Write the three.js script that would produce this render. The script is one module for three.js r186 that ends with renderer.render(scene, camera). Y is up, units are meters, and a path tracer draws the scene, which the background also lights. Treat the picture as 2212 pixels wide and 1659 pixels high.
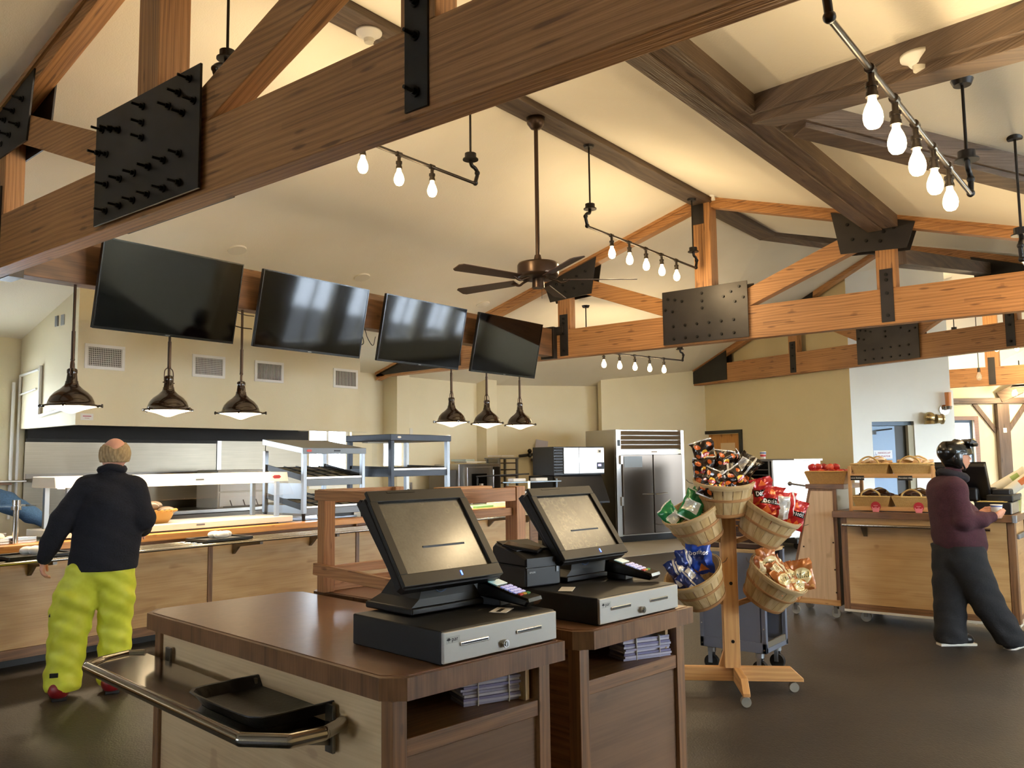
import * as THREE from 'three';
import { RoundedBoxGeometry } from 'three/addons/geometries/RoundedBoxGeometry.js';
import { mergeGeometries, mergeVertices, toCreasedNormals } from 'three/addons/utils/BufferGeometryUtils.js';
import { RectAreaLightUniformsLib } from 'three/addons/lights/RectAreaLightUniformsLib.js';

// ---------- camera, sky, exposure ----------
RectAreaLightUniformsLib.init();
const V3 = (x, y, z) => new THREE.Vector3(x, y, z);
const scene = new THREE.Scene();
const rad = THREE.MathUtils.degToRad;
const camera = new THREE.PerspectiveCamera(48.88, 4 / 3, 0.05, 200);
{
  const yaw = rad(38.135), pitch = rad(5.214), roll = rad(-0.721);
  const f = V3(Math.cos(yaw) * Math.cos(pitch), Math.sin(pitch), -Math.sin(yaw) * Math.cos(pitch));
  const r = f.clone().cross(V3(0, 1, 0)).normalize(), u = r.clone().cross(f);
  const r2 = r.clone().multiplyScalar(Math.cos(roll)).addScaledVector(u, Math.sin(roll));
  const u2 = r.clone().multiplyScalar(-Math.sin(roll)).addScaledVector(u, Math.cos(roll));
  camera.position.set(0, 1.5, 0);
  camera.quaternion.setFromRotationMatrix(new THREE.Matrix4().makeBasis(r2, u2, f.clone().negate()));
}
scene.add(camera);
const renderer = new THREE.WebGLRenderer({ antialias: true });
renderer.toneMapping = THREE.LinearToneMapping;
renderer.toneMappingExposure = 1.0;
renderer.shadowMap.enabled = true;
scene.background = new THREE.Color().setRGB(0.78, 0.89, 1.0);   // even overcast winter sky
scene.backgroundIntensity = 34;
const BULB = new THREE.Color().setRGB(1.0, 0.76, 0.44), PEND = new THREE.Color().setRGB(1.0, 0.80, 0.52), HEAT = new THREE.Color().setRGB(1.0, 0.84, 0.60);
const BULB_CD = 1.25, PEND_CD = 2.4;

// ---------- helpers ----------
let seed = 7;
const rnd = () => { seed = (seed * 1664525 + 1013904223) >>> 0; return seed / 4294967296; };
const rr = (a, b) => a + (b - a) * rnd();
const names = new Map();
function numbered(n) { const k = names.get(n) || 0; names.set(n, k + 1); return k ? n + '_' + String(k).padStart(3, '0') : n; }
function box(w, h, d, x = 0, y = 0, z = 0, ry = 0, rz = 0, rx = 0) {
  const g = new THREE.BoxGeometry(w, h, d).toNonIndexed();
  if (rx) g.rotateX(rx); if (rz) g.rotateZ(rz); if (ry) g.rotateY(ry);
  return g.translate(x, y, z);
}
function rbox(w, h, d, c, x = 0, y = 0, z = 0, ry = 0, rz = 0, rx = 0, seg = 1) {
  const g = new RoundedBoxGeometry(w, h, d, seg, Math.min(c, w / 2.01, h / 2.01, d / 2.01));
  if (rx) g.rotateX(rx); if (rz) g.rotateZ(rz); if (ry) g.rotateY(ry);
  return g.translate(x, y, z);
}
// box from corner to corner
const bb = (x0, y0, z0, x1, y1, z1, c = 0) => c ? rbox(Math.abs(x1 - x0), Math.abs(y1 - y0), Math.abs(z1 - z0), c, (x0 + x1) / 2, (y0 + y1) / 2, (z0 + z1) / 2) : box(Math.abs(x1 - x0), Math.abs(y1 - y0), Math.abs(z1 - z0), (x0 + x1) / 2, (y0 + y1) / 2, (z0 + z1) / 2);
function cyl(r1, r2, h, x = 0, y = 0, z = 0, seg = 16, rx = 0, rz = 0, open = false) {
  const g = new THREE.CylinderGeometry(r1, r2, h, seg, 1, open).toNonIndexed();
  if (rx) g.rotateX(rx); if (rz) g.rotateZ(rz);
  return g.translate(x, y, z);
}
function sph(r, x = 0, y = 0, z = 0, sx = 1, sy = 1, sz = 1, ws = 16, hs = 10) { return new THREE.SphereGeometry(r, ws, hs).toNonIndexed().scale(sx, sy, sz).translate(x, y, z); }
function rod(a, b, r, seg = 8) {   // round bar between two points
  const A = V3(...a), B = V3(...b), d = B.clone().sub(A), L = d.length();
  const g = new THREE.CylinderGeometry(r, r, L, seg).toNonIndexed();
  g.applyQuaternion(new THREE.Quaternion().setFromUnitVectors(V3(0, 1, 0), d.normalize()));
  return g.translate((A.x + B.x) / 2, (A.y + B.y) / 2, (A.z + B.z) / 2);
}
function beam(a, b, w, h, c = 0) {  // rectangular bar between two points, h measured upright
  const A = V3(...a), B = V3(...b), d = B.clone().sub(A), L = d.length(); d.normalize();
  const g = c ? new RoundedBoxGeometry(L, h, w, 1, c) : new THREE.BoxGeometry(L, h, w).toNonIndexed();
  const side = d.clone().cross(V3(0, 1, 0)); if (side.lengthSq() < 1e-6) side.set(0, 0, 1); side.normalize();
  const up = side.clone().cross(d);
  g.userData.L = L;
  g.applyMatrix4(new THREE.Matrix4().makeBasis(d, up, side).setPosition((A.x + B.x) / 2, (A.y + B.y) / 2, (A.z + B.z) / 2));
  return g;
}
function tube(pts, r, seg = 40, rs = 8, closed = false, tension = 0.5) {
  const c = new THREE.CatmullRomCurve3(pts.map(p => V3(...p)), closed, 'catmullrom', tension);
  return new THREE.TubeGeometry(c, seg, r, rs, closed).toNonIndexed();
}
function lathe(pts, seg = 32, x = 0, y = 0, z = 0) { return new THREE.LatheGeometry(pts.map(p => new THREE.Vector2(...p)), seg).toNonIndexed().translate(x, y, z); }
function prism(pts, depth, bevel = 0) {   // outline in x,y pushed along z, centred on z = 0
  const s = new THREE.Shape(pts.map(p => new THREE.Vector2(...p)));
  const g = new THREE.ExtrudeGeometry(s, { depth: depth - 2 * bevel, bevelEnabled: bevel > 0, bevelThickness: bevel, bevelSize: bevel, bevelOffset: -bevel, bevelSegments: 1, curveSegments: 8 });
  g.translate(0, 0, -depth / 2 + bevel);
  return g.index ? g.toNonIndexed() : g;
}
function slab(pts, t) {    // polygon in space with a thickness t upward (t may be a vector)
  const tv = Array.isArray(t) ? t : [0, t, 0], n = pts.length, pos = [];
  const tri = (a, b, c) => pos.push(...a, ...b, ...c), up = p => [p[0] + tv[0], p[1] + tv[1], p[2] + tv[2]];
  for (let i = 1; i < n - 1; i++) { tri(pts[0], pts[i], pts[i + 1]); tri(up(pts[0]), up(pts[i + 1]), up(pts[i])); }
  for (let i = 0; i < n; i++) { const a = pts[i], b = pts[(i + 1) % n]; tri(a, up(a), b); tri(b, up(a), up(b)); }
  const g = new THREE.BufferGeometry(); g.setAttribute('position', new THREE.Float32BufferAttribute(pos, 3)); g.computeVertexNormals();
  return g;
}
function plank(len, h, th, holes) {   // wall panel in x (0..len), y (0..h), z (-th..0) with rectangular openings [x0,x1,y0,y1]
  const xs = [0, len], ys = [0, h];
  for (const q of holes) { xs.push(q[0], q[1]); ys.push(q[2], q[3]); }
  xs.sort((a, b) => a - b); ys.sort((a, b) => a - b);
  const out = [];
  for (let i = 0; i < xs.length - 1; i++) for (let j = 0; j < ys.length - 1; j++) {
    const cx = (xs[i] + xs[i + 1]) / 2, cy = (ys[j] + ys[j + 1]) / 2;
    if (xs[i + 1] - xs[i] < 1e-4 || ys[j + 1] - ys[j] < 1e-4 || holes.some(q => cx > q[0] && cx < q[1] && cy > q[2] && cy < q[3])) continue;
    out.push(bb(xs[i], ys[j], -th, xs[i + 1], ys[j + 1], 0));
  }
  return out;
}
// planar uv in metres by the way each face points; grain 0,1,2 = axis along which u runs
function uvMetres(g, grain = -1, off = [0, 0]) {
  const p = g.attributes.position, n = g.attributes.normal, uv = new Float32Array(p.count * 2);
  for (let i = 0; i < p.count; i += 3) {
    let nx = 0, ny = 0, nz = 0;
    for (let k = 0; k < 3; k++) { nx += n.getX(i + k); ny += n.getY(i + k); nz += n.getZ(i + k); }
    nx = Math.abs(nx); ny = Math.abs(ny); nz = Math.abs(nz);
    const ax = nx > ny && nx > nz ? 0 : ny > nz ? 1 : 2;
    let a = ax === 0 ? 2 : 0, b = ax === 1 ? 2 : 1;
    if (grain >= 0) { if (grain === ax) { a = (ax + 1) % 3; b = (ax + 2) % 3; } else { a = grain; b = 3 - grain - ax; } }
    for (let k = 0; k < 3; k++) { const q = [p.getX(i + k), p.getY(i + k), p.getZ(i + k)]; uv[(i + k) * 2] = q[a] + off[0]; uv[(i + k) * 2 + 1] = q[b] + off[1]; }
  }
  g.setAttribute('uv', new THREE.BufferAttribute(uv, 2)); return g;
}
function join(geos) {
  geos = geos.flat(9).map(g => g.index ? g.toNonIndexed() : g);
  for (const g of geos) for (const k of Object.keys(g.attributes)) if (!['position', 'normal', 'uv'].includes(k)) g.deleteAttribute(k);
  for (const g of geos) if (!g.attributes.uv) g.setAttribute('uv', new THREE.Float32BufferAttribute(new Float32Array(g.attributes.position.count * 2), 2));
  return geos.length > 1 ? mergeGeometries(geos) : geos[0];
}
// one named mesh from one or more geometries
function part(parent, name, geos, material, o = {}) {
  let g = join([geos]);
  if (!o.keepUV) g = uvMetres(g, o.grain ?? -1, o.off ?? [rr(0, 3), rr(0, 3)]);
  const m = new THREE.Mesh(g, material);
  m.name = parent === scene ? numbered(name) : name;
  m.castShadow = m.receiveShadow = true;
  if (o.label) m.userData.label = o.label;
  if (o.kind) m.userData.kind = o.kind;
  parent.add(m); return m;
}
function share(parent, name, geo, material, x = 0, y = 0, z = 0, ry = 0, rz = 0, rx = 0) {   // alike small pieces share a geometry
  const m = new THREE.Mesh(geo, material); m.name = name; m.castShadow = m.receiveShadow = true;
  m.position.set(x, y, z); m.rotation.set(rx, ry, rz); parent.add(m); return m;
}
function thing(name, label, category, pos = [0, 0, 0], ry = 0, group) {
  const o = new THREE.Group(); o.name = numbered(name); o.position.set(...pos); o.rotation.y = ry;
  o.userData = { label, category }; if (group) o.userData.group = group;
  scene.add(o); return o;
}
function solo(name, geos, material, label, category, o = {}) {
  const m = part(scene, name, geos, material, o); m.userData.label = label; m.userData.category = category;
  if (o.group) m.userData.group = o.group; return m;
}
function struct(name, geos, material, label, category, o = {}) {
  const m = solo(name, geos, material, label, category, o); m.userData.kind = 'structure'; return m;
}
function copy(o, label, pos, ry, group) {
  const c = o.clone(); c.name = numbered(o.name.replace(/_\d{3}$/, '')); c.userData = { ...o.userData, label }; if (group) c.userData.group = group;
  if (pos) c.position.set(...pos); if (ry !== undefined) c.rotation.y = ry; scene.add(c); return c;
}

// ---------- textures ----------
function lattice(n, s) { let q = s * 7919 + 13; const a = new Float32Array(n * n); for (let i = 0; i < n * n; i++) { q = (q * 1664525 + 1013904223) >>> 0; a[i] = q / 4294967296; } return a; }
const lats = {};
function vnoise(x, y, nx, ny, s) {    // periodic value noise on [0,1)
  const L = lats[s] || (lats[s] = lattice(256, s)); x *= nx; y *= ny;
  const xi = Math.floor(x), yi = Math.floor(y), fx = x - xi, fy = y - yi, ux = fx * fx * (3 - 2 * fx), uy = fy * fy * (3 - 2 * fy);
  const w = (a, n) => ((a % n) + n) % n, g = (a, b) => L[w(b, ny) % 256 * 256 + w(a, nx) % 256];
  return (g(xi, yi) * (1 - ux) + g(xi + 1, yi) * ux) * (1 - uy) + (g(xi, yi + 1) * (1 - ux) + g(xi + 1, yi + 1) * ux) * uy;
}
const fbm = (x, y, nx, ny, s, o = 4) => { let v = 0, a = 0.5, t = 0; for (let k = 0; k < o; k++) { v += a * vnoise(x, y, nx << k, ny << k, s + k); t += a; a *= 0.5; } return v / t; };
const hex = c => { const k = new THREE.Color(c); return [Math.pow(k.r, 1 / 2.2) * 255, Math.pow(k.g, 1 / 2.2) * 255, Math.pow(k.b, 1 / 2.2) * 255]; };
const mixc = (a, b, t) => a.map((v, i) => v + (b[i] - v) * Math.max(0, Math.min(1, t)));
function dataTex(w, h, fn, rep, srgb = true) {
  const d = new Uint8Array(w * h * 4);
  for (let j = 0; j < h; j++) for (let i = 0; i < w; i++) { const c = fn((i + 0.5) / w, (j + 0.5) / h); const k = (j * w + i) * 4; if (typeof c === 'number') d[k] = d[k + 1] = d[k + 2] = c; else { d[k] = c[0]; d[k + 1] = c[1]; d[k + 2] = c[2]; } d[k + 3] = 255; }
  const t = new THREE.DataTexture(d, w, h); t.wrapS = t.wrapT = THREE.RepeatWrapping; t.magFilter = t.minFilter = THREE.LinearFilter;
  if (srgb) t.colorSpace = THREE.SRGBColorSpace; if (rep) t.repeat.set(...rep); t.needsUpdate = true; return t;
}
function woodTex(light, mid, dark, o = {}) {   // grain along u
  const L = hex(light), M = hex(mid), D = hex(dark), s = o.seed || 3, lam = o.lam || 0, W = o.w || 512, H = o.h || 512, tones = lattice(16, s + 50);
  return dataTex(W, H, (u, v) => {
    const warp = fbm(u, v, 2, 3, s, 3), ring = 0.5 + 0.5 * Math.sin((v * (o.rings || 9) + warp * (o.warp || 2.4)) * Math.PI * 2);
    const fine = vnoise(u, v, 6, 160, s + 9), fine2 = vnoise(u, v, 12, 240, s + 10), big = fbm(u, v, 2, 2, s + 20, 3);
    let t = 0.30 * ring + 0.35 * fine + 0.2 * fine2 + 0.5 * (big - 0.5) + 0.05;
    if (lam) { const k = Math.floor(v * lam), f = v * lam - k, seg = Math.floor(u + tones[k % 16]); t += 0.2 * (tones[(k * 3 + seg * 5) % 16] - 0.5); if (f < 0.04) t += 0.16; }
    const kn = vnoise(u, v, 9, o.knot || 12, s + 31); if (kn > 0.9) t += (kn - 0.9) * 7;
    return t < 0.5 ? mixc(L, M, t * 2) : mixc(M, D, t * 2 - 1);
  }, o.rep || [1 / 1.2, 1 / 0.6]);
}
function canvasTex(w, h, draw) {
  const c = document.createElement('canvas'); c.width = w; c.height = h; draw(c.getContext('2d'), w, h);
  const t = new THREE.CanvasTexture(c); t.colorSpace = THREE.SRGBColorSpace; t.magFilter = THREE.LinearFilter; return t;
}
const std = (color, rough = 0.6, metal = 0, o = {}) => new THREE.MeshStandardMaterial({ color, roughness: rough, metalness: metal, ...o });
const phys = (color, rough, metal, o = {}) => new THREE.MeshPhysicalMaterial({ color, roughness: rough, metalness: metal, ...o });

const bumpFine = dataTex(256, 256, (u, v) => 255 * fbm(u, v, 32, 32, 70, 3), [4, 4], false);
const grainBump = dataTex(256, 256, (u, v) => 255 * (0.6 * vnoise(u, v, 5, 90, 71) + 0.4 * vnoise(u, v, 10, 120, 72)), [1, 2], false);
const M = {
  truss: std('#ffffff', 0.55, 0, { map: woodTex('#c08c54', '#a5723e', '#734c27', { lam: 12, rings: 14, seed: 5, rep: [1 / 2.2, 1 / 0.48] }), bumpMap: grainBump, bumpScale: 0.002 }),
  purlin: std('#ffffff', 0.6, 0, { map: woodTex('#7a6450', '#5e4b39', '#403226', { rings: 5, warp: 3, seed: 15, rep: [1 / 2.4, 1 / 0.6] }), bumpMap: grainBump, bumpScale: 0.003 }),
  boxbeam: std('#ffffff', 0.5, 0, { map: woodTex('#8d643d', '#74502f', '#503720', { rings: 4, warp: 4, seed: 25, rep: [1 / 1.6, 1 / 0.9] }) }),
  ply: std('#ffffff', 0.42, 0, { map: woodTex('#d0ab77', '#c29a64', '#aa8250', { rings: 3, warp: 5, seed: 35, rep: [1 / 1.5, 1 / 0.8] }) }),
  plyPink: std('#ffffff', 0.5, 0, { map: woodTex('#dfc2a0', '#d3b28e', '#c1a07c', { rings: 8, warp: 2, seed: 37, rep: [1 / 1.2, 1 / 0.5] }) }),
  plyPale: std('#ffffff', 0.5, 0, { map: woodTex('#d8bd93', '#cbae83', '#b59670', { rings: 3, warp: 4, seed: 36, rep: [1 / 1.4, 1 / 0.8] }) }),
  trimWood: std('#ffffff', 0.42, 0, { map: woodTex('#9a7048', '#825b38', '#5d4026', { rings: 8, seed: 45, rep: [1 / 0.9, 1 / 0.25] }) }),
  edgeWood: std('#ffffff', 0.35, 0, { map: woodTex('#8c6543', '#765234', '#533823', { rings: 4, warp: 3, seed: 46, rep: [1 / 0.5, 1 / 0.5] }) }),
  barWood: std('#ffffff', 0.35, 0, { map: woodTex('#d39a4c', '#c0833a', '#97622a', { rings: 7, seed: 47, rep: [1 / 1.2, 1 / 0.3] }) }),
  oak: std('#ffffff', 0.5, 0, { map: woodTex('#c08a53', '#a8713d', '#7d4f28', { rings: 12, warp: 3.5, seed: 55, rep: [1 / 0.7, 1 / 0.22] }) }),
  pine: std('#ffffff', 0.55, 0, { map: woodTex('#dcb078', '#cc9c62', '#a8774a', { rings: 6, warp: 1.5, seed: 56, rep: [1 / 1.0, 1 / 0.2] }) }),
  stave: std('#ffffff', 0.7, 0, { map: woodTex('#d6bf93', '#c5aa7b', '#a98d60', { rings: 5, seed: 57, rep: [1 / 0.4, 1 / 0.2] }) }),
  hoop: std('#ffffff', 0.65, 0, { map: woodTex('#c79a64', '#b58550', '#8f6338', { rings: 5, seed: 58, rep: [1 / 0.5, 1 / 0.1] }) }),
  counterTop: phys('#ffffff', 0.28, 0, { map: dataTex(256, 256, (u, v) => mixc(hex('#7c573c'), hex('#8e674a'), fbm(u, v, 40, 40, 90, 3)), [1.5, 1.5]), clearcoat: 0.15, clearcoatRoughness: 0.3 }),
  ceiling: std('#ffffff', 0.9, 0, { map: dataTex(256, 256, (u, v) => mixc(hex('#ece4d2'), hex('#e6ddc9'), fbm(u, v, 8, 8, 91, 4)), [0.25, 0.25]), bumpMap: bumpFine, bumpScale: 0.001 }),
  cream: std('#ffffff', 0.75, 0, { map: dataTex(256, 256, (u, v) => mixc(hex('#e5dabb'), hex('#dfd3b1'), fbm(u, v, 8, 8, 92, 4)), [0.3, 0.3]), bumpMap: bumpFine, bumpScale: 0.0008 }),
  tan: std('#ffffff', 0.75, 0, { map: dataTex(256, 256, (u, v) => mixc(hex('#dccda3'), hex('#d6c69b'), fbm(u, v, 8, 8, 93, 4)), [0.3, 0.3]), bumpMap: bumpFine, bumpScale: 0.0008 }),
  white: std('#ffffff', 0.7, 0, { map: dataTex(256, 256, (u, v) => mixc(hex('#eef0ea'), hex('#e8eae4'), fbm(u, v, 8, 8, 94, 4)), [0.3, 0.3]) }),
  glossCream: std('#e4dcc0', 0.3),
  floor: std('#ffffff', 0.5, 0, { map: dataTex(1024, 1024, (u, v) => { const s = vnoise(u, v, 250, 250, 95), b = fbm(u, v, 6, 6, 96, 4), q = vnoise(u, v, 200, 200, 97); const t = 0.35 * s + 0.5 * b + 0.15 * q; return mixc(hex('#1f1b18'), hex('#3d352d'), t * 1.5 - 0.3); }, [0.5, 0.5]), bumpMap: bumpFine, bumpScale: 0.0015 }),
  tile: std('#ffffff', 0.4, 0, { map: dataTex(256, 256, (u, v) => mixc(hex('#9a958a'), hex('#b0aa9e'), fbm(u, v, 10, 4, 98, 4)), [0.4, 0.4]) }),
  iron: std('#ffffff', 0.42, 0.55, { map: dataTex(256, 256, (u, v) => mixc(hex('#26221f'), hex('#3a3531'), fbm(u, v, 4, 6, 99, 4)), [0.9, 0.9]) }),
  boltM: std('#1b1918', 0.4, 0.6),
  pipe: std('#4a443e', 0.28, 0.9),
  pipeDark: std('#221f1d', 0.4, 0.5),
  bronze: std('#4b3a2d', 0.32, 0.7),
  blade: std('#3a241a', 0.5),
  enamel: phys('#1d100b', 0.18, 0.1, { clearcoat: 0.8, clearcoatRoughness: 0.1 }),
  enamelIn: std('#efe6c8', 0.4),
  black: std('#070708', 0.45), blackMat: std('#0c0c0d', 0.75), blackGloss: phys('#070708', 0.16, 0),
  plastic: std('#0b0c10', 0.45), plasticTop: std('#0f1012', 0.5), plasticGray: std('#161513', 0.48), panelBrown: std('#ffffff', 0.5, 0, { map: woodTex('#7d5c3e', '#735337', '#64472e', { rings: 3, warp: 4, seed: 48, rep: [1 / 1.4, 1 / 0.8] }) }),
  tv: phys('#020203', 0.06, 0, { specularIntensity: 0.6 }),
  steel: std('#b8b0a2', 0.34, 1, { map: dataTex(256, 256, (u, v) => mixc(hex('#b2afa8'), hex('#c6c3bc'), 0.6 * vnoise(u, v, 4, 200, 100) + 0.4 * fbm(u, v, 4, 4, 101)), [1, 1]), bumpMap: dataTex(256, 256, (u, v) => 255 * fbm(u, v, 2, 2, 102, 2), [0.8, 0.8], false), bumpScale: 0.012 }),
  steelFlat: std('#b9b6b0', 0.32, 1), steelDark: std('#7c766e', 0.38, 1), chrome: std('#d8d8d8', 0.1, 1), polish: std('#b5b0a8', 0.14, 1),
  galv: std('#9aa0a6', 0.38, 0.8), grayPaint: std('#6f7479', 0.4, 0.3), navyPaint: std('#2b3442', 0.4, 0.2), cartBlue: std('#6a7183', 0.5, 0.1),
  whitePaint: std('#e9e6de', 0.45), offwhite: std('#d8d3c4', 0.5), paper: std('#e6e4df', 0.8), cardboard: std('#b98d58', 0.8),
  rubber: std('#161616', 0.7), casterGray: std('#8f8d86', 0.5),
  glass: phys('#ffffff', 0.02, 0, { transmission: 1, thickness: 0, ior: 1.45 }),
  lens: phys('#f4f4ef', 0.25, 0, { transmission: 0.85, thickness: 0, ior: 1.45 }),
  skin: std('#c98f72', 0.55), skinPale: std('#d9a189', 0.55),
};
const lamp = (c, k) => { const m = std('#fff3dc', 0.4); m.emissive = c.clone(); m.emissiveIntensity = k; return m; };
M.bulb = lamp(BULB, 14); M.pendGlow = lamp(PEND, 7);
function pointLight(c, cd, x, y, z, parent = scene, radius = 1.5) { const l = new THREE.PointLight(c, cd, 0, 2); l.position.set(x, y, z); l.castShadow = true; l.shadow.radius = radius; l.name = 'lamp_glow'; parent.add(l); return l; }
// ---------- the building ----------
const TH = rad(21.45), AWX = Math.cos(TH), AWZ = Math.sin(TH);
const wing = (s, t, y = 0) => [13.2 + AWX * s - AWZ * t, y, -10.8 + AWZ * s + AWX * t];   // s along the angled wing, t away from its back wall
const ZR = -4.635, YR = 4.88, PITCH = 0.30;
const ceilY = z => YR - PITCH * Math.abs(z - ZR);
const R0 = [12.15, YR, ZR], W0 = [13.25, ceilY(-10.85), -10.85];
const CT = 0.22;
const ceilLabel = ['cream sloped ceiling over the serving counter', 'cream sloped ceiling over the kitchen bend', 'cream sloped ceiling right of the ridge near the registers', 'cream sloped ceiling between ridge and far truss', 'sloped ceiling of the side wing, left plane', 'sloped ceiling of the side wing, right plane', 'sloped ceiling over the doorway side of the far wing', 'pale ceiling over the far hall'];
const R3 = wing(4.95, 5.77, 5.2), W3 = wing(4.95, -0.05, 3.15);
struct('ceiling', [slab([[-7, YR, ZR], R0, W0, [-7, ceilY(-10.85), -10.85]].reverse(), CT)], M.ceiling, ceilLabel[0], 'ceiling');
struct('ceiling', [slab([R0, R3, W3], CT), slab([R0, W3, W0], CT)], M.ceiling, ceilLabel[1], 'ceiling');
const J = [6.05, 4.18, -2.3], VA = [3.125, 3.01, 1.6], VB = [9.95, 3.01, 1.6], BR = [10.98, 3.01, 1.6];
struct('ceiling', [slab([[-7, YR, ZR], [6.05, YR, ZR], J], CT), slab([[-7, YR, ZR], J, VA], CT), slab([[-7, YR, ZR], VA, [-7, 3.01, 1.6]], CT)], M.ceiling, ceilLabel[2], 'ceiling');
struct('ceiling', [slab([[6.05, YR, ZR], R0, J], CT), slab([R0, VB, J], CT), slab([R0, BR, VB], CT)], M.ceiling, ceilLabel[3], 'ceiling');
struct('ceiling', [slab([J, [6.05, 4.18, 8], [3.125, 3.01, 8], VA], CT)], M.ceiling, ceilLabel[4], 'ceiling');
struct('ceiling', [slab([J, VB, [9.95, 3.01, 8], [6.05, 4.18, 8]], CT)], M.ceiling, ceilLabel[5], 'ceiling');
const R9 = wing(14, 5.77, 5.2), E9 = wing(14, 11.6, 3.1);
struct('ceiling', [slab([R0, R3, BR], CT), slab([R3, R9, E9], CT), slab([R3, E9, BR], CT)], M.ceiling, ceilLabel[6], 'ceiling');
struct('ceiling', [slab([R3, R9, wing(14, 0, 3.15), W3], CT)], M.ceiling, ceilLabel[7], 'ceiling');

// floor: dark speckled floor, pale tile in the kitchen
struct('floor', [bb(-7.2, -0.2, -10.9, 34, 0, 8.2)], M.floor, 'dark brown speckled resilient floor', 'floor');
struct('floor', [slab([[8.3, 0.004, -7.35], [10.82, 0.004, -6.95], [12.85, 0.004, -6.45], [15.1, 0.004, -5.55], [17.2, 0.004, -9.2], [13.2, 0.004, -10.79], [8.3, 0.004, -10.79]].reverse(), 0.004)], M.tile, 'pale grey kitchen floor in front of the steel refrigerator', 'floor');

// walls
function place(m, pos, ry) { m.position.set(...pos); m.rotation.y = ry; return m; }
// kitchen back wall, with a window at the left edge and one beside the hood
place(struct('wall_back', plank(20.4, 3.2, 0.25, [[9.9, 11.0, 1.15, 2.45], [15.55, 16.42, 1.1, 2.12]]), M.cream, 'cream painted kitchen back wall', 'wall'), [-7, 0, -10.8], 0);
place(struct('wall_wing', plank(5.0, 3.3, 0.25, []), M.cream, 'cream wall behind the ice machine and refrigerator', 'wall'), wing(0, 0), -TH);
{ // gable wall behind the far truss, with a door
  const s = new THREE.Shape([[-0.1, 0], [4.767, 0], [4.767, 5.05], [-0.1, 3.3]].map(p => new THREE.Vector2(...p)));
  s.holes.push(new THREE.Path([[0.99, 0.01], [1.99, 0.01], [1.99, 2.03], [0.99, 2.03]].map(p => new THREE.Vector2(...p))));
  const g = new THREE.ExtrudeGeometry(s, { depth: 0.2, bevelEnabled: false }); g.rotateY(-Math.PI / 2); g.translate(0.2, 0, 0);
  // local z runs along the wall (t), local x goes behind it
  place(struct('wall_tan', [g], M.tan, 'tan painted gable wall behind the far truss', 'wall'), wing(4.74, 0), -TH);
}
const E0 = [15.868, 0, -4.63], ED = Math.atan2(0.787, 0.617);
{ // white wall with the lift doorway
  place(struct('wall_white', plank(1.82, 5.3, 0.18, [[0.361, 1.125, 0.001, 2.13]]), M.white, 'white wall with a doorway to the handicap elevator', 'wall'), E0, -ED);
  place(struct('wall_elevator', [bb(0.12, 0, -1.9, 0.2, 2.6, -0.18), bb(1.86, 0, -1.9, 1.96, 2.6, -0.18), bb(0.12, 0, -2.0, 1.96, 2.6, -1.9), bb(0.12, 2.6, -2.0, 1.96, 2.7, -0.18)], M.white, 'white walls of the elevator lobby behind the doorway', 'wall'), E0, -ED);
}
// hall seen past the white wall
const FH = [21.5, 0, -4.97];   // start of the far wall, facing the camera
place(struct('wall_hall', plank(4.5, 3.4, 0.2, [[0.0, 1.53, 0.9, 2.33]]), M.cream, 'pale cream wall of the far hall beside the timber post', 'wall'), FH, -ED);
place(struct('wall_hall_side', plank(7, 4.0, 0.2, []), M.cream, 'cream side wall closing the far hall', 'wall'), [15.3, 0, -9.6], -rad(37));
// walls behind and beside the camera, with windows
place(struct('wall_left', plank(12.5, 5.1, 0.25, [[3.6, 4.8, 1.0, 2.4], [7.4, 8.6, 1.0, 2.4]]), M.cream, 'cream end wall behind the registers', 'wall'), [-7, 0, 1.65], Math.PI / 2);
place(struct('wall_right', plank(10.2, 3.1, 0.25, []), M.cream, 'cream side wall right of the registers', 'wall'), [3.2, 0, 1.6], Math.PI);
place(struct('wall_side_wing', plank(6.4, 3.1, 0.25, [[1.0, 2.6, 0.8, 2.5], [3.6, 5.2, 0.8, 2.5]]), M.cream, 'cream wall of the side wing, near side', 'wall'), [3.1, 0, 8], Math.PI / 2);
place(struct('wall_side_end', plank(6.9, 4.3, 0.25, [[0.7, 2.7, 0.7, 2.7], [4.1, 6.1, 0.7, 2.7]]), M.cream, 'cream end wall of the side wing with two windows', 'wall'), [9.98, 0, 8], Math.PI);
place(struct('wall_side_far', plank(6.5, 3.1, 0.25, []), M.cream, 'cream wall of the side wing, far side', 'wall'), [9.97, 0, 1.6], -Math.PI / 2);
place(struct('wall_front', plank(14.4, 3.2, 0.25, [[0.6, 2.4, 0.6, 2.5], [3.0, 4.8, 0.6, 2.5], [5.4, 7.2, 0.6, 2.5], [7.8, 9.6, 0.6, 2.5], [10.2, 12.0, 0.6, 2.5]]), M.cream, 'cream window wall along the far wing', 'wall'), wing(14, 11.6), Math.PI - TH);
place(struct('wall_end', plank(12.5, 5.4, 0.25, []), M.cream, 'cream wall closing the far wing', 'wall'), wing(14, -0.3), -TH - Math.PI / 2);
solo('snow_ground', [bb(-40, -0.6, -40, 60, -0.4, 45)], std('#f2f5fa', 0.9), 'snow covered ground outside the windows', 'snow').userData.kind = 'structure';
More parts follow.
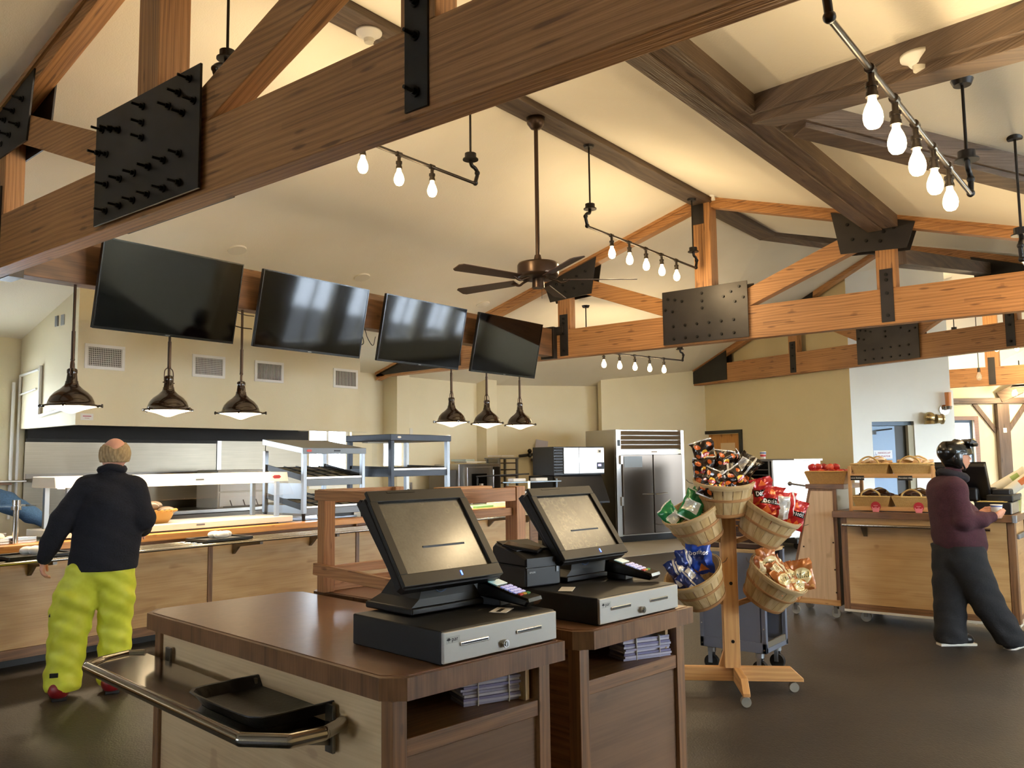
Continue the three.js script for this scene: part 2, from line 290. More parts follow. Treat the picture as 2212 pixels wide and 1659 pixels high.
// windows: frames and panes set in the openings
let winNo = 0;
function windowIn(x0, x1, y0, y1, base, ry, label, o = {}) {
  const w = thing('window_' + (++winNo), label, 'window', base, ry); w.userData.kind = 'structure';
  const f = 0.06, z = o.z ?? -0.12, fm = o.frame || M.whitePaint;
  part(w, 'window_frame', [bb(x0, y0, z - 0.04, x0 + f, y1, z + 0.04), bb(x1 - f, y0, z - 0.04, x1, y1, z + 0.04), bb(x0 + f, y0, z - 0.04, x1 - f, y0 + f, z + 0.04), bb(x0 + f, y1 - f, z - 0.04, x1 - f, y1, z + 0.04)], fm);
  const n = o.n || 2, pw = (x1 - x0 - 2 * f) / n;
  for (let i = 0; i < n; i++) { part(w, 'pane', [bb(x0 + f + pw * i, y0 + f, z - 0.003, x0 + f + pw * (i + 1), y1 - f, z + 0.003)], M.glass); if (i) part(w, 'mullion', [bb(x0 + f + pw * i - 0.025, y0 + f, z - 0.03, x0 + f + pw * i + 0.025, y1 - f, z + 0.03)], fm); }
  if (o.casing) part(w, 'casing', [bb(x0 - 0.1, y1, -0.01, x1 + 0.1, y1 + 0.09, 0.03), bb(x1, y0, -0.01, x1 + 0.1, y1, 0.03), bb(x0 - 0.1, y0 - 0.08, -0.01, x1 + 0.1, y0, 0.03)], o.casing, { grain: 0 });
  return w;
}
windowIn(9.9, 11.0, 1.15, 2.45, [-7, 0, -10.8], 0, 'bright kitchen window at the left edge behind the server', { n: 1 });
windowIn(15.55, 16.42, 1.1, 2.12, [-7, 0, -10.8], 0, 'bright window below the right end of the exhaust hood');
windowIn(0.0, 1.53, 0.9, 2.33, FH, -ED, 'bright brown-cased window in the far hall behind the helmeted person', { n: 2, casing: M.trimWood, frame: std('#51606f', 0.5) });
[[3.6, 4.8], [7.4, 8.6]].forEach((q, i) => windowIn(q[0], q[1], 1.0, 2.4, [-7, 0, 1.65], Math.PI / 2, ['first', 'second', 'third', 'fourth'][i] + ' window from the right wall behind the registers'));
[[1.0, 2.6], [3.6, 5.2]].forEach((q, i) => windowIn(q[0], q[1], 0.8, 2.5, [3.1, 0, 8], Math.PI / 2, ['outer', 'inner'][i] + ' window in the near wall of the side wing'));
[[0.7, 2.7], [4.1, 6.1]].forEach((q, i) => windowIn(q[0], q[1], 0.7, 2.7, [9.98, 0, 8], Math.PI, ['far', 'near'][i] + ' window in the end wall of the side wing'));
[[0.6, 2.4], [3.0, 4.8], [5.4, 7.2], [7.8, 9.6], [10.2, 12.0]].forEach((q, i) => windowIn(q[0], q[1], 0.6, 2.5, wing(14, 11.6), Math.PI - TH, ['first', 'second', 'third', 'fourth', 'fifth'][i] + ' tall window from the far end of the window wall'));
// tan wall door
{ const d = thing('door_1', 'brown wooden door in a black frame on the tan wall', 'door', wing(4.74, 0), -TH); d.userData.kind = 'structure';
  part(d, 'door_frame', [bb(-0.03, 0.02, 0.9, 0.05, 2.1, 0.99), bb(-0.03, 0.02, 1.99, 0.05, 2.1, 2.08), bb(-0.03, 2.03, 0.99, 0.05, 2.1, 1.99)], M.black);
  part(d, 'door_leaf', [bb(0.06, 0.02, 1.0, 0.1, 2.02, 1.98)], std('#ffffff', 0.4, 0, { map: M.barWood.map }), { grain: 1 });
  part(d, 'door_handle', [rod([0.06, 1.0, 1.08], [0.0, 1.0, 1.08], 0.012), rod([0.0, 1.0, 1.08], [0.0, 1.0, 1.2], 0.011)], M.steelFlat);
  const n = solo('paper_notice', [bb(0.052, 1.2, 1.38, 0.056, 1.83, 1.8)], std('#dcbf95', 0.8), 'plain tan notice on the brown door', 'notice'); place(n, wing(4.74, 0), -TH); }
// elevator door standing open
{ const d = thing('door_2', 'grey blue elevator door with closer in the white wall doorway', 'door', E0, -ED); d.userData.kind = 'structure';
  part(d, 'door_frame', [bb(0.33, 0.002, -0.2, 0.361, 2.13, -0.02), bb(1.125, 0.002, -0.2, 1.15, 2.13, -0.02), bb(0.361, 2.06, -0.2, 1.125, 2.13, -0.12)], std('#5f7286', 0.5));
  part(d, 'door_leaf', [bb(0.37, 0.01, -0.16, 0.82, 2.05, -0.12)], std('#7d93ad', 0.45, 0.2));
  part(d, 'dark_interior_panel', [bb(0.82, 0.01, -0.2, 1.02, 2.05, -0.12)], M.black);  // black panel stands in for the shaded interior beside the leaf
  part(d, 'jamb', [bb(1.02, 0.002, -0.19, 1.12, 2.06, -0.02)], std('#9d9780', 0.6));
  part(d, 'door_closer', [bb(0.37, 1.9, -0.12, 0.46, 1.97, -0.06), rod([0.42, 1.96, -0.08], [0.75, 2.0, -0.06], 0.012), cyl(0.035, 0.035, 0.06, 0.39, 1.93, -0.08, 12)], M.black);
  const t = canvasTex(256, 112, (c, w, h) => { c.fillStyle = '#e9edf2'; c.fillRect(0, 0, w, h); c.fillStyle = '#8a3f4e'; c.font = 'bold 34px sans-serif'; c.textAlign = 'center'; c.fillText('HANDICAP', w / 2 + 16, 46); c.fillText('ELEVATOR', w / 2 + 16, 92); c.strokeStyle = '#3c5f9e'; c.lineWidth = 4; c.beginPath(); c.arc(26, 66, 13, 0, 6.3); c.moveTo(22, 22); c.lineTo(24, 52); c.lineTo(42, 56); c.stroke(); });
  const sg = new THREE.PlaneGeometry(0.335, 0.15).toNonIndexed();
  const s = solo('elevator_sign', [bb(-0.17, -0.078, -0.004, 0.17, 0.078, 0)], std('#dfe4ea', 0.6), 'white handicap elevator sign on the grey blue door', 'sign'); s.position.set(...E0); s.rotation.y = -ED; s.translateX(0.585); s.translateY(1.535); s.translateZ(-0.112);
  part(s, 'sign_print', [sg.translate(0, 0, 0.001)], std('#ffffff', 0.6, 0, { map: t }), { keepUV: true }); }
// ---------- timber trusses ----------
const boltGeo = uvMetres(join([cyl(0.024, 0.024, 0.008, 0, 0, 0.004, 12, Math.PI / 2), cyl(0.016, 0.016, 0.02, 0, 0, 0.016, 6, Math.PI / 2), cyl(0.0085, 0.0085, 0.055, 0, 0, 0.045, 8, Math.PI / 2)]));
const headGeo = uvMetres(join([cyl(0.02, 0.02, 0.006, 0, 0, 0.003, 12, Math.PI / 2), cyl(0.0155, 0.013, 0.014, 0, 0, 0.012, 6, Math.PI / 2)]));
// truss in its own plane: local x runs along the span from the centre, y up, z out of the face towards the viewer
function truss(label, pos, ry, o = {}) {
  const t = thing('roof_truss', label, 'roof truss', pos, ry), T = 0.14, half = o.half || 6.125, k = half / 6.125, yb = o.yb || 2.965, slope = o.slope || PITCH, apex = o.apex || YR;
  const top = x => apex - slope * Math.abs(x), W = M.truss, x0 = -half, x1 = o.right ?? half;
  const yt = yb + 0.405, pc = 2.19 * k, bg = o.heads ? headGeo : boltGeo, from = o.from ?? x0;
  part(t, 'bottom_chord', [rbox(x1 - from, 0.405, T, 0.006, (x1 + from) / 2, yb + 0.2025, 0)], W, { grain: 0 });
  const sgn = o.only || [-1, 1];
  for (const s of sgn) {
    part(t, 'top_chord', [prism([[0, top(0) - 0.13], [0, top(0) + 0.1], [s * half, top(half) + 0.1], [s * half, top(half) - 0.13]].map(p => p), T, 0.004)], W, { grain: 0 });
    part(t, 'furring_strip', [prism([[0, top(0) - 0.04], [0, top(0) + 0.05], [s * half, top(half) + 0.05], [s * half, top(half) - 0.04]], T + 0.05)], W, { grain: 0 });
    part(t, 'post', [rbox(0.21, top(pc) - 0.1 - yt, T, 0.006, s * pc, (top(pc) - 0.1 + yt) / 2, 0)], W, { grain: 1 });
    const a = [s * 0.45 * k, yb + 0.47], b = [s * 1.85 * k, top(1.85 * k) - 0.36], dx = b[0] - a[0], dy = b[1] - a[1], L = Math.hypot(dx, dy);
    const dg = rbox(L, 0.215, T - 0.004, 0.006); dg.rotateZ(Math.atan2(dy, dx)); dg.translate((a[0] + b[0]) / 2, (a[1] + b[1]) / 2, 0);
    const dm = part(t, 'diagonal', [dg], W, { grain: 0 });
    for (const zf of [1, -1]) {
      const strap = part(t, 'strap', [rbox(0.137, 0.6, 0.012, 0.002, s * pc, yb + 0.325, zf * (T / 2 + 0.006))], M.iron);
      if (zf > 0) for (const by of [0.1, 0.35, 0.5, 0.56]) share(strap, 'bolt', bg, M.boltM, s * pc, yb + by, T / 2 + 0.012);
      const gp = [[s * 1.62 * k, top(1.62 * k) - 0.05], [s * 2.52 * k, top(2.52 * k) - 0.05], [s * 2.42 * k, yb + 0.83], [s * 1.71 * k, yb + 0.87]];
      const pl = part(t, 'gusset_plate', [prism(s > 0 ? gp : gp.slice().reverse(), 0.012).translate(0, 0, zf * (T / 2 + 0.006))], M.iron);
      if (zf > 0) for (const [bx, byy] of [[1.8, 1.2], [1.95, 1.15], [2.1, 1.12], [1.85, 1.02], [2.0, 0.98], [2.15, 0.95], [2.19, 1.05], [2.3, 1.08]]) share(pl, 'bolt', bg, M.boltM, s * bx * k, yb + byy, T / 2 + 0.012);
      const hp = [[s * (half - 0.12), top(half) - 0.02], [s * (half - 1.95), top(half - 1.95) - 0.06], [s * (half - 1.95), yb + 0.05], [s * (half - 0.2), yb + 0.03]];
      part(t, 'heel_plate', [prism(s > 0 ? hp : hp.slice().reverse(), 0.012).translate(0, 0, zf * (T / 2 + 0.0065))], M.iron);
    }
  }
  part(t, 'king_post', [rbox(0.235, top(0) - 0.1 - yt, T + 0.06, 0.006, 0, (top(0) - 0.1 + yt) / 2, 0)], W, { grain: 1 });
  part(t, 'cap_plate', [rbox(0.15, 0.26, 0.01, 0.002, -0.04, top(0) - 0.24, T / 2 + 0.035)], M.iron);
  for (const zf of [1, -1]) {
    const pw = 0.585 * (o.plate || 1), pl = part(t, 'centre_plate', [rbox(2 * pw, 0.7, 0.014, 0.002, 0, yb + 0.37, zf * (T / 2 + 0.037))], M.iron);
    if (zf > 0) {
      const B = [[-0.5, 0.6], [-0.4, 0.58], [-0.3, 0.55], [-0.54, 0.46], [-0.44, 0.43], [-0.02, 0.62], [-0.02, 0.52], [-0.02, 0.43], [0.27, 0.54], [0.37, 0.59], [0.48, 0.64], [0.42, 0.46], [0.53, 0.5]];
      for (let i = 0; i < 6; i++) B.push([-0.43 + i * 0.165, 0.235], [-0.43 + i * 0.165, 0.07]);
      for (const [bx, by] of B) share(pl, 'bolt', bg, M.boltM, bx * (o.plate || 1), yb + by + 0.02, T / 2 + 0.044);
    }
  }
  return t;
}
// local z must point to -x (towards the camera): turn the span axis onto +z
truss('nearest glulam truss crossing overhead with long bolts through black plates', [2.56, 0, ZR], -Math.PI / 2, {});
truss('second glulam truss with an upright row of rivet heads on its plate, above the refrigerator', [9.99, 0, ZR], -Math.PI / 2, { heads: 1 });
{ const c = wing(4.56, 5.77); truss('third truss, angled against the tan wall beyond the second truss', [c[0], 0, c[2]], -Math.PI / 2 - TH, { heads: 1, half: 5.77, yb: 3.097, slope: 0.36, apex: 5.2, plate: 1.02 }); }
{ const t = thing('roof_truss', 'far truss seen past the white wall in the hall', 'roof truss', [20.25, 0, -3.4]);
  part(t, 'bottom_chord', [bb(0, 2.965, -1.6, 0.14, 3.36, 3.5)], M.truss, { grain: 2 });
  part(t, 'post', [bb(-0.01, 3.36, 0.29, 0.15, 4.6, 0.55)], M.truss, { grain: 1 });
  part(t, 'strap', [bb(-0.015, 2.985, 0.34, -0.002, 3.56, 0.47)], M.iron); }
// beams along the roof
const beamT = (name, label, geos, mat = M.purlin) => { const t = thing(name, label, 'beam'); return t; };
{ const t = beamT('ridge_beam', 'dark stained ridge beam carrying the ceiling fan');
  part(t, 'beam_body', [bb(-6.9, 4.775, -4.77, 12.2, 5.0, -4.5, 0.008)], M.purlin, { grain: 0 }); }
{ const a = [12.1, 4.88, ZR], b = wing(4.6, 5.77, 5.1), t = beamT('ridge_beam', 'short ridge beam bending away behind the second truss');
  part(t, 'beam_body', [beam(a, b, 0.27, 0.22, 0.006)], M.purlin, { grain: 0 }); }
{ const t = beamT('purlin_beam', 'large dark purlin running to the right plate of the second truss');
  part(t, 'lower_member', [bb(-6.9, 4.03, -2.615, 9.9, 4.3, -2.455, 0.006)], M.purlin, { grain: 0 });
  part(t, 'upper_member', [bb(-6.9, 4.045, -2.45, 9.9, 4.28, -2.29, 0.006)], M.purlin, { grain: 0 }); }
{ const t = beamT('valley_beam', 'dark valley beam rising to the upper right above the bulb bar');
  const d = [-0.75, -0.3, 1], at = (k, dy) => [J[0] + d[0] * k, J[1] + d[1] * k + dy, J[2] + d[2] * k];
  part(t, 'upper_member', [beam(at(0.0, -0.02), at(4.2, -0.02), 0.3, 0.2, 0.006)], M.purlin, { grain: 2 });
  part(t, 'lower_member', [beam(at(0.02, -0.13), at(4.2, -0.13), 0.22, 0.1, 0.006)], M.purlin, { grain: 2 }); }
{ const t = beamT('valley_beam', 'dark valley beam descending to the right behind the bulb bar');
  const d = [1, -0.3, 1], at = (k, dy) => [J[0] + d[0] * k, J[1] + d[1] * k + dy, J[2] + d[2] * k];
  part(t, 'upper_member', [beam(at(0.15, -0.02), at(4.2, -0.02), 0.26, 0.2, 0.006)], M.purlin, { grain: 2 });
  part(t, 'lower_member', [beam(at(0.2, -0.12), at(4.2, -0.12), 0.2, 0.09, 0.006)], M.purlin, { grain: 2 }); }
{ const t = beamT('purlin_beam', 'grey brown purlin glimpsed through the right side of the second truss');
  part(t, 'beam_body', [beam([10.2, 3.76, -2.4], wing(4.45, 7.5, 4.36), 0.22, 0.17, 0.006)], M.purlin, { grain: 0 }); }
{ // boxed beam carrying the televisions and pendants
  const t = beamT('television_beam', 'brown boxed beam over the serving counter behind the televisions');
  const xs = [2.6, 3.36, 4.62, 6.22, 7.82, 9.9];
  for (let i = 0; i < xs.length - 1; i++) part(t, 'beam_panel', [bb(xs[i], 2.992, -7.15, xs[i + 1] - 0.004, 3.388, -6.98, 0.005)], M.boxbeam, { grain: 0 });
  part(t, 'beam_end', [bb(-6.9, 2.992, -7.15, 2.5, 3.388, -6.98, 0.005)], M.boxbeam, { grain: 0 });
  part(t, 'hanger', [bb(9.83, 2.96, -7.18, 9.92, 3.42, -6.95, 0.003), bb(9.9, 3.3, -6.95, 9.925, 3.42, -6.84, 0.003)], M.iron);
  part(t, 'hanger', [bb(2.63, 2.96, -7.18, 2.74, 3.06, -6.95, 0.003)], M.iron); }
// wall column under the second truss, pilaster and far timber post
struct('wall_column', [bb(10.12, 0, -10.82, 10.42, 3.02, -10.45, 0.004)], M.cream, 'cream boxed column under the heel of the second truss', 'column');
struct('wall_pilaster', [bb(12.62, 0, -10.82, 12.95, 3.1, -10.55, 0.004)], M.cream, 'cream pilaster at the bend of the kitchen wall', 'pilaster');
{ const t = thing('timber_post', 'brown timber post with two braces in the far hall', 'post', [22.84, 0, -3.26], -ED);
  part(t, 'post', [bb(-0.14, 0, -0.14, 0.14, 2.7, 0.14, 0.01)], M.purlin, { grain: 1 });
  part(t, 'beam', [bb(-2.2, 2.71, -0.13, 2.2, 2.84, 0.13, 0.008)], M.purlin, { grain: 0 });
  part(t, 'brace', [beam([-0.13, 2.05, 0], [-0.62, 2.72, 0], 0.08, 0.1, 0.006)], M.purlin, { grain: 1 });
  part(t, 'brace', [beam([0.13, 2.05, 0], [0.62, 2.72, 0], 0.08, 0.1, 0.006)], M.purlin, { grain: 1 });
  part(t, 'hip_beam', [beam([0, 2.85, 0], [0.9, 3.35, 0.5], 0.3, 0.26, 0.006)], M.purlin, { grain: 0 });
  part(t, 'switch_plate', [bb(-0.04, 2.02, 0.14, 0.04, 2.13, 0.15)], M.whitePaint); }
// ---------- lamps ----------
const bulbGeo = uvMetres(lathe([[0.001, 0.05], [0.016, 0.05], [0.018, 0.03], [0.03, 0.005], [0.038, -0.02], [0.04, -0.04], [0.036, -0.062], [0.024, -0.08], [0.001, -0.088]].reverse(), 16));
const sockGeo = uvMetres(join([cyl(0.021, 0.021, 0.05, 0, 0.075, 0, 12), cyl(0.026, 0.026, 0.018, 0, 0.098, 0, 12), cyl(0.024, 0.026, 0.02, 0, 0.058, 0, 12), cyl(0.014, 0.014, 0.05, 0, 0.13, 0, 10), cyl(0.021, 0.021, 0.045, 0, 0.165, 0, 12, 0, Math.PI / 2)]));
// pipe lamp: local x along the pipe, origin at the pipe's first end, drops at both ends up to the ceiling
function barLamp(label, pos, ry, len, first, n, drops, cd = BULB_CD) {
  const t = thing('pipe_light', label, 'light', pos, ry);
  part(t, 'pipe', [rod([0.02, 0, 0], [len - 0.02, 0, 0], 0.0135, 10)], M.pipe);
  for (const [x, y0, s] of drops) {   // s: which way the goose neck leans
    part(t, 'goose_neck', [tube([[x, 0, 0], [x + 0.01 * s, 0.035, 0], [x + 0.03 * s, 0.1, 0], [x + 0.0 * s, 0.135, 0], [x - 0.045 * s, 0.15, 0], [x - 0.06 * s, 0.2, 0]], 0.017, 24, 8), sph(0.024, x, 0.005, 0), sph(0.024, x + 0.028 * s, 0.1, 0)], M.pipeDark);
    part(t, 'junction_box', [cyl(0.05, 0.05, 0.05, x - 0.06 * s, 0.225, 0, 20), cyl(0.068, 0.068, 0.01, x - 0.06 * s, 0.197, 0, 20)], M.pipeDark);
    part(t, 'drop_rod', [rod([x - 0.06 * s, 0.24, 0], [x - 0.06 * s, y0, 0], 0.0095, 8)], M.pipeDark);
    part(t, 'canopy', [cyl(0.065, 0.05, 0.035, x - 0.06 * s, y0 - 0.01, 0, 20)], M.pipeDark);
  }
  for (let i = 0; i < n; i++) {
    const x = first + i * 0.373, so = share(t, 'socket', sockGeo, M.pipe, x, -0.165, 0);
    share(so, 'bulb', bulbGeo, M.bulb, 0, 0, 0);
    pointLight(BULB, cd, x, -0.19, 0, t, 1.8);
  }
  return t;
}
barLamp('pipe light with three lit bulbs showing below the nearest truss', [2.93, 3.9, -4.64], 0, 2.5, 0.467, 5, [[0, 0.88, -1], [2.5, 0.88, 1]]);
barLamp('pipe light with five lit bulbs hung beside the ceiling fan', [7.2, 3.9, -4.64], 0, 2.5, 0.476, 5, [[0, 0.88, -1], [2.5, 0.88, 1]]);
barLamp('large pipe light with five bright bulbs at the upper right', [3.02, 3.08, -0.89], 0, 2.65, 0.52, 5, [[0, 0.69, -1], [2.65, 0.69, 1]]);
barLamp('pipe light with five bulbs seen below the second truss', [11.2, 3.24, -7.33], -rad(12), 2.45, 0.45, 5, [[0, 0.72, -1], [2.45, 0.9, 1]]);
barLamp('pipe light at the right picture edge with its near drop rod in view', [7.09, 2.92, -0.81], 0, 2.5, 0.5, 5, [[0, 0.95, -1], [2.5, 0.3, 1]]);
barLamp('pipe light glimpsed above the third truss in the hall', [18.2, 3.75, -3.35], -rad(58), 2.4, 0.45, 5, [[0, 1.1, -1], [2.4, 1.0, 1]], 3);
{ const t = thing('cluster_light', 'cluster of glowing bulbs under the far hip beam', 'light', [22.3, 2.95, -2.75]);
  part(t, 'canopy', [cyl(0.16, 0.2, 0.06, 0, 0.12, 0, 20), rod([0, 0.12, 0], [0, 0.7, 0], 0.012)], M.pipeDark);
  for (let i = 0; i < 4; i++) { const a = i * 1.57 + 0.5; share(t, 'bulb', bulbGeo, M.bulb, 0.17 * Math.cos(a), -0.02, 0.17 * Math.sin(a)); }
  pointLight(BULB, 8, 0, -0.12, 0, t, 3); }
{ const t = thing('hanging_bulb', 'single unlit bulb hanging on a thin cord in front of the far truss', 'light', [20.0, 3.19, -3.2]);
  part(t, 'cord', [rod([0, 0.1, 0], [0, 1.3, 0], 0.008)], M.pipeDark); part(t, 'socket', [cyl(0.025, 0.03, 0.09, 0, 0.1, 0, 12)], M.pipeDark);
  part(t, 'bulb', [bulbGeo.clone().scale(1.4, 1.4, 1.4)], M.lens); }
// dome pendants over the counter
const domeOut = [[0.215, 0.0], [0.215, 0.012], [0.178, 0.018], [0.17, 0.045], [0.155, 0.08], [0.125, 0.115], [0.085, 0.145], [0.055, 0.175], [0.047, 0.2], [0.05, 0.205], [0.043, 0.21], [0.036, 0.27], [0.04, 0.275], [0.04, 0.3], [0.03, 0.312], [0.001, 0.315]];
const domeIn = [[0.19, 0.0], [0.165, 0.02], [0.15, 0.06], [0.12, 0.1], [0.07, 0.14], [0.03, 0.16], [0.001, 0.165]];
const domeG = uvMetres(lathe(domeOut, 40)), domeI = uvMetres(lathe(domeIn.slice().reverse(), 40));
const rimG = uvMetres(join([box(0.05, 0.016, 0.03, 0.215, 0.006, 0), cyl(0.008, 0.008, 0.03, 0.232, 0.006, 0, 8)]));
const yokeG = uvMetres(join([tube([[-0.055, 0.25, 0], [-0.058, 0.32, 0], [-0.045, 0.365, 0], [0, 0.383, 0], [0.045, 0.365, 0], [0.058, 0.32, 0], [0.055, 0.25, 0]], 0.0045, 30, 6), rod([-0.07, 0.25, 0], [0.07, 0.25, 0], 0.006), sph(0.018, 0, 0.385, 0, 1, 1, 1, 10, 8)]));
const lensG = uvMetres(lathe([[0.19, 0.0], [0.14, -0.012], [0.09, -0.026], [0.05, -0.042], [0.02, -0.053], [0.001, -0.056]].reverse(), 32));
const pLabel = ['brown dome pendant above the man in yellow pants', 'brown dome pendant under the first television', 'brown dome pendant between the first two televisions', 'brown dome pendant under the third television', 'middle brown dome pendant of the far group of three', 'rightmost brown dome pendant under the fourth television'];
[3.174, 4.015, 4.759, 7.76, 8.443, 9.148].forEach((x, i) => {
  const t = thing('pendant_lamp', pLabel[i], 'pendant lamp', [x, 1.985, -7.05], [0.9, 0.35, 0.9, 1.1, 0.2, 0.2][i], 'dome pendants over the serving counter');
  share(t, 'shade', domeG, M.enamel); share(t, 'shade_lining', domeI, M.enamelIn); for (let k = 0; k < 4; k++) share(t, 'rim_clamp', rimG, M.enamel, 0, 0, 0, k * Math.PI / 2); share(t, 'yoke', yokeG, M.bronze);
  share(t, 'lens', lensG, M.pendGlow);
  part(t, 'stem', [rod([0, 0.31, 0], [0, 1.01, 0], 0.0115), rod([0, 0.38, 0], [0, 0.62, 0], 0.0155)], M.bronze);
  const l = new THREE.SpotLight(PEND, PEND_CD * 4, 0, rad(66), 0.5, 2); l.position.set(0, -0.07, 0); l.target.position.set(0, -1, 0); l.castShadow = true; l.shadow.radius = 5; l.name = 'pendant_glow'; t.add(l); t.add(l.target);
});
// ceiling fan
{ const t = thing('ceiling_fan', 'bronze ceiling fan with five dark blades on a long rod', 'ceiling fan', [6.33, 0, -4.64]);
  part(t, 'canopy', [lathe([[0.02, 4.66], [0.05, 4.67], [0.085, 4.72], [0.09, 4.775], [0.001, 4.775]], 28)], M.bronze);
  part(t, 'down_rod', [rod([0, 3.38, 0], [0, 4.68, 0], 0.02, 12), cyl(0.03, 0.045, 0.07, 0, 3.4, 0, 16)], M.bronze);
  part(t, 'motor_housing', [lathe([[0.001, 3.21], [0.17, 3.21], [0.19, 3.225], [0.196, 3.25], [0.196, 3.335], [0.185, 3.355], [0.06, 3.375], [0.03, 3.4], [0.001, 3.4]], 40)], M.bronze);
  part(t, 'switch_housing', [cyl(0.055, 0.06, 0.1, 0, 3.17, 0, 24)], M.bronze);
  part(t, 'pull_chain', [rod([0.03, 3.02, 0.02], [0.03, 3.14, 0.02], 0.0022, 5)], M.pipe);
  for (let i = 0; i < 5; i++) {
    const g = new THREE.Group(); g.name = 'blade_arm'; g.rotation.y = rad(22 + 72 * i); t.add(g);
    const arm = part(g, 'blade_iron', [tube([[0.1, 3.215, 0], [0.17, 3.19, 0], [0.22, 3.17, 0], [0.3, 3.2, 0]], 0.012, 16, 6)], M.bronze);
    const bl = prism([[0.24, -0.055], [0.9, -0.072], [0.93, -0.05], [0.93, 0.05], [0.9, 0.072], [0.24, 0.055]], 0.008); bl.rotateX(-Math.PI / 2 + rad(13)); bl.translate(0, 3.2, 0);
    part(g, 'blade', [bl], M.blade, { grain: 0 });
  } }
// detectors, ceiling speakers
function detector(label, x, y, z) { const t = thing('smoke_detector', label, 'smoke detector', [x, y, z]); part(t, 'base', [lathe([[0.001, 0], [0.1, 0], [0.098, -0.02], [0.06, -0.045], [0.05, -0.06], [0.001, -0.062]].reverse(), 28)], M.whitePaint); part(t, 'sensor', [cyl(0.04, 0.035, 0.03, 0, -0.075, 0, 20)], M.offwhite); }
detector('white smoke detector under the ridge beam at the top', 4.2, 4.775, -4.64);
detector('white smoke detector on the valley beam behind the bright bulb bar', 4.92, 3.70, -0.98);
{ const t = thing('beam_sensor', 'small white sensor at the ridge above the second truss', 'sensor', [9.8, 4.83, -4.42]); part(t, 'housing', [rbox(0.09, 0.06, 0.06, 0.01), cyl(0.02, 0.025, 0.05, 0, -0.05, 0, 12)], M.whitePaint); }
[[5.334, -8.02], [7.162, -8.03], [9.587, -8.06]].forEach(([x, z], i) => {
  const m = solo('ceiling_speaker', [cyl(0.105, 0.1, 0.02, 0, 0, 0, 32)], std('#ddd5c2', 0.8), 'round cream speaker in the ceiling, ' + ['nearest of three', 'middle of three', 'farthest of three'][i] + ' above the televisions', 'speaker');
  m.position.set(x, ceilY(z) - 0.008, z); m.rotation.x = -Math.atan(PITCH); });
// sconce and emergency light on the white wall
{ const t = thing('wall_sconce', 'chrome wall sconce with amber tube shade near the end of the white wall', 'sconce', E0, -ED);
  part(t, 'back_plate', [cyl(0.09, 0.09, 0.03, 1.68, 2.33, 0.015, 24, Math.PI / 2)], M.chrome); part(t, 'shade', [cyl(0.055, 0.05, 0.28, 1.72, 2.5, 0.1, 20)], std('#b56a24', 0.35)); part(t, 'cup', [cyl(0.06, 0.045, 0.06, 1.72, 2.36, 0.1, 20), rod([1.68, 2.33, 0.03], [1.72, 2.34, 0.1], 0.012)], M.chrome); }
{ const t = thing('emergency_light', 'twin headed brass emergency light beside the elevator doorway', 'light', E0, -ED);
  part(t, 'bracket', [rbox(0.16, 0.05, 0.05, 0.01, 1.43, 2.15, 0.04)], M.bronze); part(t, 'lamp_head', [sph(0.1, 1.36, 2.19, 0.11), cyl(0.08, 0.095, 0.06, 1.35, 2.1, 0.12, 20)], std('#a08a5e', 0.25, 0.8));
  part(t, 'lamp_head', [cyl(0.085, 0.07, 0.1, 1.53, 2.16, 0.1, 24, 0, Math.PI / 2), cyl(0.095, 0.095, 0.02, 1.59, 2.16, 0.1, 24, 0, Math.PI / 2)], std('#b09a6e', 0.35, 0.6)); }

// ---------- televisions ----------
const tvX = [[3.24, 4.545], [4.765, 6.1], [6.355, 7.69], [7.93, 9.26]];
const tvL = ['nearest wall television, black with a blue gleam', 'second wall television from the left', 'third wall television from the left', 'farthest wall television above the last pendants'];
tvX.forEach(([a, b], i) => {
  const w = b - a, h = 0.748, t = thing('television', tvL[i], 'television', [(a + b) / 2, 2.622, -6.88]);
  const g = new THREE.Group(); g.name = 'panel'; g.rotation.x = rad(12.3); t.add(g);
  part(g, 'casing', [rbox(w, h, 0.035, 0.006, 0, h / 2, -0.02), rbox(w * 0.7, h * 0.6, 0.05, 0.01, 0, h * 0.45, -0.055)], M.black);
  part(g, 'bezel', [bb(-w / 2, 0, -0.003, w / 2, 0.022, 0.005), bb(-w / 2, h - 0.011, -0.003, w / 2, h, 0.005), bb(-w / 2, 0.022, -0.003, -w / 2 + 0.011, h - 0.011, 0.005), bb(w / 2 - 0.011, 0.022, -0.003, w / 2, h - 0.011, 0.005)], M.blackGloss);
  part(g, 'screen', [bb(-w / 2 + 0.011, 0.022, -0.002, w / 2 - 0.011, h - 0.011, 0.001)], M.tv);
  part(g, 'logo', [bb(-0.022, 0.007, 0.005, 0.022, 0.013, 0.0055)], M.chrome);
  part(t, 'wall_bracket', [bb(-0.25, 0.42, -0.1, 0.25, 0.72, -0.06), bb(-0.06, 0.45, -0.06, -0.02, 0.66, 0.09), bb(0.02, 0.45, -0.06, 0.06, 0.66, 0.09)], M.black);
});
function cable(label, pts, r = 0.005) { solo('television_cable', [tube(pts, r, 30, 6)], M.black, label, 'cable'); }
cable('black cable sagging between the first two televisions', [[4.5, 2.86, -6.95], [4.56, 2.82, -6.94], [4.66, 2.80, -6.94], [4.8, 2.80, -6.95]]);
cable('thin black cable above the sagging one between the first two televisions', [[4.58, 3.0, -7.0], [4.66, 2.95, -6.99], [4.75, 2.93, -6.97], [4.83, 2.93, -6.96]], 0.004);
cable('looped black cable between the second and third televisions', [[6.15, 3.0, -7.05], [6.14, 2.9, -7.02], [6.2, 2.8, -7.0], [6.27, 2.82, -7.0], [6.25, 2.92, -7.0], [6.3, 3.0, -7.02]]);
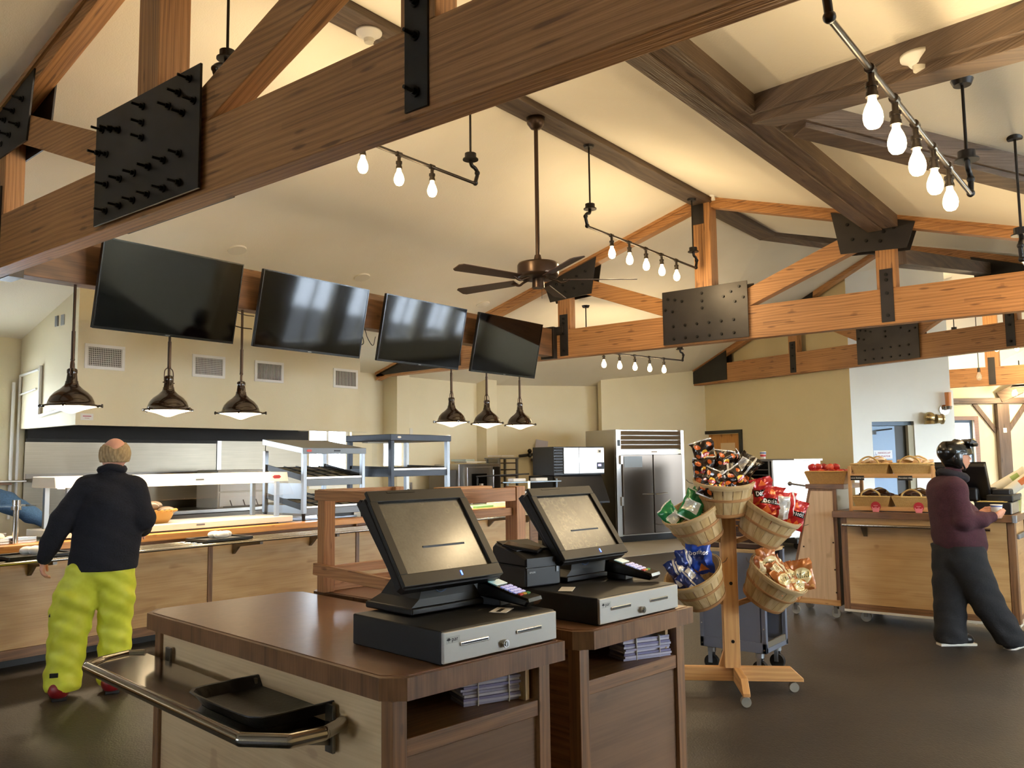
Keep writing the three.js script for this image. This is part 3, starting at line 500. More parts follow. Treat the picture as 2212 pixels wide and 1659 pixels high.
cable('black cable hanging beside the loop near the third television', [[6.32, 3.0, -7.04], [6.33, 2.88, -7.0], [6.38, 2.8, -6.97], [6.4, 2.9, -6.95]], 0.004);
{ // lit screen on the side-wing wall that gleams blue in the nearest television
  const t = thing('menu_screen', 'blue glowing screen on the side wall, mirrored in the nearest television', 'screen', [0, 0, 0]);
  part(t, 'casing', [bb(4.35, 1.2, 1.5, 5.65, 1.95, 1.56, 0.005)], M.black);
  const e = lamp(new THREE.Color().setRGB(0.02, 0.07, 0.9), 2.2); part(t, 'screen', [bb(4.38, 1.23, 1.49, 5.62, 1.92, 1.5)], e); t.userData.off = 1; scene.remove(t); }
// ---------- exhaust hood and kitchen wall ----------
{ const t = thing('exhaust_hood', 'large cream painted exhaust hood enclosure over the cooking line', 'hood');
  part(t, 'hood_face', [prism([[4.26, 1.95], [8.54, 1.95], [8.54, 2.04], [8.31, 2.31], [8.31, 3.49], [4.26, 3.49]], 0.06).translate(0, 0, -9.38)], M.cream);
  part(t, 'hood_side', [bb(4.26, 1.95, -10.79, 4.32, 3.0, -9.41), slab([[4.26, 3.0, -10.79], [4.26, 3.0, -9.41], [4.26, ceilY(-9.41) + 0.02, -9.41], [4.26, ceilY(-10.79) + 0.02, -10.79]], [0.06, 0, 0])], M.cream);
  part(t, 'hood_end', [bb(8.25, 2.0, -10.79, 8.31, 3.1, -9.41)], M.cream);
  part(t, 'hood_liner', [bb(4.32, 1.95, -9.44, 8.5, 2.02, -9.41), bb(4.33, 2.1, -10.78, 8.48, 2.14, -9.42), bb(4.33, 1.84, -10.76, 8.45, 2.12, -10.70)], std('#2b2723', 0.6, 0.5));  // near-black colour carries the darkness of the hood interior
  for (let i = 0; i < 8; i++) part(t, 'grease_filter', [bb(4.4 + i * 0.5, 2.03, -10.2, 4.86 + i * 0.5, 2.08, -9.6, 0.01)], std('#2f2b27', 0.6, 0.5));
  const l = thing('hood_label', 'small white label with red print on the hood face above the man', 'label', [4.382, 2.04, -9.349]);
  part(l, 'card', [bb(-0.068, -0.036, -0.002, 0.068, 0.036, 0.002)], M.paper);
  part(l, 'card_print', [bb(-0.045, 0.002, 0.0021, 0.045, 0.012, 0.003), bb(-0.025, -0.016, 0.0021, 0.025, -0.012, 0.003)], std('#b05a66', 0.7)); }
[[4.368, 4.748], [5.657, 6.036], [6.541, 6.921], [7.842, 8.223]].forEach(([a, b], i) => {
  const t = thing('air_vent', ['leftmost grid air vent on the hood, beside the first pendant', 'grid air vent on the hood right of the second pendant', 'louvred air vent on the hood right of the third pendant', 'rightmost louvred air vent on the hood'][i], 'vent', [(a + b) / 2, 2.71, -9.35]);
  const w = b - a, h = 0.205;
  part(t, 'vent_frame', [bb(-w / 2 - 0.035, -h / 2 - 0.035, -0.002, w / 2 + 0.035, -h / 2, 0.012, 0.003), bb(-w / 2 - 0.035, h / 2, -0.002, w / 2 + 0.035, h / 2 + 0.035, 0.012, 0.003), bb(-w / 2 - 0.035, -h / 2, -0.002, -w / 2, h / 2, 0.012), bb(w / 2, -h / 2, -0.002, w / 2 + 0.035, h / 2, 0.012)], M.whitePaint);
  part(t, 'vent_back', [bb(-w / 2, -h / 2, 0.0005, w / 2, h / 2, 0.002)], std('#2c211a', 0.9));
  const bars = []; for (let k = 0; k < 19; k++) bars.push(box(0.006, h, 0.008, -w / 2 + (k + 0.5) * w / 19, 0, 0.007)); if (i < 2) for (let k = 0; k < 9; k++) bars.push(box(w, 0.005, 0.006, 0, -h / 2 + (k + 0.5) * h / 9, 0.009));
  part(t, 'grille', bars, M.offwhite, { kind: 'stuff' });
});
{ const t = thing('steel_backsplash', 'stainless steel wall panels under the exhaust hood', 'backsplash');
  [[4.33, 5.28], [5.29, 6.88], [6.96, 7.7], [7.71, 8.42]].forEach(([a, b]) => part(t, 'steel_panel', [bb(a, 0.9, -10.78, b, 1.95, -10.765, 0.003)], M.steel));
  part(t, 'seam_strip', [bb(6.885, 0.6, -10.78, 6.955, 2.0, -10.755, 0.003)], M.steelFlat);
  part(t, 'steel_shelf', [bb(4.35, 1.33, -10.77, 6.85, 1.36, -10.45, 0.004), bb(4.35, 1.36, -10.775, 6.85, 1.42, -10.76)], M.steelDark);
  part(t, 'duct_band', [bb(4.33, 1.8, -10.77, 6.88, 1.95, -10.74)], std('#2b2824', 0.5, 0.6)); }
{ const t = thing('cooking_line', 'dark steel cooking line along the back wall under the hood', 'cooking range');
  part(t, 'body', [bb(4.5, 0.1, -10.7, 8.3, 0.88, -9.95, 0.01)], M.steelDark); part(t, 'top', [bb(4.5, 0.88, -10.7, 8.3, 0.93, -9.92, 0.006)], M.steelFlat);
  for (let i = 0; i < 5; i++) part(t, 'leg', [cyl(0.025, 0.02, 0.1, 4.6 + i * 0.9, 0.05, -10.1, 10)], M.black); }
{ const t = thing('fryer_unit', 'pale countertop appliance with wire basket behind the heat lamp', 'appliance', [6.75, 0.93, -10.18]);
  part(t, 'body', [rbox(0.75, 0.5, 0.5, 0.01, 0, 0.25, 0)], M.offwhite); part(t, 'panel', [rbox(0.7, 0.2, 0.02, 0.004, 0, 0.32, 0.255), rbox(0.7, 0.18, 0.02, 0.004, 0, 0.11, 0.255)], M.whitePaint);
  part(t, 'wire_rail', [rod([-0.33, 0.02, 0.32], [0.36, 0.02, 0.32], 0.008), ...[-0.2, 0, 0.2].map(x => rod([x, 0.02, 0.32], [x, 0.1, 0.27], 0.006))], M.steelDark); }
{ const t = thing('hood_pipes', 'thin white conduit running around the left end of the hood', 'pipe');
  part(t, 'conduit', [tube([[4.24, 1.0, -10.74], [4.24, 1.8, -10.74], [4.24, 2.5, -10.74], [4.24, 2.58, -10.74]], 0.016, 20, 8), rod([4.24, 2.58, -10.74], [4.24, 2.62, -10.25], 0.016), rod([4.24, 2.35, -10.74], [4.24, 2.4, -10.3], 0.012)], M.whitePaint);
  part(t, 'conduit', [rod([4.24, 2.66, -10.2], [4.24, 2.1, -10.2], 0.02), rod([4.24, 2.08, -10.2], [4.24, 2.14, -9.5], 0.02)], M.whitePaint);
  part(t, 'conduit', [rod([4.18, 0.9, -10.76], [4.18, 2.5, -10.76], 0.02)], M.whitePaint); }
{ const t = thing('light_switch', 'pair of grey plates high on the hood side', 'switch', [4.257, 3.14, -9.8]); part(t, 'plate', [rbox(0.01, 0.12, 0.08, 0.003, 0, 0, 0.07)], M.galv); part(t, 'plate', [rbox(0.02, 0.12, 0.07, 0.003, 0, 0, -0.07)], M.grayPaint); }
{ const t = thing('wall_shelf', 'small wooden wall shelf at the left edge behind the server', 'shelf', [3.6, 1.33, -10.7]); part(t, 'board', [bb(-0.9, -0.03, -0.1, 0.5, 0, 0.2, 0.004)], M.trimWood, { grain: 0 }); part(t, 'steel_top', [bb(-0.9, 0.001, -0.1, 0.65, 0.02, 0.22, 0.004)], M.steelFlat); }
{ const t = thing('outlet_plate', 'steel outlet plate on the wall behind the dark warming rack', 'outlet', [10.75, 1.06, -10.79]); part(t, 'plate', [rbox(0.14, 0.17, 0.01, 0.003)], M.steelFlat); part(t, 'socket', [rbox(0.05, 0.1, 0.012, 0.003)], M.grayPaint); }
[0, 1].forEach(i => { const m = solo('switch_plate', [rbox(0.075, 0.22, 0.008, 0.003)], M.offwhite, ['left', 'right'][i] + ' cream switch plate on the kitchen wall beside the hood', 'switch'); m.position.set(10.52 + i * 0.28, 2.0, -10.79); });

// ---------- serving counter ----------
{ const t = thing('serving_counter', 'long plywood fronted serving counter with tray rail', 'counter'), z = -6.92;
  part(t, 'counter_body', [bb(-1.5, 0.1, -7.75, 9.4, 0.86, -6.96)], M.trimWood);
  const xs = [-1.5, 0.8, 2.6, 4.36, 6.1, 7.7, 9.16];
  for (let i = 0; i < xs.length - 1; i++) {
    part(t, 'front_panel', [bb(xs[i] + 0.045, 0.15, -6.96, xs[i + 1] - 0.0, 0.83, -6.925, 0.002)], M.ply, { grain: 0 });
    part(t, 'stile', [bb(xs[i + 1], 0.1, -6.96, xs[i + 1] + 0.045, 0.86, -6.915, 0.003)], M.trimWood, { grain: 1 });
  }
  part(t, 'bottom_rail', [bb(-1.5, 0.075, -6.96, 9.4, 0.15, -6.915, 0.003)], M.trimWood, { grain: 0 });
  part(t, 'toe_kick', [bb(-1.5, 0, -7.7, 9.35, 0.1, -7.05)], M.black);
  part(t, 'wood_edge', [bb(-1.5, 0.858, -7.1, 9.45, 0.917, -6.9, 0.006)], M.barWood, { grain: 0 });
  part(t, 'steel_top', [bb(-1.5, 0.88, -7.78, 9.45, 0.914, -7.1, 0.004)], M.steelFlat);
  const slide = [bb(-1.5, 0.825, -6.84, 9.3, 0.835, -6.42, 0.003), rod([-1.5, 0.832, -6.415], [9.3, 0.832, -6.415], 0.012, 8)];
  for (let i = 0; i < 4; i++) slide.push(rod([-1.5, 0.838, -6.5 - i * 0.09], [9.3, 0.838, -6.5 - i * 0.09], 0.008, 6));
  const sl = part(t, 'tray_slide', slide, M.polish);
  for (const x of [0.2, 1.5, 2.85, 4.62, 5.5, 6.4, 7.3, 8.3, 9.1]) part(t, 'slide_bracket', [prism([[0, 0.82], [-0.42, 0.82], [-0.42, 0.79], [-0.08, 0.75], [0, 0.68]], 0.03).rotateY(Math.PI / 2).translate(x, 0, -6.915)], M.steelDark); }
// wood grille visible behind the warming racks is the counter's back rail
// heated merchandiser / heat lamp unit
{ const t = thing('heat_lamp_unit', 'white food warmer with glowing overhead lamp bar beside the man', 'food warmer');
  part(t, 'base', [bb(3.1, 0.93, -7.62, 5.36, 0.985, -7.02, 0.006)], M.whitePaint);
  part(t, 'base_foot', [bb(3.2, 0.914, -7.1, 5.2, 0.93, -7.04)], M.black); part(t, 'base_foot', [bb(3.2, 0.914, -7.6, 5.2, 0.93, -7.54)], M.black);
  for (const [x, z] of [[5.22, -7.1], [5.22, -7.5], [3.2, -7.1], [3.2, -7.5]]) part(t, 'upright', [bb(x - 0.02, 0.985, z - 0.02, x + 0.02, 1.33, z + 0.02, 0.003)], M.galv);
  part(t, 'lamp_housing', [prism([[-0.22, 1.33], [0.22, 1.33], [0.2, 1.42], [-0.2, 1.42]], 2.25, 0.004).rotateY(Math.PI / 2).translate(4.2, 0, -7.27)], M.whitePaint);
  part(t, 'lamp_tube', [bb(3.2, 1.318, -7.3, 5.25, 1.328, -7.12)], lamp(HEAT, 3));
  part(t, 'guard_glass', [slab([[3.12, 1.33, -7.03], [5.3, 1.33, -7.03], [5.3, 1.2, -6.93], [3.12, 1.2, -6.93]], [0, 0.004, 0.004])], M.glass);
  part(t, 'guard_glass', [bb(5.29, 1.0, -7.5, 5.296, 1.32, -7.1)], M.glass);
  part(t, 'nameplate', [prism([[-0.05, 0], [-0.03, 0.017], [0.03, 0.017], [0.05, 0], [0.03, -0.017], [-0.03, -0.017]], 0.004).translate(5.18, 1.375, -7.045)], std('#c2322d', 0.4));
  part(t, 'switch', [bb(4.3, 1.36, -7.05, 4.38, 1.375, -7.042), bb(4.3, 0.955, -7.022, 4.38, 0.97, -7.014)], M.grayPaint);
  const l = new THREE.RectAreaLight(HEAT, 6, 2.0, 0.16); l.position.set(4.2, 1.312, -7.2); l.lookAt(4.2, 0, -7.2); l.name = 'heat_glow'; t.add(l); }
// second lamp unit at the left, over the server's pan
{ const t = thing('serving_pan', 'steel serving pans of food under the server\'s gloved hand', 'pan', [2.2, 0.915, -7.35]);
  part(t, 'pan', [bb(-1.2, 0.0, -0.3, 0.75, 0.02, 0.3, 0.004), bb(-1.2, 0.02, 0.26, 0.75, 0.05, 0.3, 0.004), bb(-1.2, 0.02, -0.3, 0.75, 0.05, -0.26, 0.004)], M.polish);
  const f = []; for (let i = 0; i < 26; i++) f.push(sph(rr(0.03, 0.06), rr(-0.3, 0.65), 0.03, rr(-0.2, 0.2), 1.3, 0.6, 1, 10, 6)); part(t, 'food', f, std('#d9cfae', 0.7), { kind: 'stuff' }); }
{ const t = thing('sneeze_guard', 'clear sneeze guard with chrome fittings left of the man', 'sneeze guard');
  part(t, 'glass_shelf', [bb(-1.0, 1.2, -7.3, 2.92, 1.208, -6.98)], M.glass);
  for (const x of [2.78, 0.6]) part(t, 'support', [rod([x, 0.915, -7.02], [x, 1.24, -7.02], 0.02, 12), cyl(0.035, 0.035, 0.03, x, 1.19, -7.02, 16), cyl(0.03, 0.03, 0.04, x, 1.23, -7.02, 16)], M.chrome); }
{ const t = thing('overhead_warmer', 'lamp bar of the serving well above the picture edge at left', 'food warmer');
  part(t, 'housing', [bb(-0.9, 1.42, -7.6, 1.9, 1.5, -7.2, 0.005)], M.whitePaint); part(t, 'upright', [bb(-0.9, 0.914, -7.6, -0.86, 1.42, -7.56)], M.galv); part(t, 'upright', [bb(1.86, 0.914, -7.6, 1.9, 1.42, -7.56)], M.galv);
  part(t, 'lamp_tube', [bb(-0.8, 1.408, -7.5, 1.8, 1.419, -7.3)], lamp(HEAT, 3));
  const l = new THREE.RectAreaLight(HEAT, 6, 2.4, 0.16); l.position.set(0.7, 1.4, -7.4); l.lookAt(0.7, 0, -7.0); l.name = 'heat_glow'; t.add(l); }
// warming racks
function rackShelf(t, x0, x1, y, zf, zb, dy, front, name = 'shelf') {   // sloped shelf: low at the front
  part(t, name, [slab([[x0, y, zf], [x1, y, zf], [x1, y + dy, zb], [x0, y + dy, zb]].reverse(), 0.012)], std('#a09a86', 0.5, 0.3));
  const r = []; for (let i = 0; i < 5; i++) { const x = x0 + (i + 0.5) * (x1 - x0) / 5; r.push(beam([x, y + 0.022, zf], [x, y + dy + 0.022, zb], 0.008, 0.012)); }
  part(t, 'wire_grid', [...r, ...[0.3, 0.6, 0.9].map(k => rod([x0, y + dy * k + 0.024, zf + (zb - zf) * k], [x1, y + dy * k + 0.024, zf + (zb - zf) * k], 0.005, 6))], M.black);
  part(t, 'shelf_front', [bb(x0, y - 0.06, zf - 0.01, x1, y + 0.01, zf + 0.012, 0.003)], front);
  part(t, 'shelf_lip', [bb(x0, y + 0.012, zf, x1, y + 0.035, zf + 0.016, 0.003)], M.polish);
  part(t, 'shelf_side', [beam([x0, y + 0.02, zf], [x0, y + dy + 0.02, zb], 0.012, 0.06)], M.black); part(t, 'shelf_side', [beam([x1, y + 0.02, zf], [x1, y + dy + 0.02, zb], 0.012, 0.06)], M.black);
}
{ const t = thing('warming_rack', 'grey two shelf food warming rack on the counter beside the heat lamp', 'food warmer'), x0 = 5.53, x1 = 6.32, zf = -7.07, zb = -7.72;
  for (const [x, z] of [[x0, zf], [x1, zf], [x0, zb], [x1, zb]]) { part(t, 'post', [bb(x - 0.022, 0.99, z - 0.022, x + 0.022, 1.64, z + 0.022, 0.004)], M.galv); part(t, 'foot', [cyl(0.022, 0.014, 0.085, x, 0.957, z, 12)], M.black); }
  part(t, 'hood', [slab([[x0 - 0.03, 1.605, zf + 0.02], [x1 + 0.03, 1.605, zf + 0.02], [x1 + 0.03, 1.71, zb - 0.02], [x0 - 0.03, 1.71, zb - 0.02]].reverse(), 0.055)], M.galv);
  part(t, 'fascia', [bb(x0 - 0.03, 1.6, zf + 0.012, x1 + 0.03, 1.663, zf + 0.03, 0.004)], M.grayPaint);
  part(t, 'nameplate', [prism([[-0.035, 0], [-0.02, 0.012], [0.02, 0.012], [0.035, 0], [0.02, -0.012], [-0.02, -0.012]], 0.004).translate(x0 + 0.04, 1.633, zf + 0.032)], std('#c2322d', 0.4));
  part(t, 'switch', [bb(x0 + 0.37, 1.625, zf + 0.03, x0 + 0.45, 1.64, zf + 0.036)], M.black);
  rackShelf(t, x0, x1, 1.33, zf, zb, 0.12, M.grayPaint); rackShelf(t, x0, x1, 1.03, zf, zb, 0.12, M.grayPaint);
  part(t, 'side_panel', [bb(x0 - 0.003, 1.14, zb, x0 + 0.003, 1.3, zf)], M.galv); part(t, 'side_panel', [bb(x0 - 0.003, 0.99, zb, x0 + 0.003, 1.07, zf)], M.galv); }
{ const t = thing('warming_rack', 'tall dark navy food warming rack right of the grey one', 'food warmer'), x0 = 6.69, x1 = 7.62, zf = -7.0, zb = -7.7, P = M.navyPaint;
  for (const [x, z] of [[x0, zf], [x1, zf], [x0, zb], [x1, zb]]) part(t, 'post', [bb(x - 0.025, 0.92, z - 0.025, x + 0.025, 1.75, z + 0.025, 0.004)], x === x1 ? M.galv : P);
  part(t, 'hood', [bb(x0 - 0.04, 1.748, zb - 0.03, x1 + 0.04, 1.822, zf + 0.035, 0.008)], P);
  part(t, 'nameplate', [prism([[-0.03, 0], [-0.018, 0.011], [0.018, 0.011], [0.03, 0], [0.018, -0.011], [-0.018, -0.011]], 0.004).translate(x0 + 0.09, 1.788, zf + 0.038)], M.whitePaint);
  rackShelf(t, x0, x1, 1.4, zf, zb, 0.02, P); rackShelf(t, x0, x1, 1.0, zf, zb, 0.12, P);
  part(t, 'side_rail', [bb(x0 - 0.02, 1.34, zb, x0 + 0.02, 1.43, zf)], P);
  part(t, 'pane', [bb(x0 + 0.3, 1.43, zb + 0.05, x1 - 0.03, 1.74, zb + 0.056)], M.glass);
  part(t, 'lamp', [bb(x0 + 0.1, 1.735, zb + 0.1, x0 + 0.5, 1.746, zb + 0.2)], M.offwhite); }
// things on the counter
{ const t = thing('bread_basket', 'oval wicker basket of wrapped rolls under the heat lamp', 'basket', [4.0, 0.986, -7.3]);
  part(t, 'wicker', [lathe([[0.001, 0], [0.17, 0], [0.2, 0.04], [0.23, 0.1], [0.245, 0.105], [0.24, 0.115], [0.22, 0.105], [0.19, 0.05], [0.16, 0.012], [0.001, 0.012]], 36).scale(1, 1, 0.7)], M.wicker || std('#b9863f', 0.7)); const rim = []; for (let i = 0; i < 26; i++) { const a = i / 26 * 6.283; rim.push(sph(0.014, 0.24 * Math.cos(a), 0.11, 0.168 * Math.sin(a), 1.4, 0.9, 1, 8, 6)); } part(t, 'woven_rim', rim, std('#c9964a', 0.7), { kind: 'stuff' }); }
for (let i = 0; i < 7; i++) { const m = solo('wrapped_roll', [sph(0.07, 0, 0, 0, 1.2, 0.6, 0.9, 12, 8)], phys('#7d6a5a', 0.25, 0), 'plastic wrapped dark roll heaped in the oval wicker basket', 'bread', { group: 'wrapped rolls in the basket' }); m.position.set(3.88 + (i % 4) * 0.085, 1.09 + (i > 3 ? 0.05 : 0), -7.36 + (i % 2) * 0.11 + (i > 3 ? 0.03 : 0)); m.rotation.y = i; }
function plateTray(label, x, y, z, plateLabel) {
  const t = thing('serving_tray', label, 'tray', [x, y, z]); part(t, 'tray_body', [rbox(0.44, 0.012, 0.32, 0.005, 0, 0.006, 0), rbox(0.45, 0.022, 0.012, 0.004, 0, 0.016, 0.16), rbox(0.45, 0.022, 0.012, 0.004, 0, 0.016, -0.16), rbox(0.012, 0.022, 0.32, 0.004, 0.22, 0.016, 0), rbox(0.012, 0.022, 0.32, 0.004, -0.22, 0.016, 0)], M.black);
  const n = solo('paper_napkin', [...Array(7)].map((_, i) => sph(0.045, rr(-0.09, 0.09), 0.035, rr(-0.06, 0.06), 1.2, 0.7, 1, 9, 6)), M.paper, plateLabel, 'napkin'); n.position.set(x + 0.05, y + 0.012, z); }
plateTray('black tray on the rail right of the man', 4.28, 0.847, -6.62, 'white paper heap on the tray right of the man');
plateTray('black tray on the rail left of the man', 2.75, 0.847, -6.62, 'cream paper heap on the tray left of the man');
{ const t = thing('black_box', 'small black box on the counter below the warming rack', 'box', [6.1, 0.916, -7.25]); part(t, 'body', [rbox(0.36, 0.1, 0.2, 0.01, 0, 0.05, 0)], M.black); part(t, 'lid', [rbox(0.37, 0.015, 0.21, 0.005, 0, 0.106, 0)], M.blackGloss); }
solo('white_tray', [rbox(0.7, 0.02, 0.34, 0.006, 5.95, 0.926, -7.3)], std('#aeb6c6', 0.3, 0.3), 'pale plastic tray under the warming rack', 'tray');
{ const t = thing('utensil_bin', 'steel utensil bin lid right of the dark rack', 'bin', [7.35, 0.916, -7.35]); part(t, 'body', [rbox(0.8, 0.1, 0.4, 0.008, 0.3, 0.05, 0)], M.steelDark); }
// far end of the counter: green and white packages
[['green folded cloth on the far end of the serving counter', '#6fae6a', [8.25, 0.93, -7.02, 0.36, 0.035]], ['white paper carton beside the green cloth', '#e3d9c4', [8.62, 0.945, -7.05, 0.22, 0.06]], ['pale blue wrapped pack left of the green cloth', '#c8d6e0', [7.95, 0.93, -7.02, 0.16, 0.03]]].forEach(([l, c, q]) => solo('package', [rbox(q[3], q[4], 0.16, 0.008, q[0], q[1], q[2])], std(c, 0.6), l, 'package'));
{ const t = thing('salt_rail', 'low glass ended divider with white posts at the far counter end', 'divider', [9.25, 0.917, -7.1]); part(t, 'post', [cyl(0.03, 0.03, 0.16, 0, 0.08, 0, 12), sph(0.032, 0, 0.165, 0)], M.whitePaint); part(t, 'post', [cyl(0.018, 0.018, 0.3, 0.28, 0.15, -0.1, 12)], M.offwhite); part(t, 'rail', [rod([0, 0.06, 0], [0.3, 0.06, -0.1], 0.012)], M.offwhite); }
// ---------- appliances in the angled wing ----------
const FR = wing(2.0, 3.3);
{ // refrigerator: local x along the wing wall, z towards the room
  const t = thing('refrigerator', 'tall stainless two door refrigerator in the kitchen corner', 'refrigerator', [13.245, 0, -8.016], -TH), W = 1.62, H = 2.05;
  part(t, 'cabinet', [bb(0, 0.12, -0.95, W, H, -0.05, 0.006)], M.steelFlat);
  part(t, 'plinth', [bb(0.04, 0, -0.9, W - 0.04, 0.12, -0.08)], M.black);
  part(t, 'corner_strip', [bb(0, 0.12, -0.05, 0.11, H, 0, 0.004)], M.steelFlat); part(t, 'corner_strip', [bb(W - 0.08, 0.12, -0.05, W, H, 0, 0.004)], M.steelFlat);
  for (let i = 0; i < 4; i++) part(t, 'louvre', [rbox(W - 0.2, 0.075, 0.03, 0.004, W / 2 + 0.015, 1.985 - i * 0.085, -0.015, 0, 0, -0.35)], std('#8a7d68', 0.35, 1));
  part(t, 'header', [bb(0.11, 1.6, -0.05, W - 0.08, 1.68, 0.0, 0.004)], std('#a8997c', 0.35, 1)); part(t, 'badge', [bb(0.82, 1.63, 0, 0.95, 1.65, 0.004)], M.bronze);
  for (const [a, b, k] of [[0.115, 0.815, 1], [0.835, 1.535, -1]]) {
    const d = part(t, 'door', [rbox(b - a, 1.44, 0.06, 0.008, (a + b) / 2, 0.87, 0.005)], std('#6e655c', 0.3, 1));
    const hx = k > 0 ? b - 0.03 : a + 0.03; part(d, 'handle', [tube([[hx, 0.86, 0.05], [hx - k * 0.02, 0.86, 0.08], [hx - k * 0.12, 0.865, 0.085], [hx - k * 0.26, 0.87, 0.075]], 0.013, 16, 8)], M.steelFlat);
    if (k > 0) part(d, 'hinge', [rbox(0.05, 0.16, 0.04, 0.004, a - 0.02, 1.5, 0.02), rbox(0.05, 0.16, 0.04, 0.004, a - 0.02, 0.75, 0.02)], M.steelFlat);
  }
  part(t, 'display', [bb(0.03, 1.75, 0, 0.09, 1.86, 0.006)], M.black);
  const n = solo('fridge_notice', [bb(0, 0, 0, 0.42, 0.2, 0.003)], std('#8f9ca8', 0.5), 'pale paper sheet at the top of the left refrigerator door', 'notice'); n.rotation.y = -TH; n.position.set(13.245 + 0.14 * AWX - 0.04 * AWZ, 1.36, -8.016 + 0.14 * AWZ + 0.04 * AWX); }
{ const t = thing('ice_machine', 'black and steel ice machine left of the refrigerator', 'ice machine', [11.987, 0, -8.51], -TH);
  part(t, 'bin', [bb(0.0, 0.1, -0.85, 1.05, 1.23, -0.05, 0.01)], M.blackMat); part(t, 'bin_lid', [slab([[0.02, 0.75, 0.2], [1.03, 0.75, 0.2], [1.03, 1.22, -0.04], [0.02, 1.22, -0.04]].reverse(), 0.03)], M.plastic);
  part(t, 'head', [bb(0.0, 1.24, -0.7, 1.08, 1.74, -0.01, 0.01)], M.black);
  part(t, 'face_panel', [bb(0.2, 1.27, -0.02, 0.52, 1.72, 0.012, 0.004)], M.steelFlat); part(t, 'face_panel', [bb(0.52, 1.27, -0.02, 1.06, 1.72, 0.02, 0.004)], M.steelFlat);
  part(t, 'display', [bb(0.9, 1.34, 0.02, 1.06, 1.46, 0.026)], M.black); part(t, 'display_glow', [bb(0.92, 1.39, 0.026, 0.99, 1.43, 0.028)], lamp(new THREE.Color().setRGB(0.03, 0.05, 1), 1.4)); part(t, 'badge', [bb(0.92, 1.62, 0.02, 1.0, 1.69, 0.025)], M.offwhite); part(t, 'badge_mark', [bb(0.94, 1.64, 0.025, 0.98, 1.67, 0.027)], M.black);
  part(t, 'side_grille', [...Array(9)].map((_, i) => bb(0.02, 1.29 + i * 0.05, -0.012, 0.19, 1.315 + i * 0.05, 0.004)), M.blackMat, { kind: 'stuff' }); }
{ const t = thing('water_filter', 'white water filter cartridges with a leaflet on the kitchen wall', 'water filter', wing(0.98, 0.06), -TH);
  part(t, 'manifold', [rbox(0.34, 0.16, 0.16, 0.02, -0.02, 1.62, 0.08)], M.whitePaint); part(t, 'cap', [rbox(0.36, 0.06, 0.17, 0.015, -0.02, 1.52, 0.08)], M.black);
  part(t, 'cartridge', [cyl(0.06, 0.06, 0.3, 0.05, 1.33, 0.1, 16)], M.whitePaint); part(t, 'cartridge', [cyl(0.055, 0.055, 0.2, -0.12, 1.38, 0.1, 16)], M.whitePaint); part(t, 'valve', [sph(0.05, -0.28, 1.62, 0.1), sph(0.045, -0.28, 1.7, 0.1), rod([-0.5, 1.6, 0.05], [-0.2, 1.63, 0.08], 0.03)], M.black);
  const tx = canvasTex(256, 128, (c, w, h) => { c.fillStyle = '#ececec'; c.fillRect(0, 0, w, h); c.fillStyle = '#222'; c.font = 'bold 52px sans-serif'; c.fillText('Opti', 20, 80); }); part(t, 'print', [new THREE.PlaneGeometry(0.2, 0.1).toNonIndexed().translate(-0.03, 1.63, 0.162)], std('#ffffff', 0.6, 0, { map: tx }), { keepUV: true });
  const p = solo('leaflet', [rbox(0.3, 0.24, 0.004, 0.001, 0, 0, 0, 0, -0.15)], std('#b9b6c4', 0.7), 'grey lilac leaflet tucked behind the water filter', 'leaflet'); p.rotation.y = -TH; const q = wing(1.0, 0.14); p.position.set(q[0], 1.8, q[2]); }
{ const t = thing('convection_oven', 'steel oven with a dark glass door behind the warming rack', 'oven', [11.45, 0, -10.1]);
  part(t, 'body', [bb(-0.15, 0.1, -0.6, 1.0, 1.46, 0, 0.01)], M.steelFlat); part(t, 'door', [bb(0.02, 0.75, 0, 0.72, 1.4, 0.05, 0.01)], M.steelFlat); part(t, 'door_glass', [bb(0.14, 0.85, 0.05, 0.56, 1.28, 0.058)], M.blackGloss); part(t, 'control_panel', [bb(0.8, 0.75, 0, 0.98, 1.4, 0.03, 0.004)], M.black); part(t, 'handle', [rod([0.72, 0.8, 0.08], [0.72, 1.35, 0.08], 0.018)], M.chrome);
  part(t, 'side_box', [bb(-0.4, 0.6, -0.5, -0.16, 1.36, -0.05, 0.01)], M.steelDark); part(t, 'base', [bb(-0.1, 0, -0.55, 0.95, 0.1, -0.05)], M.black); }
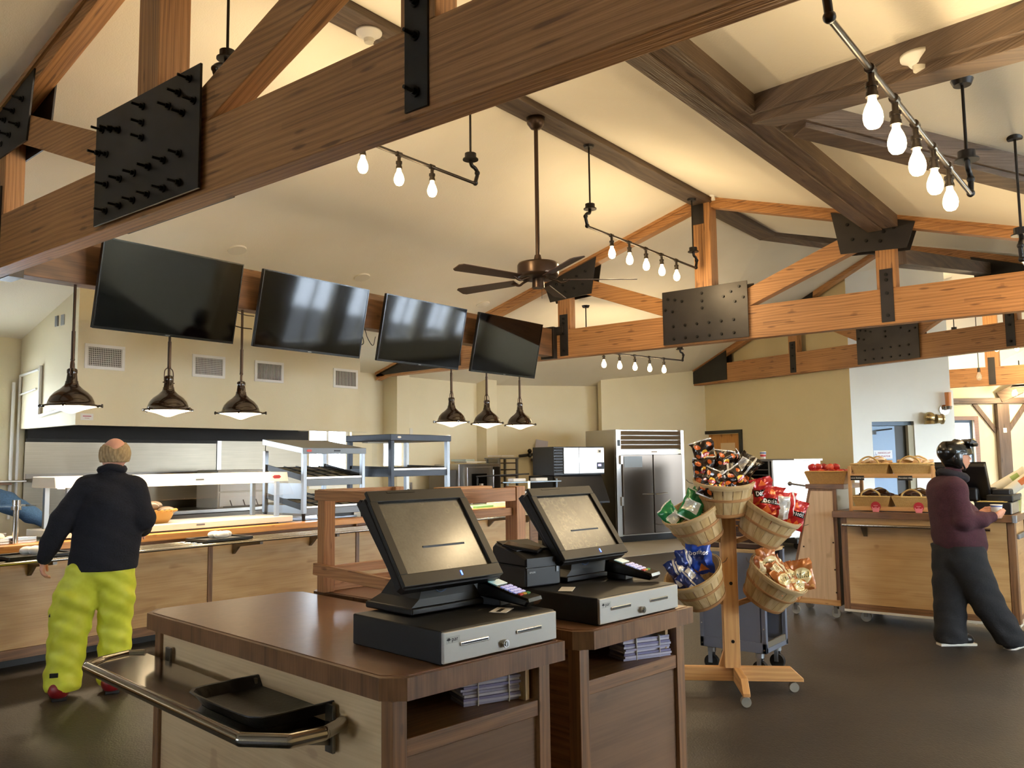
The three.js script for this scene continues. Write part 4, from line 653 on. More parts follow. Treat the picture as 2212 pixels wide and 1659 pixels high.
{ const t = thing('sheet_pan_rack', 'rolling rack of sheet pans beside the oven', 'rack', [12.5, 0, -10.15]);
  for (const [x, z] of [[0, 0], [0.55, 0], [0, -0.3], [0.55, -0.3]]) part(t, 'post', [bb(x - 0.02, 0.12, z - 0.02, x + 0.02, 1.55, z + 0.02)], M.galv);
  for (let i = 0; i < 11; i++) part(t, 'pan', [bb(0.02, 0.2 + i * 0.125, -0.3, 0.53, 0.225 + i * 0.125, 0.0, 0.003)], M.steelDark);
  part(t, 'top', [bb(-0.03, 1.54, -0.34, 0.58, 1.57, 0.03, 0.004)], M.galv); for (const [x, z] of [[0, 0], [0.55, 0], [0, -0.3], [0.55, -0.3]]) part(t, 'caster', [cyl(0.05, 0.05, 0.03, x, 0.05, z, 14, 0, Math.PI / 2), rod([x, 0.05, z], [x, 0.13, z], 0.012)], M.rubber); }
[['loose white paperwork on the oven', [11.9, 1.49, -10.35], 0.55, '#d5d0c4'], ['open white papers on the sheet pan rack', [12.75, 1.595, -10.3], 0.5, '#e4e0d8'], ['pale green box lid on the oven papers', [11.75, 1.515, -10.4], 0.4, '#b9c4b8']].forEach(([l, p, w, c], i) => solo('papers', [rbox(w, 0.02 + 0.01 * i, 0.3, 0.003, p[0], p[1] + 0.005 * i, p[2], 0.15 * i)], std(c, 0.8), l, 'papers'));
{ const t = thing('prep_table', 'dark prep table with bottles and a napkin shelf left of the ice machine', 'table', [10.15, 0, -8.75], -rad(12));
  part(t, 'top', [bb(-0.3, 0.98, -0.4, 1.6, 1.02, 0.3, 0.005)], M.steelDark); for (const [x, z] of [[-0.25, 0.25], [1.55, 0.25], [-0.25, -0.35], [1.55, -0.35]]) part(t, 'leg', [cyl(0.025, 0.025, 0.98, x, 0.49, z, 10)], M.steelFlat);
  part(t, 'over_shelf', [bb(0.5, 1.15, 0.1, 1.6, 1.17, 0.3, 0.004), rod([0.52, 1.02, 0.2], [0.52, 1.15, 0.2], 0.012), rod([1.58, 1.02, 0.2], [1.58, 1.2, 0.2], 0.015)], std('#7f8b93', 0.4, 0.5)); part(t, 'rear_rail', [tube([[0.3, 1.02, -0.3], [0.3, 1.24, -0.3], [0.36, 1.26, -0.3], [1.4, 1.28, -0.3]], 0.014, 20, 6)], M.pipeDark);
  const s = solo('steel_cup', [cyl(0.035, 0.03, 0.13, 0, 0.065, 0, 16)], M.chrome, 'tall steel cup on the dark prep table', 'cup'); s.position.set(10.33, 1.02, -8.75);
  [0.72, 1.2].forEach((x, i) => { const b = solo('white_carton', [rbox(0.26, 0.05, 0.14, 0.006)], M.paper, ['left', 'right'][i] + ' white napkin pack on the prep table shelf', 'napkins'); b.position.set(10.15 + x * 0.98 - 0.04, 1.196, -8.75 + x * 0.2 + 0.19); b.rotation.y = -rad(12); }); }
// ---------- register counters ----------
const TR = rad(7), RO = [1.727, -1.611];
const reg = (u, v, y = 0) => [RO[0] + Math.cos(TR) * u + Math.sin(TR) * v, y, RO[1] + Math.sin(TR) * u - Math.cos(TR) * v];
const flat = (pts, t, y) => prism(pts, t).rotateX(-Math.PI / 2).translate(0, y + t / 2, 0);      // outline in u,v laid flat at height y
const inset = (pts, d) => { const cx = pts.reduce((s, p) => s + p[0], 0) / pts.length, cy = pts.reduce((s, p) => s + p[1], 0) / pts.length; return pts.map(([x, y]) => [x + Math.sign(cx - x) * d, y + Math.sign(cy - y) * d]); };
function regCounter(label, outline, c) {   // c: cabinet u0,u1,v0,v1
  const t = thing('register_counter', label, 'counter', [RO[0], 0, RO[1]], -TR), { u0, u1, v0, v1 } = c;
  part(t, 'counter_edge', [flat(outline, 0.058, 0.887)], M.edgeWood, { grain: 1 });
  part(t, 'counter_top', [flat(inset(outline, 0.016), 0.004, 0.9435)], M.counterTop);
  const B = (a, ya, va, b, yb2, vb, ch = 0) => bb(a, ya, -va, b, yb2, -vb, ch);
  part(t, 'side_panel', [B(u0 + 0.012, 0.06, v0 + 0.05, u0 + 0.03, 0.887, v1 - 0.05)], c.side, { grain: 2 });
  part(t, 'side_panel', [B(u1 - 0.03, 0.06, v0 + 0.05, u1 - 0.012, 0.887, v1 - 0.05)], M.trimWood, { grain: 1 });
  part(t, 'back_panel', [B(u0 + 0.03, 0.06, v1 - 0.05, u1 - 0.03, 0.887, v1 - 0.03)], M.trimWood, { grain: 0 });
  for (const [a, v] of [[u0, v0], [u1 - 0.048, v0], [u0, v1 - 0.05], [u1 - 0.048, v1 - 0.05]]) part(t, 'corner_post', [B(a, 0, v, a + 0.048, 0.887, v + 0.05, 0.003)], M.trimWood, { grain: 1 });
  part(t, 'shelf', [B(u0 + 0.03, 0.765, v0 + 0.03, u1 - 0.03, 0.78, v0 + 0.5)], M.trimWood, { grain: 0 });
  part(t, 'shelf_rail', [B(u0 + 0.048, 0.735, v0 + 0.004, u1 - 0.048, 0.782, v0 + 0.03, 0.003)], M.trimWood, { grain: 0 });
  part(t, 'cubby_back', [B(u0 + 0.03, 0.78, v0 + 0.48, u1 - 0.03, 0.887, v0 + 0.5)], M.trimWood, { grain: 0 });
  part(t, 'cubby_divider', [B(u1 - 0.075, 0.78, v0 + 0.03, u1 - 0.06, 0.887, v0 + 0.48)], M.plyPale, { grain: 1 });
  part(t, 'front_panel', [B(u0 + 0.04, 0.05, v0 + 0.015, u1 - 0.04, 0.74, v0 + 0.03)], M.panelBrown, { grain: 0 });
  return t;
}
regCounter('nearer register counter with brown top and steel tray slide', [[-0.135, -0.024], [0.475, -0.024], [0.475, 1.5], [0.43, 1.545], [-0.14, 1.55], [-0.205, 1.48], [-0.185, 0.03]], { u0: -0.165, u1: 0.43, v0: 0.0, v1: 1.5, side: M.plyPale });
regCounter('farther register counter behind the nearer one', [[0.645, 0.0], [1.25, 0.02], [1.25, 1.5], [1.2, 1.54], [0.57, 1.53], [0.515, 1.48], [0.595, 0.05]], { u0: 0.605, u1: 1.2, v0: 0.03, v1: 1.5, side: M.trimWood });
// tray slide on the nearer counter
{ const t = thing('tray_slide', 'polished steel tray slide on the side of the nearer register counter', 'tray slide', [RO[0], 0, RO[1]], -TR);
  const P = [[-0.17, 0.225], [-0.25, 0.185], [-0.345, 0.195], [-0.425, 0.3], [-0.425, 1.44], [-0.36, 1.5], [-0.25, 1.535], [-0.2, 1.5]];
  part(t, 'slide_plate', [flat([[-0.2, 0.24], [-0.25, 0.21], [-0.33, 0.215], [-0.405, 0.31], [-0.405, 1.42], [-0.35, 1.47], [-0.24, 1.5], [-0.2, 1.48]], 0.006, 0.79)], M.polish);
  const r = []; for (let i = 0; i < P.length - 1; i++) { r.push(rod([P[i][0], 0.79, -P[i][1]], [P[i + 1][0], 0.79, -P[i + 1][1]], 0.019, 14)); r.push(sph(0.019, P[i][0], 0.79, -P[i][1], 1, 1, 1, 14, 8)); }
  part(t, 'edge_tube', r, M.polish);
  for (const v of [0.28, 0.72, 1.36]) part(t, 'bracket', [bb(-0.175, 0.7, -v - 0.02, -0.165, 0.83, -v + 0.02, 0.002), prism([[-0.17, 0.785], [-0.36, 0.785], [-0.35, 0.765], [-0.17, 0.72]], 0.012).translate(0, 0, -v)], M.steelDark);
  part(t, 'knob', [cyl(0.012, 0.012, 0.03, -0.3, 0.765, -0.31, 12)], M.bronze); }
{ const t = thing('cafeteria_tray', 'empty black cafeteria tray on the polished slide', 'tray', reg(-0.242, 0.505, 0.797), -TR);
  const ring = (w, l, r, n = 40) => [...Array(n)].map((_, i) => { const a = (i + 0.5) / n * Math.PI * 2, c = Math.cos(a), s = Math.sin(a), k = 1 / Math.pow(Math.pow(Math.abs(c), 7) + Math.pow(Math.abs(s), 7), 1 / 7); return { x: w * c * k, y: l * s * k }; });
  const pos = [], L = [[0.128, 0.19, 0.03, 0.0], [0.13, 0.192, 0.03, 0.004], [0.15, 0.212, 0.045, 0.034], [0.158, 0.22, 0.05, 0.036], [0.157, 0.219, 0.05, 0.039], [0.148, 0.21, 0.045, 0.038], [0.128, 0.19, 0.03, 0.008]].map(q => ring(q[0], q[1], q[2]).map(p => [p.x, q[3], p.y]));
  for (let k = 0; k < L.length - 1; k++) for (let i = 0; i < 40; i++) { const a = L[k][i], b = L[k][(i + 1) % 40], c = L[k + 1][i], d = L[k + 1][(i + 1) % 40]; pos.push(...a, ...c, ...b, ...b, ...c, ...d); }
  for (const [k, f] of [[0, 0], [6, 1]]) for (let i = 0; i < 40; i++) { const a = L[k][i], b = L[k][(i + 1) % 40], c = [0, L[k][0][1], 0]; pos.push(...(f ? [a, c, b] : [a, b, c]).flat()); }
  let g = new THREE.BufferGeometry(); g.setAttribute('position', new THREE.Float32BufferAttribute(pos, 3)); g.computeVertexNormals(); g = toCreasedNormals(mergeVertices(g, 1e-5), 0.6);
  part(t, 'tray_body', [g], phys('#0e0d0c', 0.38, 0, { bumpMap: bumpFine, bumpScale: 0.0006 })); }
// cash drawers
const parTex = canvasTex(256, 96, (c, w, h) => { c.fillStyle = '#a9a8a4'; c.fillRect(0, 0, w, h); c.fillStyle = '#1c1c1e'; c.font = 'bold 74px sans-serif'; c.fillText('par', 100, 68); for (let i = 0; i < 5; i++) { c.beginPath(); const a = -Math.PI / 2 + (i - 2) * 0.62; c.ellipse(48 + 20 * Math.cos(a), 52 + 20 * Math.sin(a), 20, 8, a, 0, 6.3); c.fill(); } c.fillRect(45, 50, 6, 30); });
function drawer(label, u, v, y) {
  const t = thing('cash_drawer', label, 'cash drawer', reg(u, v, y), -TR);
  part(t, 'housing', [rbox(0.46, 0.092, 0.42, 0.005, 0.23, 0.046, -0.213)], M.plasticTop);
  const f = part(t, 'drawer_front', [rbox(0.456, 0.084, 0.012, 0.003, 0.23, 0.046, 0.0)], std('#b9b8b4', 0.36, 0.35));
  for (const x of [0.115, 0.335]) { part(f, 'slot_rim', [rbox(0.11, 0.012, 0.006, 0.003, x, 0.05, 0.007)], M.chrome); part(f, 'slot', [bb(x - 0.05, 0.048, 0.0095, x + 0.05, 0.0525, 0.0105)], M.black); }
  part(f, 'lock', [cyl(0.0115, 0.0115, 0.014, 0.23, 0.026, 0.012, 20, Math.PI / 2), cyl(0.007, 0.007, 0.004, 0.23, 0.026, 0.02, 14, Math.PI / 2)], M.chrome); part(f, 'key_slot', [bb(0.229, 0.02, 0.0215, 0.231, 0.032, 0.0225)], M.black);
  part(f, 'logo', [new THREE.PlaneGeometry(0.05, 0.019).toNonIndexed().translate(0.036, 0.066, 0.0065)], std('#ffffff', 0.4, 0.5, { map: parTex }), { keepUV: true });
}
drawer('black cash drawer with brushed steel front on the nearer counter', 0, 0, 0.948);
drawer('black cash drawer with brushed steel front on the farther counter', 0.71, 0.035, 0.948);
// touch screen terminals
function terminal(label, u, v, y, yaw, screenMat, k = 1, paperOn = false) {
  const t = thing('register_terminal', label, 'cash register', reg(u, v, y), -TR + yaw); t.scale.setScalar(k);
  const loft = (a, b, y0, y1) => { const q = (r, yy) => [[-r[0], yy, r[1]], [r[0], yy, r[1]], [r[0], yy, r[2]], [-r[0], yy, r[2]]]; const A = q(a, y0), Bq = q(b, y1), pos = []; for (let i = 0; i < 4; i++) { const n = (i + 1) % 4; pos.push(...A[i], ...A[n], ...Bq[i], ...A[n], ...Bq[n], ...Bq[i]); } pos.push(...Bq[0], ...Bq[1], ...Bq[2], ...Bq[0], ...Bq[2], ...Bq[3], ...A[0], ...A[2], ...A[1], ...A[0], ...A[3], ...A[2]); const g = new THREE.BufferGeometry(); g.setAttribute('position', new THREE.Float32BufferAttribute(pos, 3)); g.computeVertexNormals(); return g; };
  part(t, 'foot', [rbox(0.32, 0.022, 0.24, 0.006, 0.02, 0.012, -0.11)], M.plastic);
  part(t, 'stand', [loft([0.155, 0.0, -0.22], [0.12, -0.005, -0.2], 0.022, 0.045).translate(0.02, 0, 0), loft([0.12, -0.005, -0.2], [0.095, -0.02, -0.18], 0.045, 0.09).translate(0.02, 0, 0), loft([0.095, -0.02, -0.18], [0.085, -0.03, -0.2], 0.09, 0.2).translate(0.02, 0, 0)], M.plastic);
  const g = new THREE.Group(); g.name = 'display_head'; g.position.set(0, 0.1, 0.04); g.rotation.x = -rad(36.5); t.add(g);   // x across, y up the screen, z out of it
  part(g, 'back_shell', [prism([[-0.2, 0.0], [-0.19, -0.012], [0.19, -0.012], [0.2, 0.0], [0.2, 0.31], [0.17, 0.335], [-0.17, 0.335], [-0.2, 0.31]], 0.035, 0.006).translate(0, 0, -0.02), prism([[-0.17, 0.03], [0.17, 0.03], [0.19, 0.33], [-0.19, 0.33]], 0.04, 0.008).translate(0, 0, -0.05)], M.plastic);
  part(g, 'bezel', [bb(-0.2, -0.01, -0.004, 0.2, 0.032, 0.01, 0.003), bb(-0.196, 0.288, -0.004, 0.196, 0.33, 0.01, 0.003), bb(-0.2, 0.03, -0.004, -0.168, 0.29, 0.01, 0.003), bb(0.168, 0.03, -0.004, 0.2, 0.29, 0.01, 0.003)], M.plasticGray);
  part(g, 'screen', [new THREE.PlaneGeometry(0.337, 0.259).toNonIndexed().translate(0, 0.16, 0.0), bb(-0.168, 0.03, -0.006, 0.168, 0.29, -0.001)], screenMat, { keepUV: true });
  part(g, 'card_slot', [bb(-0.12, 0.318, 0.009, -0.01, 0.323, 0.0115)], M.black);
  part(g, 'power_light', [rbox(0.005, 0.016, 0.003, 0.001, 0.03, 0.012, 0.0105)], lamp(new THREE.Color().setRGB(0.02, 0.1, 1), 6));
  part(g, 'side_button', [...Array(6)].map((_, i) => rbox(0.004, 0.008, 0.006, 0.001, 0.201, 0.09 + i * 0.02, -0.01)), M.chrome, { kind: 'stuff' });
  if (paperOn) part(g, 'label_strip', [bb(-0.04, 0.332, -0.03, 0.06, 0.336, -0.005)], M.paper);
  const ring = new THREE.TorusGeometry(0.03, 0.0016, 6, 24, Math.PI).toNonIndexed().rotateZ(Math.PI).translate(-0.02, 0.09, 0.002);
  part(t, 'ring_light', [ring], std('#35507d', 0.3)); return t;
}
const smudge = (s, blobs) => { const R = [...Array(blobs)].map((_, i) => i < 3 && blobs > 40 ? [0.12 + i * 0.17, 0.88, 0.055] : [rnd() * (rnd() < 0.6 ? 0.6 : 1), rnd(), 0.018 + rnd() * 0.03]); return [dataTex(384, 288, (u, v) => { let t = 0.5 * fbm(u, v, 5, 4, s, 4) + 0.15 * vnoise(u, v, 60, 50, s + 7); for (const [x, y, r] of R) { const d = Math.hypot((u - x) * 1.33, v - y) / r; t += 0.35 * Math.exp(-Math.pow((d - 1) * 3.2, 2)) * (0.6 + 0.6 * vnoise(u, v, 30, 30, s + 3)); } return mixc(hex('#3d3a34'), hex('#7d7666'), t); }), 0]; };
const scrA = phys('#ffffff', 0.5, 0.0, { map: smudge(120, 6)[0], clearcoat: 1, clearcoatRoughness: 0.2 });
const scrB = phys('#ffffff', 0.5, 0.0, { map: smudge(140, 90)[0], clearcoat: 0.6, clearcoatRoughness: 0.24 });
terminal('touch screen register with a bright glare on the nearer counter', 0.215, 0.235, 1.042, 0, scrA, 1, true);
terminal('touch screen register with smudge rings on the farther counter', 1.03, 0.345, 1.042, 0, scrB, 0.95, true);
// receipt printer with a phone on it
{ const t = thing('receipt_printer', 'black receipt printer between the two touch screen registers', 'printer', reg(0.70, 0.36, 1.041), -TR - rad(8));
  part(t, 'body', [rbox(0.165, 0.075, 0.21, 0.008, 0.0825, 0.0375, -0.105), prism([[0, 0.075], [0.21, 0.075], [0.21, 0.135], [0.19, 0.15], [0.06, 0.125], [0, 0.105]], 0.165, 0.006).rotateY(Math.PI / 2).translate(0.0825, 0, 0)], M.plastic);
  part(t, 'lid', [slab([[0.008, 0.127, -0.065], [0.157, 0.127, -0.065], [0.157, 0.152, -0.19], [0.008, 0.152, -0.19]].reverse(), 0.004)], M.plasticTop);
  part(t, 'seam', [bb(-0.0005, 0.072, -0.2, 0.166, 0.075, 0.0012)], M.black);
  const tx = canvasTex(128, 48, (c, w, h) => { c.fillStyle = '#15171c'; c.fillRect(0, 0, w, h); c.fillStyle = '#b9bcc2'; c.font = 'bold 34px sans-serif'; c.fillText('EPSON', 8, 36); });
  part(t, 'logo', [new THREE.PlaneGeometry(0.032, 0.012).toNonIndexed().translate(0.03, 0.055, 0.0015)], std('#ffffff', 0.5, 0, { map: tx }), { keepUV: true }); part(t, 'button', [rbox(0.012, 0.02, 0.004, 0.001, 0.145, 0.06, 0.002)], M.grayPaint);
  const p = thing('mobile_phone', 'black mobile phone lying on the receipt printer', 'phone', reg(0.765, 0.44, 1.179), -TR + rad(30)); p.rotation.x = 0.18; part(p, 'body', [rbox(0.075, 0.009, 0.14, 0.003)], M.plastic); part(p, 'screen', [rbox(0.068, 0.002, 0.13, 0.001, 0, 0.005, 0)], M.blackGloss); }
// card readers
const keyM = ['#c43a30', '#d0a83a', '#3f9a55'].map(c => std(c, 0.5)), keyBlue = lamp(new THREE.Color().setRGB(0.1, 0.2, 0.9), 0.5);
function cardReader(label, u, v, y, yaw) {
  const t = thing('card_reader', label, 'card reader', reg(u, v, y), -TR + yaw);
  const g = new THREE.Group(); g.name = 'reader_head'; g.rotation.x = rad(7); g.position.y = 0.014; t.add(g);
  part(g, 'body', [prism([[-0.1, 0.004], [0.09, 0.004], [0.1, 0.02], [0.095, 0.03], [0.03, 0.036], [-0.07, 0.052], [-0.1, 0.046]], 0.088, 0.006).rotateY(-Math.PI / 2)], M.blackGloss);
  part(g, 'screen', [slab([[-0.03, 0.0515, -0.066], [0.03, 0.0515, -0.066], [0.03, 0.0465, -0.03], [-0.03, 0.0465, -0.03]], 0.002)], lamp(new THREE.Color().setRGB(0.25, 0.55, 0.6), 0.5));
  for (let r = 0; r < 4; r++) for (let c = 0; c < 3; c++) part(g, 'key', [rbox(0.018, 0.004, 0.011, 0.001, -0.021 + c * 0.021, 0.0438 - r * 0.0027, -0.012 + r * 0.0165, 0, 0, 0.16)], keyBlue);
  for (let c = 0; c < 3; c++) part(g, 'key', [rbox(0.018, 0.004, 0.011, 0.001, -0.021 + c * 0.021, 0.0345, 0.056, 0, 0, 0.09)], keyM[c]);
  part(t, 'wedge', [rbox(0.07, 0.03, 0.08, 0.004, 0, 0.015, -0.05)], M.black); }
cardReader('black card reader with lit keys on the nearer cash drawer', 0.415, 0.16, 1.041, rad(12));
cardReader('black card reader with lit keys on the farther cash drawer', 1.135, 0.215, 1.041, rad(12));
{ const m = solo('white_card', [rbox(0.086, 0.002, 0.054, 0.0005)], M.paper, 'white card lying on the nearer cash drawer', 'card'); m.position.set(...reg(0.33, 0.105, 1.0425)); m.rotation.y = -TR + 0.5; part(m, 'print', [bb(-0.035, 0.001, -0.008, 0.02, 0.0014, 0.006)], M.black); }
{ const m = solo('white_card', [rbox(0.1, 0.002, 0.05, 0.0005)], M.paper, 'white card lying on the farther cash drawer', 'card'); m.position.set(...reg(0.78, 0.235, 1.0425)); m.rotation.y = -TR + 0.6; }
solo('printer_cable', [tube([reg(0.47, 0.3, 1.06), reg(0.51, 0.3, 1.12), reg(0.5, 0.33, 1.17), reg(0.46, 0.36, 1.18), reg(0.45, 0.33, 1.12), reg(0.5, 0.25, 1.05), reg(0.44, 0.2, 1.045), reg(0.36, 0.26, 1.045)], 0.004, 50, 6)], M.black, 'black cable looping behind the nearer card reader', 'cable');
{ const t = thing('customer_display', 'black box display mounted behind the nearer register', 'display', reg(0.42, 0.36, 1.041), -TR); part(t, 'body', [rbox(0.16, 0.1, 0.06, 0.006, 0, 0.05, 0)], M.plastic); part(t, 'tag', [bb(0.05, 0.07, 0.03, 0.065, 0.085, 0.032)], M.paper); }
// bundles of papers in the cubbies
function bundle(label, u, v, y) {
  const t = thing('paper_bundle', label, 'papers', reg(u, v, y), -TR - rad(18));
  for (let i = 0; i < 9; i++) part(t, 'paper_stack', [rbox(0.2 + rr(-0.006, 0.006), 0.0078, 0.1 + rr(-0.006, 0.006), 0.001, rr(-0.004, 0.004), 0.004 + i * 0.0082, rr(-0.004, 0.004), rr(-0.03, 0.03))], std(['#a9a7c4', '#c3c1d2', '#8f8db5', '#d2d0da'][i % 4], 0.8));
  part(t, 'rubber_band', [bb(-0.052, -0.001, -0.054, -0.049, 0.077, 0.055), bb(0.05, -0.001, -0.054, 0.053, 0.077, 0.055)], M.offwhite); }
bundle('bundle of lilac papers on the shelf of the nearer counter', 0.285, 0.13, 0.781); bundle('bundle of lilac papers on the shelf of the farther counter', 1.06, 0.13, 0.781);
// oak racks
{ const t = thing('oak_rack', 'open oak rack at the back left of the farther counter', 'rack', reg(0.5, 1.4, 0.948), -TR);
  part(t, 'post', [bb(0.0, 0, -0.03, 0.055, 0.44, 0.025, 0.003)], M.oak, { grain: 1 }); part(t, 'post', [bb(0.38, 0, -0.03, 0.43, 0.44, 0.025, 0.003)], M.oak, { grain: 1 });
  part(t, 'top_rail', [bb(0.0, 0.38, -0.025, 0.43, 0.44, 0.0, 0.003)], M.oak, { grain: 0 }); part(t, 'bottom_rail', [bb(0.05, 0.0, -0.022, 0.39, 0.05, 0.0, 0.003)], M.oak, { grain: 0 });
  part(t, 'side_rail', [beam([-0.012, 0.415, -0.02], [-0.012, 0.415, 0.62], 0.022, 0.045, 0.003)], M.oak, { grain: 2 }); part(t, 'side_rail', [beam([-0.012, 0.1, -0.03], [0.06, 0.06, 0.5], 0.022, 0.05, 0.003)], M.oak, { grain: 2 });
  part(t, 'side_rail', [beam([0.06, 0.09, 0.0], [0.36, 0.09, 0.0], 0.022, 0.04, 0.003)], M.oak, { grain: 0 }); }
{ const t = thing('oak_rack', 'oak rack with a tall right post behind the receipt printer', 'rack', reg(0.76, 0.9, 0.948), -TR);
  part(t, 'post', [bb(0.41, 0, -0.045, 0.465, 0.44, 0.03, 0.003)], M.oak, { grain: 1 }); part(t, 'post', [bb(0, 0, -0.045, 0.05, 0.42, 0.03, 0.003)], M.oak, { grain: 1 });
  part(t, 'top_rail', [bb(0.0, 0.375, 0.0, 0.41, 0.435, 0.025, 0.003)], M.oak, { grain: 0 }); part(t, 'lower_rail', [bb(0.05, 0.31, -0.02, 0.41, 0.345, 0.005, 0.003)], M.oak, { grain: 0 }); part(t, 'shelf_board', [bb(0.03, 0.432, -0.09, 0.3, 0.445, -0.01, 0.003)], M.barWood, { grain: 0 }); }
// ---------- snack stand ----------
const SC = [5.32, -2.355], SY = -rad(57.9);
{ const t = thing('snack_stand', 'pine snack stand on casters holding five bushel baskets', 'stand', [SC[0], 0, SC[1]], SY);
  part(t, 'post', [bb(-0.075, 0.15, -0.045, 0.025, 1.22, 0.045, 0.004)], M.pine, { grain: 1 });
  part(t, 'foot_board', [prism([[-0.42, 0.065], [0.42, 0.065], [0.42, 0.085], [0.345, 0.155], [-0.345, 0.155], [-0.42, 0.085]], 0.045, 0.003)], M.pine, { grain: 0 });
  part(t, 'foot_board', [prism([[0.024, 0.065], [0.4, 0.065], [0.4, 0.085], [0.32, 0.155], [0.024, 0.155]], 0.045, 0.003).rotateY(-Math.PI / 2)], M.pine, { grain: 2 });
  part(t, 'foot_board', [prism([[0.024, 0.065], [0.4, 0.065], [0.4, 0.085], [0.32, 0.155], [0.024, 0.155]], 0.045, 0.003).rotateY(Math.PI / 2)], M.pine, { grain: 2 });
  part(t, 'gusset', [prism([[-0.075, 0.155], [-0.11, 0.155], [-0.075, 0.26]].reverse(), 0.04)], M.pine, { grain: 1 });
  for (const [x, z] of [[-0.36, 0], [0.36, 0], [0, 0.36], [0, -0.36]]) { const c = part(t, 'caster', [cyl(0.03, 0.03, 0.02, x, 0.03, z + 0.012, 18, Math.PI / 2), cyl(0.03, 0.03, 0.02, x, 0.03, z - 0.014, 18, Math.PI / 2)], M.casterGray); part(c, 'stem', [rod([x, 0.03, z], [x, 0.068, z], 0.008)], M.steelDark); }
  for (const y of [0.69, 0.32]) part(t, 'screw', [cyl(0.011, 0.011, 0.006, -0.02, y, 0.046, 12, Math.PI / 2)], M.black);
  for (const [s, y] of [[-1, 1.02], [1, 1.02], [-1, 0.62], [1, 0.62]]) part(t, 'arm', [beam([s * 0.0 - 0.02, y - 0.08, 0], [s * 0.2, y, 0.02], 0.035, 0.03)], M.pine, { grain: 0 }); }
const BH = 0.215, BR0 = 0.132, BR1 = 0.19, NST = 18;
const staveGeo = (() => { const a = Math.PI / NST * 0.94, pos = [], Q = (p, q, r, s) => pos.push(...p, ...q, ...r, ...p, ...r, ...s), n = 3, P = (k, y, d) => { const th = -a + 2 * a * k / n, r = BR0 + (BR1 - BR0) * Math.pow(y / BH, 0.85) - d; return [r * Math.sin(th), y, r * Math.cos(th)]; };
  for (let k = 0; k < n; k++) for (let j = 0; j < 2; j++) { const y0 = BH * j / 2, y1 = BH * (j + 1) / 2; Q(P(k, y0, 0), P(k + 1, y0, 0), P(k + 1, y1, 0), P(k, y1, 0)); Q(P(k + 1, y0, 0.004), P(k, y0, 0.004), P(k, y1, 0.004), P(k + 1, y1, 0.004)); }
  for (const k of [0, n]) Q(P(k, 0, 0.004), P(k, 0, 0), P(k, BH, 0), P(k, BH, 0.004));
  const g = new THREE.BufferGeometry(); g.setAttribute('position', new THREE.Float32BufferAttribute(pos, 3)); g.computeVertexNormals(); return uvMetres(g, 1); })();
const hoopAt = (y, h, t) => { const r = BR0 + (BR1 - BR0) * Math.pow(y / BH, 0.85), r2 = BR0 + (BR1 - BR0) * Math.pow((y + h) / BH, 0.85); return lathe([[r, y], [r + t, y], [r2 + t, y + h], [r2, y + h], [r, y]], 40); };
const staveMats = [0, 1, 2].map(i => { const m = M.stave.clone(); m.color.set(['#ffffff', '#f0ead8', '#e2d8c0'][i]); return m; });
const Q4 = (yaw, fx, fz) => new THREE.Quaternion().setFromEuler(new THREE.Euler(0, yaw, 0)).multiply(new THREE.Quaternion().setFromEuler(new THREE.Euler(fx, 0, fz, 'XYZ')));
const inStand = (x, y, z) => V3(x, y, z).applyAxisAngle(V3(0, 1, 0), SY).add(V3(SC[0], 0, SC[1]));
const baskets = {};
function bushel(key, label, x, y, z, fx, fz) {     // base centre in the stand's frame, lean towards the viewer and sideways
  const t = thing('bushel_basket', label, 'basket'); t.position.copy(inStand(x, y, z)); t.quaternion.copy(Q4(SY, fx, fz));
  for (let i = 0; i < NST; i++) share(t, 'stave', staveGeo, staveMats[(i * 7 + (i >> 1)) % 3], 0, 0, 0, i / NST * Math.PI * 2);
  part(t, 'rim_hoop', [hoopAt(BH - 0.028, 0.03, 0.006), lathe([[BR1 - 0.012, BH - 0.026], [BR1 - 0.005, BH - 0.026], [BR1 - 0.003, BH + 0.003], [BR1 - 0.01, BH + 0.003], [BR1 - 0.012, BH - 0.026]], 40)], M.stave, { grain: 0 });
  part(t, 'middle_hoop', [hoopAt(BH * 0.5, 0.018, 0.004)], M.hoop, { grain: 0 }); part(t, 'bottom_hoop', [hoopAt(0.0, 0.024, 0.004)], M.hoop, { grain: 0 });
  part(t, 'base_board', [cyl(BR0 - 0.004, BR0 - 0.004, 0.008, 0, 0.006, 0, 32)], M.stave);
  part(t, 'wire_handle', [tube([[-BR1 - 0.006, BH - 0.02, 0], [-BR1 - 0.03, BH - 0.01, 0.01], [-BR1 - 0.05, BH + 0.01, 0.015]], 0.0022, 12, 5)], M.steelDark); part(t, 'wire_handle', [tube([[BR1 + 0.006, BH - 0.02, 0], [BR1 + 0.03, BH - 0.01, 0.01], [BR1 + 0.05, BH + 0.01, 0.015]], 0.0022, 12, 5)], M.steelDark);
  t.updateMatrixWorld(true); baskets[key] = t; return t;
}
bushel('T', 'top bushel basket full of black and orange chip bags', -0.06, 1.15, 0.13, rad(12), 0);
bushel('UL', 'upper left bushel basket with green chip bags', -0.19, 0.985, 0.1, rad(16), rad(24));
bushel('UR', 'upper right bushel basket with red chip bags', 0.15, 0.985, 0.1, rad(16), -rad(26));
bushel('LL', 'lower left bushel basket with blue chip bags', -0.19, 0.60, 0.1, rad(22), rad(24));
bushel('LR', 'lower right bushel basket with brown and cream chip bags', 0.165, 0.595, 0.1, rad(22), -rad(27));
